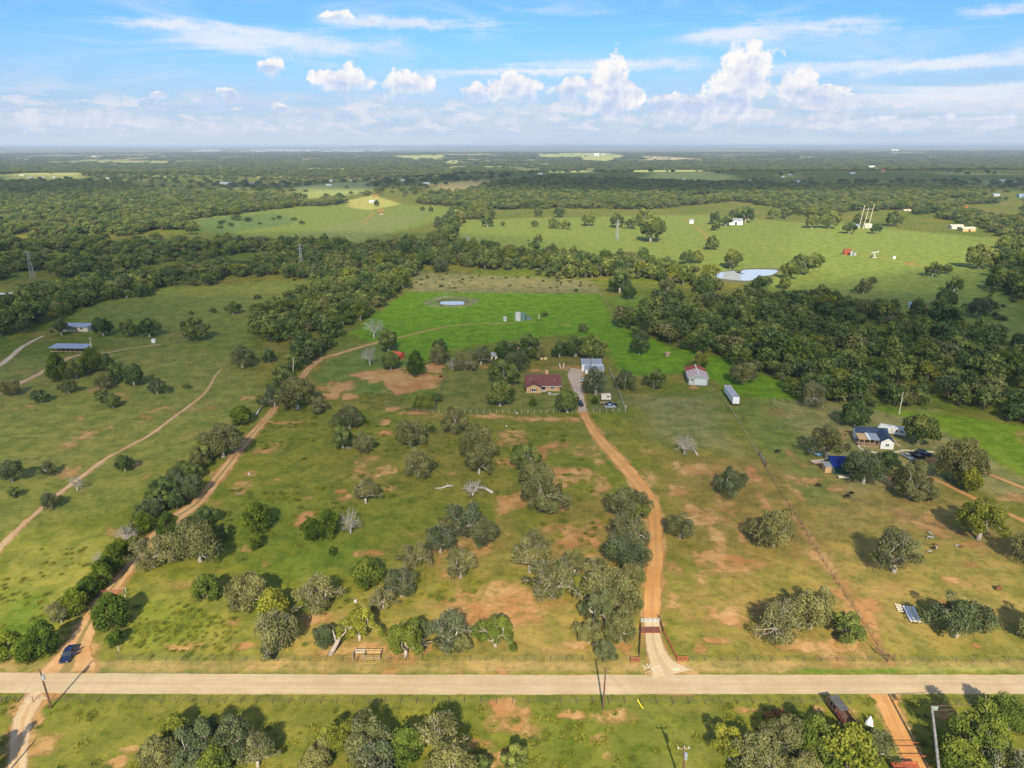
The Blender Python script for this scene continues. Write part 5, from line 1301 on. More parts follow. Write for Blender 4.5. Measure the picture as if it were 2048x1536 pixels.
for (y0, z0, y1, z1) in ((6.4, 2.75, 8.8, 4.3), (8.8, 4.3, 11.2, 2.75)):
    MB().add([(-6.3, y0, z0), (4.7, y0, z0), (4.7, y1, z1), (-6.3, y1, z1), (-6.3, y0, z0+.1), (4.7, y0, z0+.1), (4.7, y1, z1+.1), (-6.3, y1, z1+.1)], [(0,1,2,3),(4,5,6,7),(0,1,5,4),(1,2,6,5),(2,3,7,6),(3,0,4,7)]).obj("roof", M_navy, e)
MB().prism([(6.8, 2.75), (10.8, 2.75), (8.8, 4.2)], 'x', -6.0, 4.4).obj("gable_end", M_wht, e)
for k in range(4): MB().box((-3.0+k*.98, 3.6, 2.9), (.95, 5.6, .06), rx=.06).obj("porch_roof_sheet", M_galv if k else M_wht, e)
for k in range(3): MB().box((-6.0+k*.95, 3.4, 2.75), (.92, 5.2, .06), rx=.05).obj("porch_roof_board", M_tan, e)
for x_ in (-6.3, -4.6, -2.8, -1.2, .2): MB().box((x_, 1.0, 1.35), (.16, .16, 2.7)).obj("porch_post", M_tan, e)
MB().box((-3.1, 3.6, .25), (6.8, 5.6, .5)).obj("porch_floor", M_wood, e)
for k in range(2): MB().box((-3.1, .85, .9+k*.4), (6.6, .08, .14)).obj("porch_rail", M_wood, e)
window(e, 2.6, -.06, 1.5, 1.1, 1.1)
M_stone = simple("pale_stone_edging", (.62, .56, .45), .9, var=.25, scale=2)
def stones(name, px, n, label, sz=.45):
    g = smooth_line([tuple(P(*p_)[:2])+(0,) for p_ in px], .5); e = None; idx_ = np.linspace(0, len(g)-1, n).astype(int)
    e = empty(name, (g[0][0], g[0][1], 0), 0, label, "edging"); me = MB().ball((0, 0, .1), sz, 6, (1, .8, .5)).mesh("stone", M_stone)
    for i in idx_: o = link("stone", me, e, (g[i][0]-g[0][0], g[i][1]-g[0][1], 0), rng.uniform(0, 3)); o.scale = (rng.uniform(.7, 1.2),)*3
stones("stone_edging", [(1716, 892), (1724, 899), (1742, 904), (1768, 907), (1790, 905), (1808, 901), (1840, 903), (1862, 904), (1882, 905)], 70, "curved line of pale stones in front of the cottage")
strip("stone_path", [(1784, 878, 7), (1792, 886, 7), (1800, 893, 7)], M_grav, .03)
p = P(1680, 948); e = empty("tarp_shed", (p.x, p.y, 0), .05, "shed with a dark blue tarp roof and green side below the homestead oaks", "shed")
MB().add([(-2.4, 0, 2.2), (3.4, .3, 2.0), (4.2, 5.6, 3.6), (-1.8, 5.6, 3.9), (-2.4, 0, 2.28), (3.4, .3, 2.08), (4.2, 5.6, 3.68), (-1.8, 5.6, 3.98)], [(0,1,2,3),(4,5,6,7),(0,1,5,4),(1,2,6,5),(2,3,7,6),(3,0,4,7)]).obj("tarp_roof", M_tarp, e)
MB().add([(-2.4, .0, 0), (-1.8, 5.6, 0), (-1.8, 5.6, 3.88), (-2.4, 0, 2.2), (-2.3, .0, 0), (-1.7, 5.6, 0), (-1.7, 5.6, 3.88), (-2.3, 0, 2.2)], [(0,1,2,3),(4,5,6,7),(0,1,5,4),(1,2,6,5),(2,3,7,6),(3,0,4,7)]).box((.5, .05, 1.05), (5.6, .1, 2.1)).obj("side_sheet", M_green, e)
for x_, y_ in ((-2.3, 0), (3.3, .3), (4.0, 5.5), (-1.8, 5.5)): MB().box((x_, y_, 1.0), (.14, .14, 2.0)).obj("post", M_wood, e)
p = P(1658, 946); e = empty("plywood_shed", (p.x, p.y, 0), .0, "small tan plywood shed with a white roof left of the blue tarp shed", "shed")
MB().box((0, 1.3, 1.1), (2.7, 2.6, 2.2)).obj("wall", M_tan, e); MB().box((0, 1.4, 2.38), (3.0, 3.4, .08), rx=.10).obj("roof", M_galv, e); MB().box((.7, -.03, .95), (.8, .06, 1.8)).obj("door", M_wood, e)
p = P(1648, 932); e = empty("lumber_rack", (p.x, p.y, 0), .1, "timber rack with pale boards beside the plywood shed", "rack")
for k in range(5): MB().box((-1.5+rng.random(), k*.5, 1.1+.1*k), (5.5, .22, .1), rz=rng.uniform(-.12, .12)).obj("board", M_wht if k % 2 else M_wood, e)
for x_ in (-2, 1.6):
    for y_ in (0, 2.0): MB().box((x_, y_, .55), (.14, .14, 1.1)).obj("post", M_wood, e)
p = P(1686, 958); e = empty("feed_trough", (p.x, p.y, 0), -.05, "cream feed trough below the blue tarp shed", "trough")
MB().box((0, 0, .55), (3.0, .9, .08)).box((0, -.45, .7), (3.0, .06, .4)).box((0, .45, .7), (3.0, .06, .4)).box((-1.5, 0, .7), (.06, .9, .4)).box((1.5, 0, .7), (.06, .9, .4)).obj("basin", M_cream, e)
for x_ in (-1.3, 1.3): MB().box((x_, 0, .28), (.1, .8, .55)).obj("leg", M_wood, e)
# ------------------------------------------------------------------ smaller buildings and tanks near the house
def shed(px, py, w, d, h, rise, wall, roof, label, rz=0.0, name="shed", cat="shed", z=0):
    p = P(px, py) if not z else P(px, py); e = empty(name, tuple(p), rz, label, cat)
    MB().box((0, d/2, h/2), (w, d, h)).prism([(0, h), (d, h), (d/2, h+rise)], 'x', -w/2, w/2).obj("wall", wall, e)
    for (y0, z0, y1, z1) in ((-.3, h-.05, d/2, h+rise+.02), (d/2, h+rise+.02, d+.3, h-.05)):
        MB().add([(-w/2-.3, y0, z0), (w/2+.3, y0, z0), (w/2+.3, y1, z1), (-w/2-.3, y1, z1), (-w/2-.3, y0, z0+.1), (w/2+.3, y0, z0+.1), (w/2+.3, y1, z1+.1), (-w/2-.3, y1, z1+.1)], [(0,1,2,3),(4,5,6,7),(0,1,5,4),(1,2,6,5),(2,3,7,6),(3,0,4,7)]).obj("roof", roof, e)
    MB().box((w*.15, -.03, h*.42), (min(1.2, w*.25), .06, h*.8)).obj("door", M_black if 'opening' in label or 'doorway' in label else M_wood, e)
    return e
shed(792, 719, 4.4, 4.6, 2.4, .9, M_terra, M_terra, "small shed with a bright red roof beyond the paddock", -.35)
shed(985, 721, 4.6, 4, 2.5, .9, M_cream, M_zinc, "small grey-roofed shed with a dark doorway behind the yard", 0.1)
shed(1310, 715, 1.6, 1.6, 1.4, .5, M_wood, M_wood, "tiny wooden hut alone on the grass above the barn", .1, "hut", "hut") if False else None
e = shed(1335, 713, 2.0, 2.0, 1.5, .5, M_wood, M_wood, "tiny wooden hut alone on the grass above the barn", .1, "hut", "hut")
p = P(1087, 721); hb = MB().tube([(0, 0, .8), (1.5, 0, .8)], .8, 16).mesh("hay_bale", M_hay, False, .04)
for k, lb in ((-1, "left one of two round hay bales behind the house"), (1, "right one of two round hay bales behind the house")): tag(link("hay_bale", hb, None, (p.x+k*.95-.75, p.y, 0), .05*k), lb, "hay bale", "hay bales behind the house")
def tank(px, py, r, h, mat, label, rz=0, dome_=.3):
    p = P(px, py); e = empty("storage_tank", tuple(p), 0, label, "tank"); MB().tube([(0, 0, 0), (0, 0, h)], r, 20).obj("shell", mat, e); MB().tube([(0, 0, h+.01), (0, 0, h+dome_)], [r*1.02, .15], 20).obj("lid", mat, e); MB().tube([(r+.1, 0, 0), (r+.1, 0, h)], .08, 6).obj("pipe", M_brown, e); return e
M_tankw = simple("weathered_tank_steel", (.42, .44, .40), .6, var=.2, scale=.7); M_tankg = simple("green_grey_tank", (.10, .17, .15), .6, var=.25, scale=.7)
tank(1036, 641, 1.9, 5.0, M_tankw, "pale upright storage tank, tallest of the pair in the hayfield"); tank(1046, 641, 1.7, 4.4, M_tankg, "dark green storage tank beside the pale one in the hayfield"); tank(1010, 642, 1.1, 2.6, M_tankw, "small white tank left of the pair in the hayfield")
p = P(1053, 640); e = empty("tank_shed", tuple(p), 0, "low dark lean-to against the hayfield tanks", "shed"); MB().prism([(0, 0), (3, 0), (3, .8), (0, 2.6)], 'y', 0, 2.4).obj("body", M_tankg, e)
p = P(1078, 638); e = empty("wellhead_post", tuple(p), 0, "short pale post by the umbrella tree in the hayfield", "post"); MB().tube([(0, 0, 0), (0, 0, 2.6)], .22, 8).obj("pipe", M_cream, e); MB().box((0, 0, 2.7), (.7, .3, .2)).obj("valve", M_cream, e)
# left homestead
p = P(137, 706); e = empty("open_shed", tuple(p), -.06, "long open shed with a blue-grey roof beside the left dirt road", "shed")
for k in range(14): MB().box((-9.1+k*1.4, 2.5, 3.05), (1.36, 6.6, .07), rx=.10).obj("roof_sheet", M_zinc, e)
for k in range(8):
    for y_ in (0, 5): MB().box((-9+k*2.57, y_, 1.4), (.16, .16, 2.8)).obj("post", M_wood, e)
MB().box((0, 5.0, 1.2), (18.5, .1, 1.6)).obj("back_wall", M_brown, e); MB().box((0, -.2, .75), (18.4, 1.0, .12)).obj("manger", M_tan, e)
p = P(147, 663); e = empty("mobile_home", tuple(p), -.05, "pale mobile home with a blue-grey metal roof at upper left", "mobile home")
MB().box((0, 2.5, 1.5), (17, 5, 3)).obj("wall", M_cream, e)
for k in range(12): MB().box((-8.3+k*1.5, 2.5, 3.25), (1.46, 6.6, .08), rx=.1).obj("roof_sheet", M_zinc, e)
for x_ in (-6, -1, 5): MB().box((x_, -.03, 1.7), (1.4, .06, .8)).obj("window", M_glass, e)
MB().box((2, -.03, 1.2), (.9, .06, 2)).obj("door", M_brown, e)
p = P(3, 607); e = empty("metal_building", tuple(p), .1, "pale metal building cut off by the left edge", "building")
MB().box((0, 7, 2.2), (26, 14, 4.4)).obj("wall", M_cream, e); MB().box((0, 4, 4.9), (27, 8, .12), rx=.14).box((0, 11, 4.9), (27, 7, .12), rx=-.14).obj("roof", M_wht, e); MB().box((8, -.04, 1.6), (4, .08, 3.2)).obj("door", M_galv, e)
p = P(307, 686); e = empty("water_tank_box", tuple(p), .1, "small white square tank at the end of the left dirt road", "tank"); MB().box((0, .9, 1.0), (1.9, 1.8, 2.0)).obj("body", M_wht, e, bev=.08); MB().tube([(0, .9, 2.0), (0, .9, 2.2)], .35, 10).obj("lid", M_galv, e)
# ------------------------------------------------------------------ far buildings
def far(px, py, w, h, wall, roof, label, name="far_house", cat="building", dep=None):
    """w, h in pixels of the photograph at that place"""
    p = P(px, py); zd = float(np.dot(np.array((p.x, p.y, p.z-H)), Fw)); W2 = w/FPX*zd; H2 = h/FPX*zd
    d = dep or min(14.0, W2*.6); e = empty(name, tuple(p), 0, label, cat)
    MB().box((0, d/2, H2*.35), (W2, d, H2*.7)).prism([(0, H2*.7), (d, H2*.7), (d/2, H2)], 'x', -W2/2, W2/2).obj("wall", wall, e)
    for (y0, z0, y1, z1) in ((-.4, H2*.68, d/2, H2), (d/2, H2, d+.4, H2*.68)):
        MB().add([(-W2/2-.4, y0, z0), (W2/2+.4, y0, z0), (W2/2+.4, y1, z1), (-W2/2-.4, y1, z1), (-W2/2-.4, y0, z0+.2), (W2/2+.4, y0, z0+.2), (W2/2+.4, y1, z1+.2), (-W2/2-.4, y1, z1+.2)], [(0,1,2,3),(4,5,6,7),(0,1,5,4),(1,2,6,5),(2,3,7,6),(3,0,4,7)]).obj("roof", roof, e)
    if W2 > 8: MB().box((W2*.02, -.1, H2*.26), (W2*.14, .2, H2*.5)).obj("door", M_black, e)
M_bright = simple("bright_white_metal", (.58, .58, .57), .5, var=.04); M_sky = simple("sky_blue_roof", (.24, .33, .46), .5, var=.1)
for a_ in [(1471,450,28,12,M_wht,M_galv,"long white barn with a dark doorway among the upper pasture trees"),(1383,447,8,8,M_wht,M_galv,"small white shed beside the far dirt track"),(1706,458,22,9,M_cream,M_sky,"far house with a sky-blue roof under the tall white poles"),
    (1736,456,14,8,M_cream,M_cream,"pale round-fronted far shed right of the blue-roofed house"),(1915,458,24,8,M_cream,M_cream,"long beige far building, left half of the pair"),(1938,463,26,8,M_tan,M_cream,"long tan far building, right half of the pair"),
    (1926,422,22,8,M_cream,M_terra,"far house with a red roof at upper right"),(1946,426,16,5,M_wht,M_galv,"low pale building right of the red-roofed far house"),(1803,438,9,4,M_wht,M_bright,"tiny white building right of the tall white poles"),(1815,422,14,3,M_cream,M_cream,"flat cream roof on the far pasture edge"),
    (1438,380,8,6,M_bright,M_bright,"white peaked house in the ridge woods"),(1273,370,8,4,M_bright,M_bright,"white house at the left of the ridge woods"),(453,372,26,7,M_bright,M_bright,"bright white farm building in the left far plain"),(503,370,9,4,M_bright,M_galv,"small white shed right of the bright white farm building"),
    (744,406,11,5,M_bright,M_bright,"white shed in the sunny strip beside the red rig"),(662,364,8,4,M_bright,M_bright,"white house above the sunny strip"),(632,346,5,3,M_bright,M_bright,"tiny white house far beyond the sunny strip"),(1193,312,9,5,M_bright,M_bright,"white farmhouse on the pale far field"),
    (1206,310,6,3,M_bright,M_galv,"low shed right of the farmhouse on the pale far field"),(1744,338,12,6,M_bright,M_bright,"large white building in the right far plain"),(1754,340,5,4,M_bright,M_galv,"shed right of the large white building in the far plain"),(1725,341,5,3,M_bright,M_bright,"tiny white house left of the large white far building"),
    (1766,345,6,6,M_tan,M_terra,"orange-roofed far house near the large white building"),(1896,362,9,4,M_bright,M_bright,"white far house beyond the ridge at right"),(1930,370,9,4,M_bright,M_bright,"second white far house beyond the ridge at right"),(2006,364,12,4,M_bright,M_bright,"white barn near the right edge of the far plain"),
    (1993,394,12,6,M_bright,M_sky,"pale blue-white house by the right far pond"),(2045,395,14,6,M_sky,M_sky,"blue-roofed building at the right edge far away"),(1895,383,9,5,M_tan,M_cream,"yellow house at the end of the ridge woods"),(25,371,14,4,M_cream,M_sky,"green-blue roofed house at the far left"),
    (60,357,8,3,M_bright,M_bright,"white house in the far left field"),(108,356,5,3,M_bright,M_bright,"tiny white house in the far left field"),(85,356,6,3,M_bright,M_bright,"another small white roof in the far left field"),(235,342,6,2.5,M_bright,M_bright,"tiny white house in the left far woods"),(188,314,6,2,M_bright,M_bright,"tiny bright roof far at left"),
    (53,320,7,2,M_bright,M_bright,"faint white roof far at the left edge"),(1846,619,13,9,M_wht,M_rust,"white hut with a rust-red roof at the creek woods"),(1600,365,10,4,M_wht,M_sky,"dark blue-roofed house in the woods beyond the ridge"),(1790,302,14,3,M_bright,M_bright,"white buildings speck near the right horizon"),
    (1498,366,9,5,M_bright,M_bright,"bright house at the right end of the big far field")]:
    far(*a_)
p = P(1822, 616); tag(MB().tube([(0, 0, 0), (0, 0, 3.2)], 2.0, 16).tube([(0, 0, 3.2), (0, 0, 3.9)], [2.0, .3], 16).obj("grain_bin", simple("pale_blue_bin", (.45, .55, .62), .4, metal=.3), None, tuple(p)), "small pale blue grain bin left of the red-roofed hut", "bin")
# oil battery in the right pasture
for k in range(2):
    p = P(1690+k*7, 509); e = empty("oil_tank", tuple(p), 0, "rust-red oil tank, %s of the pair in the right pasture" % ("left" if k == 0 else "right"), "tank"); MB().tube([(0, 0, 0), (0, 0, 5)], 2.3, 16).obj("shell", M_rust, e); MB().tube([(0, 0, 5.01), (0, 0, 5.5)], [2.35, .2], 16).obj("lid", M_rust, e)
tank(1702, 511, 1.3, 4.0, M_galv, "white tank, nearer of two beside the rust-red oil tanks"); tank(1709, 511, 1.5, 2.6, M_galv, "low white tank, farther right beside the rust-red oil tanks")
tank(1788, 517.5, 1.3, 2.2, M_wht, "small white box tank alone in the right pasture")
def pumpjack(px, py, mat, label, s=1.0):
    p = P(px, py); e = empty("pump_jack", tuple(p), .3, label, "pump jack"); e.scale = (s,)*3
    MB().box((0, 0, .2), (6, 1.8, .4)).obj("base", M_conc, e)
    for a_, b_ in (((-1, -.7, .4), (0, -.2, 5)), ((-1, .7, .4), (0, .2, 5)), ((1, -.7, .4), (0, -.2, 5)), ((1, .7, .4), (0, .2, 5))): MB().tube([a_, b_], .14, 5).obj("leg", mat, e)
    MB().box((0, 0, 5.2), (7.4, .4, .5), ry=-.12).obj("beam", mat, e); MB().prism([(3.5, 3.9), (4.1, 4.4), (4.2, 5.8), (3.6, 6.4)], 'y', -.25, .25).obj("horse_head", mat, e)
    MB().box((-2.6, 0, 1.6), (1.4, 1.2, 2.2)).obj("motor", M_brown, e); MB().tube([(-2.9, .5, 2.0), (-3.3, .3, 4.7)], .1, 5).obj("rod", mat, e)
pumpjack(1748, 515.5, M_bright, "white pump jack in the right pasture between the tanks", 1.0)
pumpjack(762, 429, M_terra, "red pump jack on the green field at the end of the far track", 1.3)
pumpjack(752, 396, M_terra, "red pump jack among trees in the sunny strip", 1.2)
# ------------------------------------------------------------------ pylons and poles
M_pyl = simple("dull_pylon_steel", (.30, .32, .32), .7)
def pylon(px, py, h, label, mat=M_pyl, lean=0.0):
    p = P(px, py); e = empty("lattice_pylon", tuple(p), .5, label, "pylon"); b = 1.6
    for sx, sy in ((-1, -1), (1, -1), (1, 1), (-1, 1)): MB().tube([(sx*b, sy*b, 0), (sx*.35, sy*.35, h)], .11, 4).obj("leg", mat, e)
    n = 9; br = MB()
    for k in range(n):
        z0, z1 = h*k/n, h*(k+1)/n; r0, r1 = b-(b-.35)*k/n, b-(b-.35)*(k+1)/n; c = [(-1, -1), (1, -1), (1, 1), (-1, 1)]
        for i in range(4):
            a_, c_ = c[i], c[(i+1) % 4]; br.tube([(a_[0]*r0, a_[1]*r0, z0), (c_[0]*r1, c_[1]*r1, z1)], .07, 3, False); br.tube([(c_[0]*r0, c_[1]*r0, z0), (a_[0]*r1, a_[1]*r1, z1)], .07, 3, False)
    br.obj("bracing", mat, e)
    for z_ in (.82, .93): MB().tube([(-3.2, 0, h*z_), (3.2, 0, h*z_)], .13, 4).obj("crossarm", mat, e)
pylon(604, 540, 22, "lattice pylon rising from the left woods, middle one of three"); pylon(66, 556, 22, "lattice pylon at far left by the clearing"); pylon(936, 505, 17, "lattice pylon at the left end of the creek woods"); pylon(1234, 480, 22, "faint lattice pylon standing in the upper middle pasture")
p = P(1730, 458); e = empty("pole_structure", tuple(p), 0, "tall white three-pole power structure above the blue-roofed far house", "pylon")
for x_, h_ in ((-6, 29), (-.5, 26), (5.5, 30)): MB().tube([(x_-2, 0, 0), (x_+1.2, 0, h_)], [.40, .28], 8).obj("pole", M_cream, e)
MB().tube([(-5.5, 0, 24), (6.5, 0, 24)], .2, 6).obj("crossarm", M_cream, e)
def upole(px, py, top, h, label, arm=True, trafo=False, mat=M_pole, r=.17, light=False):
    """foot at a pixel, head leaning so that it shows at another"""
    b = P(px, py); d = ray(*top); k = (H-h)/-d[2]; tp = Vector((d[0]*k, d[1]*k, h))-b; tp.x = max(-1.3, min(1.3, tp.x)); tp.y = max(-.8, min(.8, tp.y))
    e = empty("utility_pole", tuple(b), 0, label, "utility pole")
    MB().tube([(0, 0, -.3), (tp.x*.5, tp.y*.5, h*.5), (tp.x, tp.y, h)], [r*1.15, r, r*.75], 10).obj("pole", mat, e)
    if arm:
        MB().box((tp.x, tp.y, h-.35), (1.9, .12, .12)).obj("crossarm", M_wood, e)
        for x_ in (-.85, .85, .1): MB().tube([(tp.x+x_, tp.y, h-.3), (tp.x+x_, tp.y, h+.05)], .07, 6).obj("insulator", M_wht, e)
    if trafo: MB().tube([(tp.x*.85+.35, tp.y, h*.76), (tp.x*.85+.35, tp.y, h*.87)], .28, 12).obj("transformer", M_galv, e)
    if light:
        MB().tube([(tp.x*.8, 0, h*.8), (tp.x*.8-.9, 0, h*.85)], .04, 5).obj("lamp_arm", M_galv, e); MB().ball((tp.x*.8-1.0, 0, h*.84), .2, 8).obj("lamp_head", M_wht, e)
    return Vector((b.x+tp.x, b.y+tp.y, h-.1))
A_ = upole(102.5, 1416, (77, 1341), 9.6, "dark pole with a transformer across the road from the blue sedan", False, True)
B_ = upole(1206, 1417.5, (1211.5, 1336), 10.0, "dark plain pole beside the road below the drive entrance", False)
C_ = upole(1367, 1585, (1370, 1503), 10.4, "pole with white insulators at the bottom edge of the lawn", True, True)
D_ = upole(-30, 1600, (-60, 1520), 9.0, "pale pole at the lower left corner of the photo", False, False, M_polegrey)
upole(1798, 829, (1807, 785), 9.5, "pale utility pole at the edge of the right woods with a white lamp", False, False, M_cream, .2, True)
upole(184, 711, (178, 683), 9.5, "pale utility pole beside the long open shed", True, False, M_cream, .2)
upole(1182, 752, (1182, 716), 8.5, "thin dark pole in front of the metal shed", True, False, M_brown, .15)
upole(586, 750, (583, 722), 8.5, "thin grey pole at the hedge by the upper track bend", False, False, M_cream, .16)
for px in (1121, 1126.5): p = P(px, 737); tag(MB().tube([(0, 0, -.2), (-.5 if px < 1123 else .3, 0, 2.6)], .16, 6).obj("gate_post", M_wht, None, tuple(p)), "white %s post of the pair behind the house" % ("left" if px < 1123 else "right"), "post", "white gate posts")
def cable(name, a_, b_, sag, label, r=.016):
    pts = [a_.lerp(b_, t_/16)-Vector((0, 0, sag*4*(t_/16)*(1-t_/16))) for t_ in range(17)]; o = MB().tube([p_-a_ for p_ in pts], r, 4, False).obj(name, M_wire, None, tuple(a_)); tag(o, label, "power line")
cable("power_line", A_, B_, 1.0, "power line sagging between the two dark roadside poles"); cable("power_line", B_, C_, .5, "short power line from the plain pole to the pole on the lawn"); cable("power_line", A_, D_, .4, "power line from the transformer pole to the lower left corner")
# tall grey pole with a metal frame at lower right
b = P(1884, 1590); d = ray(1863.5, 1412); hh = 8.5; k = (H-hh)/-d[2]; tp = Vector((d[0]*k, d[1]*k, hh))-b
e = empty("leaning_pole", tuple(b), 0, "tall leaning grey pole with a rusty frame at its head in the lower right", "pole")
MB().tube([(0, 0, -.3), tuple(tp*.5), tuple(tp)], [.27, .24, .19], 12).obj("pole", M_polegrey, e)
for z_, l_ in ((0, 7.2), (-1.1, 4.6)): MB().tube([tuple(tp+Vector((0, 0, z_))), tuple(tp+Vector((l_, .4, z_)))], .05, 6).obj("frame_bar", M_brown, e)
MB().box(tuple(tp+Vector((.75, .05, -.55))), (.9, .06, .8)).obj("sign_panel", simple("faded_green_panel", (.25, .33, .27), .6, var=.2), e); MB().tube([tuple(tp+Vector((4.5, .3, -1.1))), tuple(tp+Vector((4.6, .3, 0)))], .05, 6).obj("frame_bar", M_brown, e)
# ------------------------------------------------------------------ fences
posts_me = {}
def fence(name, px, step, h, pm, wires, label, rails=0, rm_=None, pr=.055, cat="fence", z0=0, tips=False, rr=.022, jitter=.04):
    g = smooth_line([tuple(P(*p_)[:2])+(0,) for p_ in px], .5)
    e = empty(name, (g[0][0], g[0][1], 0), 0, label, cat); key = (pm.name, h, pr)
    if key not in posts_me: posts_me[key] = MB().tube([(0, 0, -.2), (0, 0, h)], pr, 6).mesh("post", pm)
    s = np.concatenate([[0], np.cumsum(np.hypot(*np.diff(g[:, :2], axis=0).T))]); n = max(2, int(s[-1]/step)+1)
    pt = [(np.interp(q_, s, g[:, 0])-g[0][0], np.interp(q_, s, g[:, 1])-g[0][1]) for q_ in np.linspace(0, s[-1], n)]
    for i, (x_, y_) in enumerate(pt[:300]):
        o = link("post", posts_me[key], e, (x_, y_, 0)); o.rotation_euler = (rng.normal()*jitter, rng.normal()*jitter, 0)
        if tips: link("post_cap", tipme, o)
    for k in range(wires):
        z_ = h*(.95-.27*k); MB().tube([(x_, y_, z_) for x_, y_ in pt], rr*.6, 3, False).obj("wire", M_wire, e)
    for k in range(rails):
        z_ = h*(.97-k*.9/max(1, rails)); MB().tube([(x_, y_, z_) for x_, y_ in pt], rr, 6, False).obj("rail", rm_ or pm, e)
    return e
tipme = MB().tube([(0, 0, 1.12), (0, 0, 1.34)], .055, 6).mesh("post_cap", M_wht)
fence("wire_fence", [(-60, 1404), (200, 1405), (512, 1407), (1024, 1408), (1500, 1408), (1700, 1408)], 3.0, 1.4, M_postd, 3, "wire fence with white-tipped posts along the south side of the road", tips=True, pr=.06)
fence("wire_fence", [(1880, 1409), (2120, 1410)], 3.0, 1.4, M_postd, 3, "short wire fence with white-tipped posts at the lower right corner", tips=True, pr=.06)
fence("wire_fence", [(236, 1320), (300, 1321), (512, 1322), (800, 1322), (1030, 1322), (1262, 1322)], 3.2, 1.3, M_postd, 4, "wire fence on the north side of the road left of the driveway", pr=.065)
fence("wire_fence", [(1378, 1322), (1500, 1322), (1775, 1323)], 3.2, 1.3, M_postd, 4, "wire fence on the north side of the road right of the driveway", pr=.065)
fence("wire_fence", [(1775, 1323), (1900, 1324), (2120, 1325)], 3.2, 1.3, M_postd, 4, "wire fence along the road at the far right", pr=.065)
fence("wire_fence", [(1775, 1323), (1727, 1245), (1690, 1190), (1640, 1112), (1590, 1030), (1545, 960), (1520, 915)], 2.6, 1.25, M_postd, 4, "diagonal wire fence running up from the brown corner brace", pr=.055)
fence("wire_fence", [(1520, 915), (1490, 866), (1462, 820), (1440, 795), (1415, 771)], 3.0, 1.25, M_post, 4, "faint wire fence from the dark gate up to the striped barn", pr=.05)
fence("wire_fence", [(1535, 798), (1580, 850), (1620, 895), (1645, 928)], 3.0, 1.25, M_postd, 4, "wire fence between the olive field and the homestead", pr=.05)
fence("wire_fence", [(1535, 798), (1600, 810), (1680, 822)], 3.0, 1.2, M_post, 3, "wire fence along the top of the homestead field", pr=.05)
fence("wire_fence", [(1700, 1000), (1720, 1003), (1760, 1018), (1810, 1033), (1870, 1052), (1950, 1082), (2060, 1118)], 2.8, 1.2, M_postd, 4, "wire fence crossing the right pasture above the herd", pr=.05)
fence("yard_fence", [(866, 826), (950, 826), (1060, 826), (1157, 825)], 2.4, 1.35, M_post, 3, "white-posted yard fence in front of the brick house", pr=.075)
fence("yard_fence", [(1174, 824), (1210, 824), (1251, 824)], 2.4, 1.35, M_post, 3, "white-posted yard fence right of the yard gate", pr=.075)
fence("yard_fence", [(1251, 824), (1240, 792), (1226, 758), (1218, 738)], 2.6, 1.3, M_post, 3, "yard fence running back from the corner by the silver car", rails=1, pr=.06, rr=.05)
fence("garden_fence", [(866, 826), (876, 800), (888, 765), (897, 735)], 2.4, 1.3, M_postd, 3, "dark fence between the paddock and the yard lawn", pr=.06)
fence("garden_fence", [(812, 821), (866, 824), (874, 795)], 1.6, 1.3, M_postd, 0, "dark wooden fence round the vegetable garden", rails=3, pr=.08, rr=.05)
fence("track_fence", [(60, 1315), (110, 1302), (138, 1270), (175, 1215), (192, 1180)], 2.6, 1.3, M_postd, 4, "wire fence along the left side of the track by the sedan", pr=.06)
fence("track_fence", [(236, 1320), (240, 1290), (246, 1250), (252, 1185)], 2.6, 1.3, M_post, 4, "wire fence behind the tall juniper by the track", pr=.07)
fence("pasture_fence", [(890, 596), (880, 590), (1000, 590), (1200, 590)], 6, 1.2, M_post, 2, "faint fence along the far side of the hayfield", pr=.05)
fence("pasture_fence", [(1202, 590), (1225, 625)], 5, 1.2, M_post, 3, "faint fence at the right side of the hayfield", pr=.05)
# brown H-brace at the fence corner, by the road
p = P(1775, 1324); e = empty("corner_brace", tuple(p), 0, "brown H-shaped pipe brace at the roadside fence corner", "fence brace")
for x_, y_ in ((0, 0), (-1.2, 2.6), (1.4, .3)): MB().tube([(x_, y_, -.2), (x_, y_, 1.7)], .1, 8).obj("post", M_brown, e)
for a_, b_ in (((0, 0, 1.3), (-1.2, 2.6, 1.3)), ((0, 0, 1.3), (1.4, .3, 1.3)), ((0, 0, .3), (-1.2, 2.6, 1.3))): MB().tube([a_, b_], .06, 6).obj("brace_rail", M_brown, e)
p, hd, L_ = span((1530, 930), (1521, 914)); e = empty("pasture_gate", tuple(p), hd, "dark pipe gate in the diagonal fence below the white trailer", "gate")
for k in range(4): MB().tube([(0, 0, .35+k*.3), (L_, 0, .35+k*.3)], .05, 6).obj("bar", M_galv, e)
for x_ in (-.2, L_+.2, -1.6, L_+1.6): MB().tube([(x_, 0, -.2), (x_, 0, 1.7)], .14, 8).obj("post", M_brown, e)
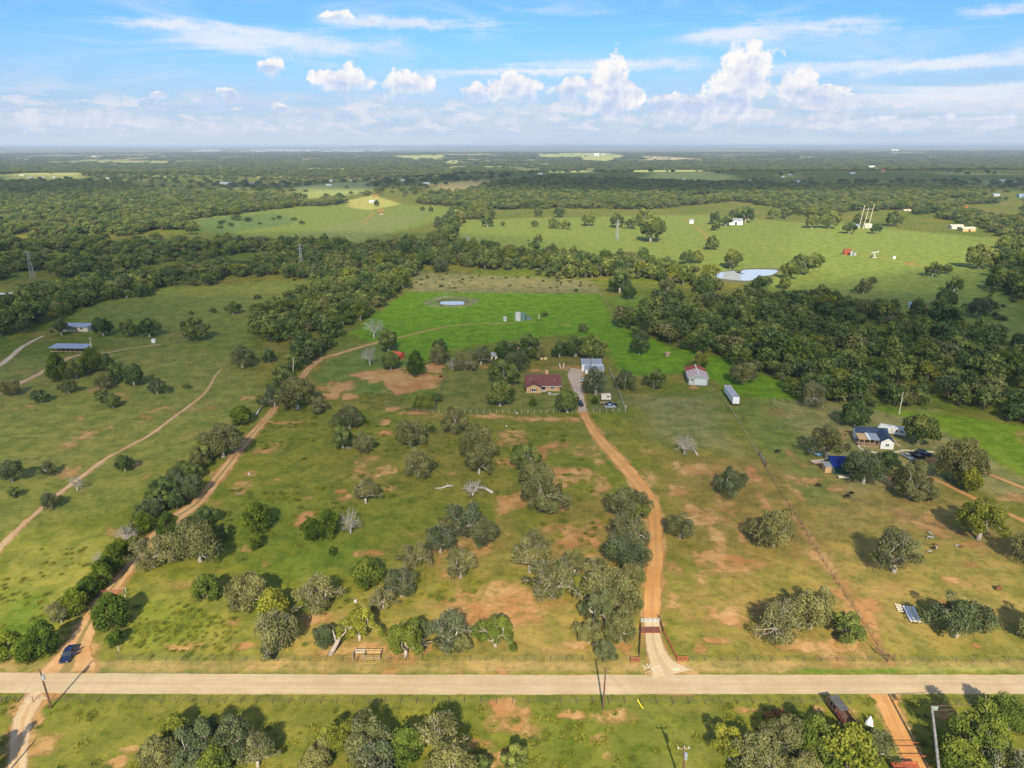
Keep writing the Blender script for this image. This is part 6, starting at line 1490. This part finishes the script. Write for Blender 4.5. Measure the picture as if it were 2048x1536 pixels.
# ------------------------------------------------------------------ ranch entrance
def pipefence(name, px, label, h=1.35, n=3, post=1.8, cat="fence", mat=M_pipe):
    return fence(name, px, post, h, mat, 0, label, rails=n, rm_=mat, pr=.075, cat=cat, rr=.055, jitter=.0)
def smoothless(px): return px
pipefence("pipe_fence", [(1317, 1238), (1321, 1250), (1326, 1266)], "short dark pipe fence beside the entrance gate", mat=M_brown)
pipefence("pipe_fence", [(1326, 1266), (1340, 1294), (1355, 1324)], "rust-red pipe fence flaring from the entrance gate to the road")
pipefence("pipe_barrier", [(1356, 1324), (1366, 1324), (1375, 1324)], "red pipe panel at the roadside right of the drive", n=4, post=.9, cat="fence panel")
pipefence("pipe_fence", [(1282, 1254), (1281, 1270), (1280, 1296), (1279, 1316)], "dark pipe fence left of the driveway entrance", mat=M_brown)
pipefence("pipe_barrier", [(1262, 1326), (1270, 1326), (1279, 1326)], "red pipe panel at the roadside left of the drive", n=4, post=.9, cat="fence panel")
p, hd, L_ = span((1282, 1246), (1318, 1246)); e = empty("entrance_gate", tuple(p), hd, "pale tubular gate closing the dirt driveway", "gate")
for k in range(5): MB().tube([(0, 0, .25+k*.25), (L_, 0, .25+k*.25)], .035, 6).obj("bar", M_galv, e)
for k in range(5): MB().tube([(L_*k/4, 0, .2), (L_*k/4, 0, 1.3)], .035, 6).obj("upright", M_wht, e)
p, hd, L_ = span((1282, 1266.5), (1322, 1266.5)); e = empty("cattle_guard", tuple(p), hd, "rusty brown cattle guard set in the driveway below the gate", "cattle guard")
for k in range(11): MB().box((L_/2, .08+k*.19, .06), (L_, .14, .1)).obj("bar", M_brown if k % 3 else M_rust, e)
MB().box((.1, 1.0, .08), (.16, 2.3, .14)).box((L_-.1, 1.0, .08), (.16, 2.3, .14)).obj("frame", M_rust, e)
# red gate on the left track
p, hd, L_ = span((196, 1192), (246, 1188)); e = empty("track_gate", tuple(p), hd, "dark red pipe gate across the left track above the tall juniper", "gate")
for k in range(5): MB().tube([(0, 0, .25+k*.27), (L_, 0, .25+k*.27)], .04, 6).obj("bar", M_pipe, e)
for x_ in (-.1, L_*.5, L_+.1): MB().tube([(x_, 0, -.2), (x_, 0, 1.7)], .09, 8).obj("post", M_polegrey, e)
# timber loading pen by the road
p, hd, L_ = span((706, 1321), (760, 1321)); e = empty("timber_pen", tuple(p), hd, "wooden pen of pale rails by the road below the leafy oak", "pen")
for x_ in (0, L_*.38, L_*.43, L_):
    for y_ in (0, 1.9): MB().tube([(x_, y_, -.2), (x_, y_, 1.3)], .1, 7).obj("post", M_wood, e)
for k in range(3):
    z_ = .4+k*.38
    for y_ in (0, 1.9): MB().box((L_*.72, y_, z_), (L_*.57, .07, .13)).obj("rail", M_tan, e)
    MB().box((L_*.19, 1.9, z_), (L_*.38, .07, .13)).obj("rail", M_post, e)
    for x_ in (0, L_*.43, L_): MB().box((x_, .95, z_), (.07, 1.9, .13)).obj("rail", M_wood, e)
# leaning trunk and fallen timber
def log(name, px, r, label, zz=.25, cat="log", mat=deadw, fork=True):
    g = [P(a_, b_) for a_, b_ in px]; o = g[0]; mb = MB(); n = len(g)
    pts = [(q_.x-o.x, q_.y-o.y, zz+(.25*math.sin(i*2.1)+.15 if i else 0)) for i, q_ in enumerate(g)]; mb.tube(pts, [r*(1-.6*i/(n-1)) for i in range(n)], 7)
    if fork:
        for k in range(1, n-1):
            d = Vector(pts[k]); mb.tube([d, d+Vector((rng.uniform(-.5, .5), rng.uniform(.6, 1.6), rng.uniform(.3, 1.1)))], [r*.4, r*.15], 5)
    tag(mb.obj(name, mat, None, tuple(o), smooth=True), label, cat)
log("fallen_log", [(907, 973), (895, 975), (884, 977), (871, 979)], .35, "pale fallen log left of the brown fallen dead tree")
log("fallen_log", [(986, 987), (972, 981), (955, 975), (940, 972)], .45, "long grey fallen trunk beside the brown fallen dead tree")
log("fallen_log", [(1190, 1293), (1192, 1284), (1195, 1272), (1199, 1262)], .5, "white fallen trunk under the oaks left of the gate")
log("fallen_log", [(1395, 912), (1388, 903), (1376, 896)], .32, "short bleached trunk beside the pale dead tree below the barn")
log("fallen_log", [(512, 832), (519, 822), (530, 812)], .4, "grey log beside the top of the left track")
log("fallen_log", [(237, 583), (248, 592), (255, 598)], .5, "pale fallen pole at the edge of the left woods", 1.0, fork=False)
b = P(660, 1309); tag(MB().tube([(0, 0, -.2), (1.0, .5, 1.6), (2.1, 1.0, 3.4)], [.62, .5, .3], 9).tube([(1.4, .7, 2.2), (1.1, .9, 3.9), (.6, 1.4, 5.0)], [.3, .2, .08], 6).tube([(2.1, 1, 3.3), (3.2, 1.4, 4.4), (3.4, 1.8, 5.2)], [.24, .15, .06], 6).obj("leaning_dead_tree", simple("pale_stripped_trunk", (.33, .27, .22), .9, var=.3, scale=2), None, tuple(b), smooth=True), "thick pale trunk leaning right beside the timber pen", "dead tree")
p = P(478, 989); tag(link("brush_pile", DEAD[1], None, tuple(p)), "small pile of pinkish cut branches in the left pasture", "brush pile"); bpy.data.objects["brush_pile"].scale = (.22, .22, .08)
p = P(697, 899); o = link("brush_pile", DEAD[2], None, tuple(p)); o.scale = (.35, .35, .16); tag(o, "pinkish brush pile at the foot of the tall dark pair of oaks", "brush pile")
# stacked white boards
p, hd, L_ = span((1834, 1247), (1818, 1215)); e = empty("board_stack", tuple(p), hd-math.pi/2, "stack of white boards and sheets on the grass left of the stout-trunked oak", "boards")
for k in range(4): MB().box((-1.2+k*.62, L_*.5, .35+.05*(k % 2)), (.52, L_*.98, .12), rz=rng.uniform(-.02, .02)).obj("board", M_wht if k != 2 else M_cream, e)
for k in range(5): MB().box((-2.3, L_*.62+k*.62, .25), (1.3, .3, .1), rz=rng.uniform(-.1, .1)).obj("slat", M_cream, e)
MB().box((-.3, L_*.5, .14), (2.6, .3, .28)).box((-.3, L_*.1, .14), (2.6, .3, .28)).box((-.3, L_*.9, .14), (2.6, .3, .28)).obj("bearer", M_wood, e)
# small roadside things
b = P(1286, 1418.5); t_ = P(1271, 1401); tag(MB().tube([(0, 0, .1), (t_.x-b.x, (t_.y-b.y)*.4, 1.5)], .09, 6).obj("guy_wire_guard", M_yel, None, tuple(b)), "yellow plastic guy-wire guard on the lawn right of the plain pole", "guy guard")
p = P(1174, 1449-40); 
p = P(1738, 1449); e = empty("white_cone", tuple(p), .4, "small white cone-shaped feeder beside the sandy drive at lower right", "feeder"); MB().tube([(0, 0, 0), (0, 0, .5), (.0, .0, 1.9)], [.75, .7, .1], 10).obj("cone", M_wht, e); MB().tube([(.3, -.75, .55), (.3, -.5, .55)], .2, 8).obj("opening", M_rust, e)
p, hd, L_ = span((1714, 1480), (1655, 1404)); e = empty("stock_trailer", tuple(p), hd, "long dark metal stock trailer with a rusty red side at lower right", "trailer")
L_ = min(L_, 8.2); MB().box((L_/2, 0, 1.0), (L_, 1.9, .12)).box((L_/2, -.95, 1.5), (L_, .05, .9)).obj("body", M_brown, e); MB().box((L_*.3, .95, 1.5), (L_*.6, .05, .9)).obj("side_panel", M_rust, e)
for k in range(10): MB().tube([(L_*k/9, .97, 1.0), (L_*k/9, .97, 2.5)], .05, 5).obj("upright", M_brown, e)
for k in range(10): MB().tube([(L_*k/9, -.97, 1.0), (L_*k/9, -.97, 2.5)], .05, 5).obj("upright", M_brown, e)
for s_ in (-1, 1): MB().tube([(0, s_*.97, 2.5), (L_, s_*.97, 2.5)], .05, 5).obj("top_rail", M_brown, e)
MB().box((L_*.75, 0, 2.52), (L_*.45, 1.8, .06)).obj("roof_sheet", simple("dull_grey_sheet", (.10, .10, .095), .5, var=.3), e)
wheel_set(e, [(L_*.35, -1.0), (L_*.45, -1.0), (L_*.35, 1.0), (L_*.45, 1.0)], .38, .24, 'y')
def implement(px, py, label, rz):
    p = P(px, py); e = empty("farm_implement", tuple(p), rz, label, "implement")
    MB().box((0, 0, .7), (3.0, .14, .14)).box((0, .8, .7), (3.0, .14, .14)).box((0, .4, .9), (.14, 1.9, .14)).box((-1.2, .4, .7), (.12, 1.0, .12)).box((1.2, .4, .7), (.12, 1.0, .12)).obj("frame", M_pipe, e)
    for k in range(7): MB().tube([(-1.35+k*.45, 0, .7), (-1.35+k*.45, -.25, .2), (-1.35+k*.45, .05, .0)], .05, 5).obj("tine", M_rust, e)
    wheel_set(e, [(-1.6, .4), (1.6, .4)], .35, .2)
implement(1545, 1438, "rusty red farm implement behind the oaks at lower right", .1); implement(1562, 1434, "second rusty implement touching the first one at lower right", -.4)
p, hd, L_ = span((1798, 1497), (1845, 1497)); e = empty("pipe_gate", tuple(p), hd, "rust-red pipe gate across the orange dirt drive at lower right", "gate")
for k in range(2): MB().tube([(-.5, 0, 1.3-.8*k), (L_, 0, 1.3-.8*k)], .05, 6).obj("bar", M_pipe, e)
p, hd, L_ = span((1806, 1524), (1888, 1524)); e = empty("pipe_gate", tuple(p), hd, "long rust-red pipe rail with two posts above the red implement", "gate")
MB().tube([(0, 0, 1.3), (L_, 0, 1.3)], .07, 8).obj("bar", M_pipe, e)
for x_ in (.35, L_-.1, L_*.82): MB().tube([(x_, 0, -.2), (x_, 0, 1.35)], .06, 8).obj("post", M_pipe, e)
p = P(1812, 1545); e = empty("red_trailer", tuple(p), 0, "small rust-red metal trailer cut by the bottom edge", "trailer")
MB().box((0, 0, .8), (4.6, 1.9, .1)).box((0, .95, 1.1), (4.6, .06, .5)).box((0, -.95, 1.1), (4.6, .06, .5)).box((-2.3, 0, 1.1), (.06, 1.9, .5)).obj("tray", M_pipe, e)
MB().tube([(-2.2, .9, 1.6), (-.2, .9, 1.6)], .06, 6).tube([(-2.2, -.9, 1.6), (-.2, -.9, 1.6)], .06, 6).tube([(-.2, .9, 1.6), (-.2, -.9, 1.6)], .06, 6).obj("rack", M_brown, e); wheel_set(e, [(.3, -1), (.3, 1)], .36, .24, 'y')
for (px, py, lab) in ((498, 949, "small white bucket in the left pasture by the track"), (1252, 814, "white ball-shaped float outside the yard fence corner"), (1034, 827.5, "white box on the grass outside the yard fence"), (1381, 722, "small white tub on the grass above the barn"), (1013, 853, "tiny white lump on the grass below the yard fence"), (711, 1204, "pale round lid on the grass by the bright juniper")):
    p = P(px, py); tag(MB().tube([(0, 0, 0), (0, 0, .1), (0, 0, .45)], [.28, .32, .34], 10).tube([(0, 0, .45), (0, 0, .48)], [.37, .2], 10).obj("tub", M_bright, None, tuple(p)), lab, "tub")
# ------------------------------------------------------------------ cattle and goats: one skinned body each
def beast(name, scale=1.0, graze=False):
    me = bpy.data.meshes.new(name)
    V_ = [(0, .62, 1.02), (0, .1, .98), (0, -.5, 1.05), (0, -.85, 1.15 if not graze else .95), (0, -1.12, 1.32 if not graze else .55), (0, -1.38, 1.22 if not graze else .22),
          (.2, .66, .7), (.2, .74, .38), (.2, .7, .03), (-.2, .66, .7), (-.2, .62, .38), (-.2, .64, .03), (.2, -.48, .62), (.2, -.5, .03), (-.2, -.44, .62), (-.2, -.36, .03), (0, .86, .95), (0, .92, .5), (.14, -1.08, 1.42 if not graze else .62), (-.14, -1.08, 1.42 if not graze else .62)]
    E_ = [(0,1),(1,2),(2,3),(3,4),(4,5),(0,6),(6,7),(7,8),(0,9),(9,10),(10,11),(2,12),(12,13),(2,14),(14,15),(0,16),(16,17),(4,18),(4,19)]
    R_ = [.30,.34,.30,.17,.15,.09,.14,.07,.055,.14,.07,.055,.12,.055,.12,.055,.05,.03,.04,.04]
    me.from_pydata(V_, E_, []); o = bpy.data.objects.new(name, me); COL.objects.link(o)
    sk = o.modifiers.new('skin', 'SKIN'); sk.use_smooth_shade = True
    for i, r_ in enumerate(R_): me.skin_vertices[0].data[i].radius = (r_, r_)
    me.skin_vertices[0].data[1].use_root = True
    ss_ = o.modifiers.new('sub', 'SUBSURF'); ss_.levels = 1
    dg = bpy.context.evaluated_depsgraph_get(); dg.update(); out = bpy.data.meshes.new_from_object(o.evaluated_get(dg)); bpy.data.objects.remove(o); return out
B_st = beast("cow"); B_gr = beast("cow_grazing", graze=True)
def animal(name, px, py, me, mat, s, rz, label, cat, group=None):
    k = me.name+mat.name
    if k not in bpy.data.meshes: m2 = me.copy(); m2.name = k; m2.materials.clear(); m2.materials.append(mat)
    o = link(name, bpy.data.meshes[k], None, tuple(P(px, py)), rz); o.scale = (s, s, s); tag(o, label, cat, group)
for (px, py, me, rz, lab) in ((1555, 906, B_st, 1.4, "black cow alone on the olive field left of the homestead"), (1636, 974, B_gr, 1.5, "black cow on bare soil below the plywood shed"), (1693, 996, B_gr, 1.6, "black cow at the fence end, left one of two"), (1702, 990, B_gr, 1.9, "black cow at the fence end, right one of two"), (1858, 1003, B_gr, -1.7, "black cow alone below the homestead oaks"), (882, 756, B_st, 1.5, "black cow at the right side of the bare paddock")):
    animal("cow", px, py, me, M_cow, .92, rz, lab, "cow")
animal("cow", 1997, 1181, B_gr, M_cowb, 1.0, 2.0, "red-brown cow lying on the pasture above the stout-trunked oak", "cow")
for (px, py, mt_, rz, lab) in ((1859, 1069, M_cowp, .3, "white goat, topmost of the small herd"), (1857, 1077, M_cowp, 1.8, "black and white goat, second row of the herd at left"), (1865, 1077, M_cowp, -1.2, "black and white goat, second row of the herd at right"), (1871, 1092, M_cowb, 1.0, "brown goat in the middle of the small herd"),
    (1872, 1097, M_cowp, -.4, "white goat just below the brown goat"), (1865, 1099, M_cow, .8, "black goat left of the lowest white pair"), (1858, 1106, M_cowp, 1.5, "white-backed goat, lowest of the small herd"), (1915, 1094, M_cowp, -1.5, "white goat standing apart right of the herd"), (1923, 1096, M_cowb, 1.6, "brown goat beside the white one right of the herd")):
    animal("goat", px, py, B_gr if mt_ is not M_cowb else B_st, mt_, .58, rz, lab, "goat", "goats of the small herd")
# ------------------------------------------------------------------ vegetable garden rows, rocks, distant town
def leafrow():
    n = 260; p_ = np.stack([rng.uniform(-.35, .35, n), rng.uniform(-1, 1, n), rng.uniform(0, .55, n)], 1); nn = rdir(n, .6); a_ = np.cross(nn, rng.normal(size=(n, 3))); a_ /= np.linalg.norm(a_, axis=1)[:, None]; b_ = np.cross(nn, a_); s = .13
    return leaf_mesh("garden_row", np.stack([p_-a_*s, p_-b_*s, p_+a_*s, p_+b_*s], 1).reshape(-1, 3), np.arange(n*4).reshape(-1, 4), rng.uniform(.3, 1, n), L_yel)
lr = leafrow(); k_ = 0
g0, g1, g2 = P(820, 818), P(862, 820), P(835, 800)
for i in range(7):
    q_ = g0.lerp(g1, (i+.5)/7); o = link("garden_row", lr, None, (q_.x+.8, q_.y+7, 0)); o.scale = (1.6, 7, 1.2); tag(o, "row of leafy plants in the fenced vegetable garden", "garden row", "vegetable garden rows")
rk = MB().ball((0, 0, .1), .5, 6, (1, .8, .55)).mesh("rock", M_stone); rp = link("rock", rk, None, tuple(P(1350, 1338.5))); rp.scale = (2.2, .5, .3); tag(rp, "flat pale slab where the driveway meets the road", "slab")
rx, ry = [], []
for _ in range(34): q_ = P(1304+rng.normal()*9-4, 1335+rng.normal()*5.0); rx.append(q_.x-6*0); ry.append(q_.y)
for _ in range(16): q_ = P(62+rng.normal()*16, 1400+rng.normal()*5); rx.append(q_.x); ry.append(q_.y)
rr_ = rng.uniform(.12, .45, len(rx)); scatter("loose_stones", np.stack([rx, ry, np.zeros(len(rx))], 1), np.stack([rr_, rr_, rr_*.7], 1), rng.uniform(0, 3, (len(rx), 3))*np.array([0, 0, 1]), np.zeros(len(rx), int), [rp], "loose pale stones at the road edge")
tw = MB()
for _ in range(170):
    px = rng.choice([rng.uniform(392, 440), rng.uniform(500, 690), rng.uniform(690, 720), rng.uniform(745, 790)], p=[.2, .6, .1, .1]); q_ = P(px, rng.uniform(298.5, 303.5)); w_ = rng.uniform(25, 120); tw.box((q_.x, q_.y, q_.z+5), (w_, 30, rng.uniform(6, 13)))
tag(tw.obj("distant_town_roofs", simple("pale_far_roofs", (.30, .32, .34), .7, var=.2, scale=.01)), "pale roofs of a distant town on the horizon", kind='stuff')
tw = MB()
for _ in range(42):
    q_ = P(rng.uniform(-40, 2090), rng.choice([rng.uniform(315, 345), rng.uniform(345, 372)], p=[.6, .4])); w_ = rng.uniform(7, 16); tw.box((q_.x, q_.y, q_.z+2), (w_, 8, 4))
tag(tw.obj("far_farm_roofs", simple("far_farm_roof_paint", (.66, .66, .62), .7, var=.2, scale=.01)), "scattered tiny farm roofs across the far plain", kind='stuff')

# ------------------------------------------------------------------ unseen clouds added behind the camera to shade the middle distance
cm, q = mat_new("shade_cloud_vapour")
co = q.node('ShaderNodeTexCoord').outputs['Object']
ln = q.vmath('LENGTH', q.vmath('MULTIPLY', co, (1, 1, 0)))
cn_ = q.noise(q.node('ShaderNodeNewGeometry').outputs['Position'], .0022, 5.0, .55)
dens = q.math('ADD', q.math('SUBTRACT', 1.0, ln), q.math('MULTIPLY', q.math('SUBTRACT', cn_, .5), 1.3))
al = q.math('MULTIPLY', q.smooth(dens, .0, .40), .36)
cw = q.node('ShaderNodeMixShader', {0: .5, 1: q.node('ShaderNodeBsdfDiffuse', {'Color': (.9, .9, .92, 1)}).outputs[0], 2: q.node('ShaderNodeBsdfTranslucent', {'Color': (.9, .9, .92, 1)}).outputs[0]})
cx = q.node('ShaderNodeMixShader', {0: al, 1: q.node('ShaderNodeBsdfTransparent').outputs[0], 2: cw.outputs[0]})
q.l.new(cx.outputs[0], q.node('ShaderNodeOutputMaterial').inputs[0])
cb = MB(); cb.ball((0, 0, 0), 1.0, 40); cme = cb.mesh("shade_cloud", cm, True)
CA = 1500.0; off = CA/math.tan(SUN_EL)
def shade_cloud(x, y, rx, ry, label):
    """centre and half sizes of its shadow on the ground"""
    o = link("shade_cloud", cme, None, (x-off*math.sin(AZ), y-off*math.cos(AZ), CA)); o.scale = (rx, ry, 60); tag(o, label, "shade_cloud", "added shade clouds out of view"); return o
CL = [(30, 330, 560, 165), (-520, 420, 420, 230), (560, 400, 420, 200), (700, 1980, 1500, 480), (500, 1950, 1250, 460), (-1500, 1750, 900, 620), (-250, 700, 380, 160), (2300, 1500, 900, 800), (-1900, 900, 900, 600)]
for i, c_ in enumerate(CL): shade_cloud(*c_, "one of the thin unseen clouds added behind the camera for shade")
# ------------------------------------------------------------------ haze
hz = MB().box((0, 42000, 51.0), (130000, 100000, 106)).mesh("haze", cm); hz.materials.clear()
hm, q = mat_new("haze_air"); pv = q.node('ShaderNodeVolumePrincipled', {'Color': (.70, .84, 1.0, 1), 'Density': 0.000075, 'Anisotropy': .0}); q.l.new(pv.outputs[0], q.node('ShaderNodeOutputMaterial').inputs['Volume']); hz.materials.append(hm)
tag(link("haze", hz), kind='stuff')
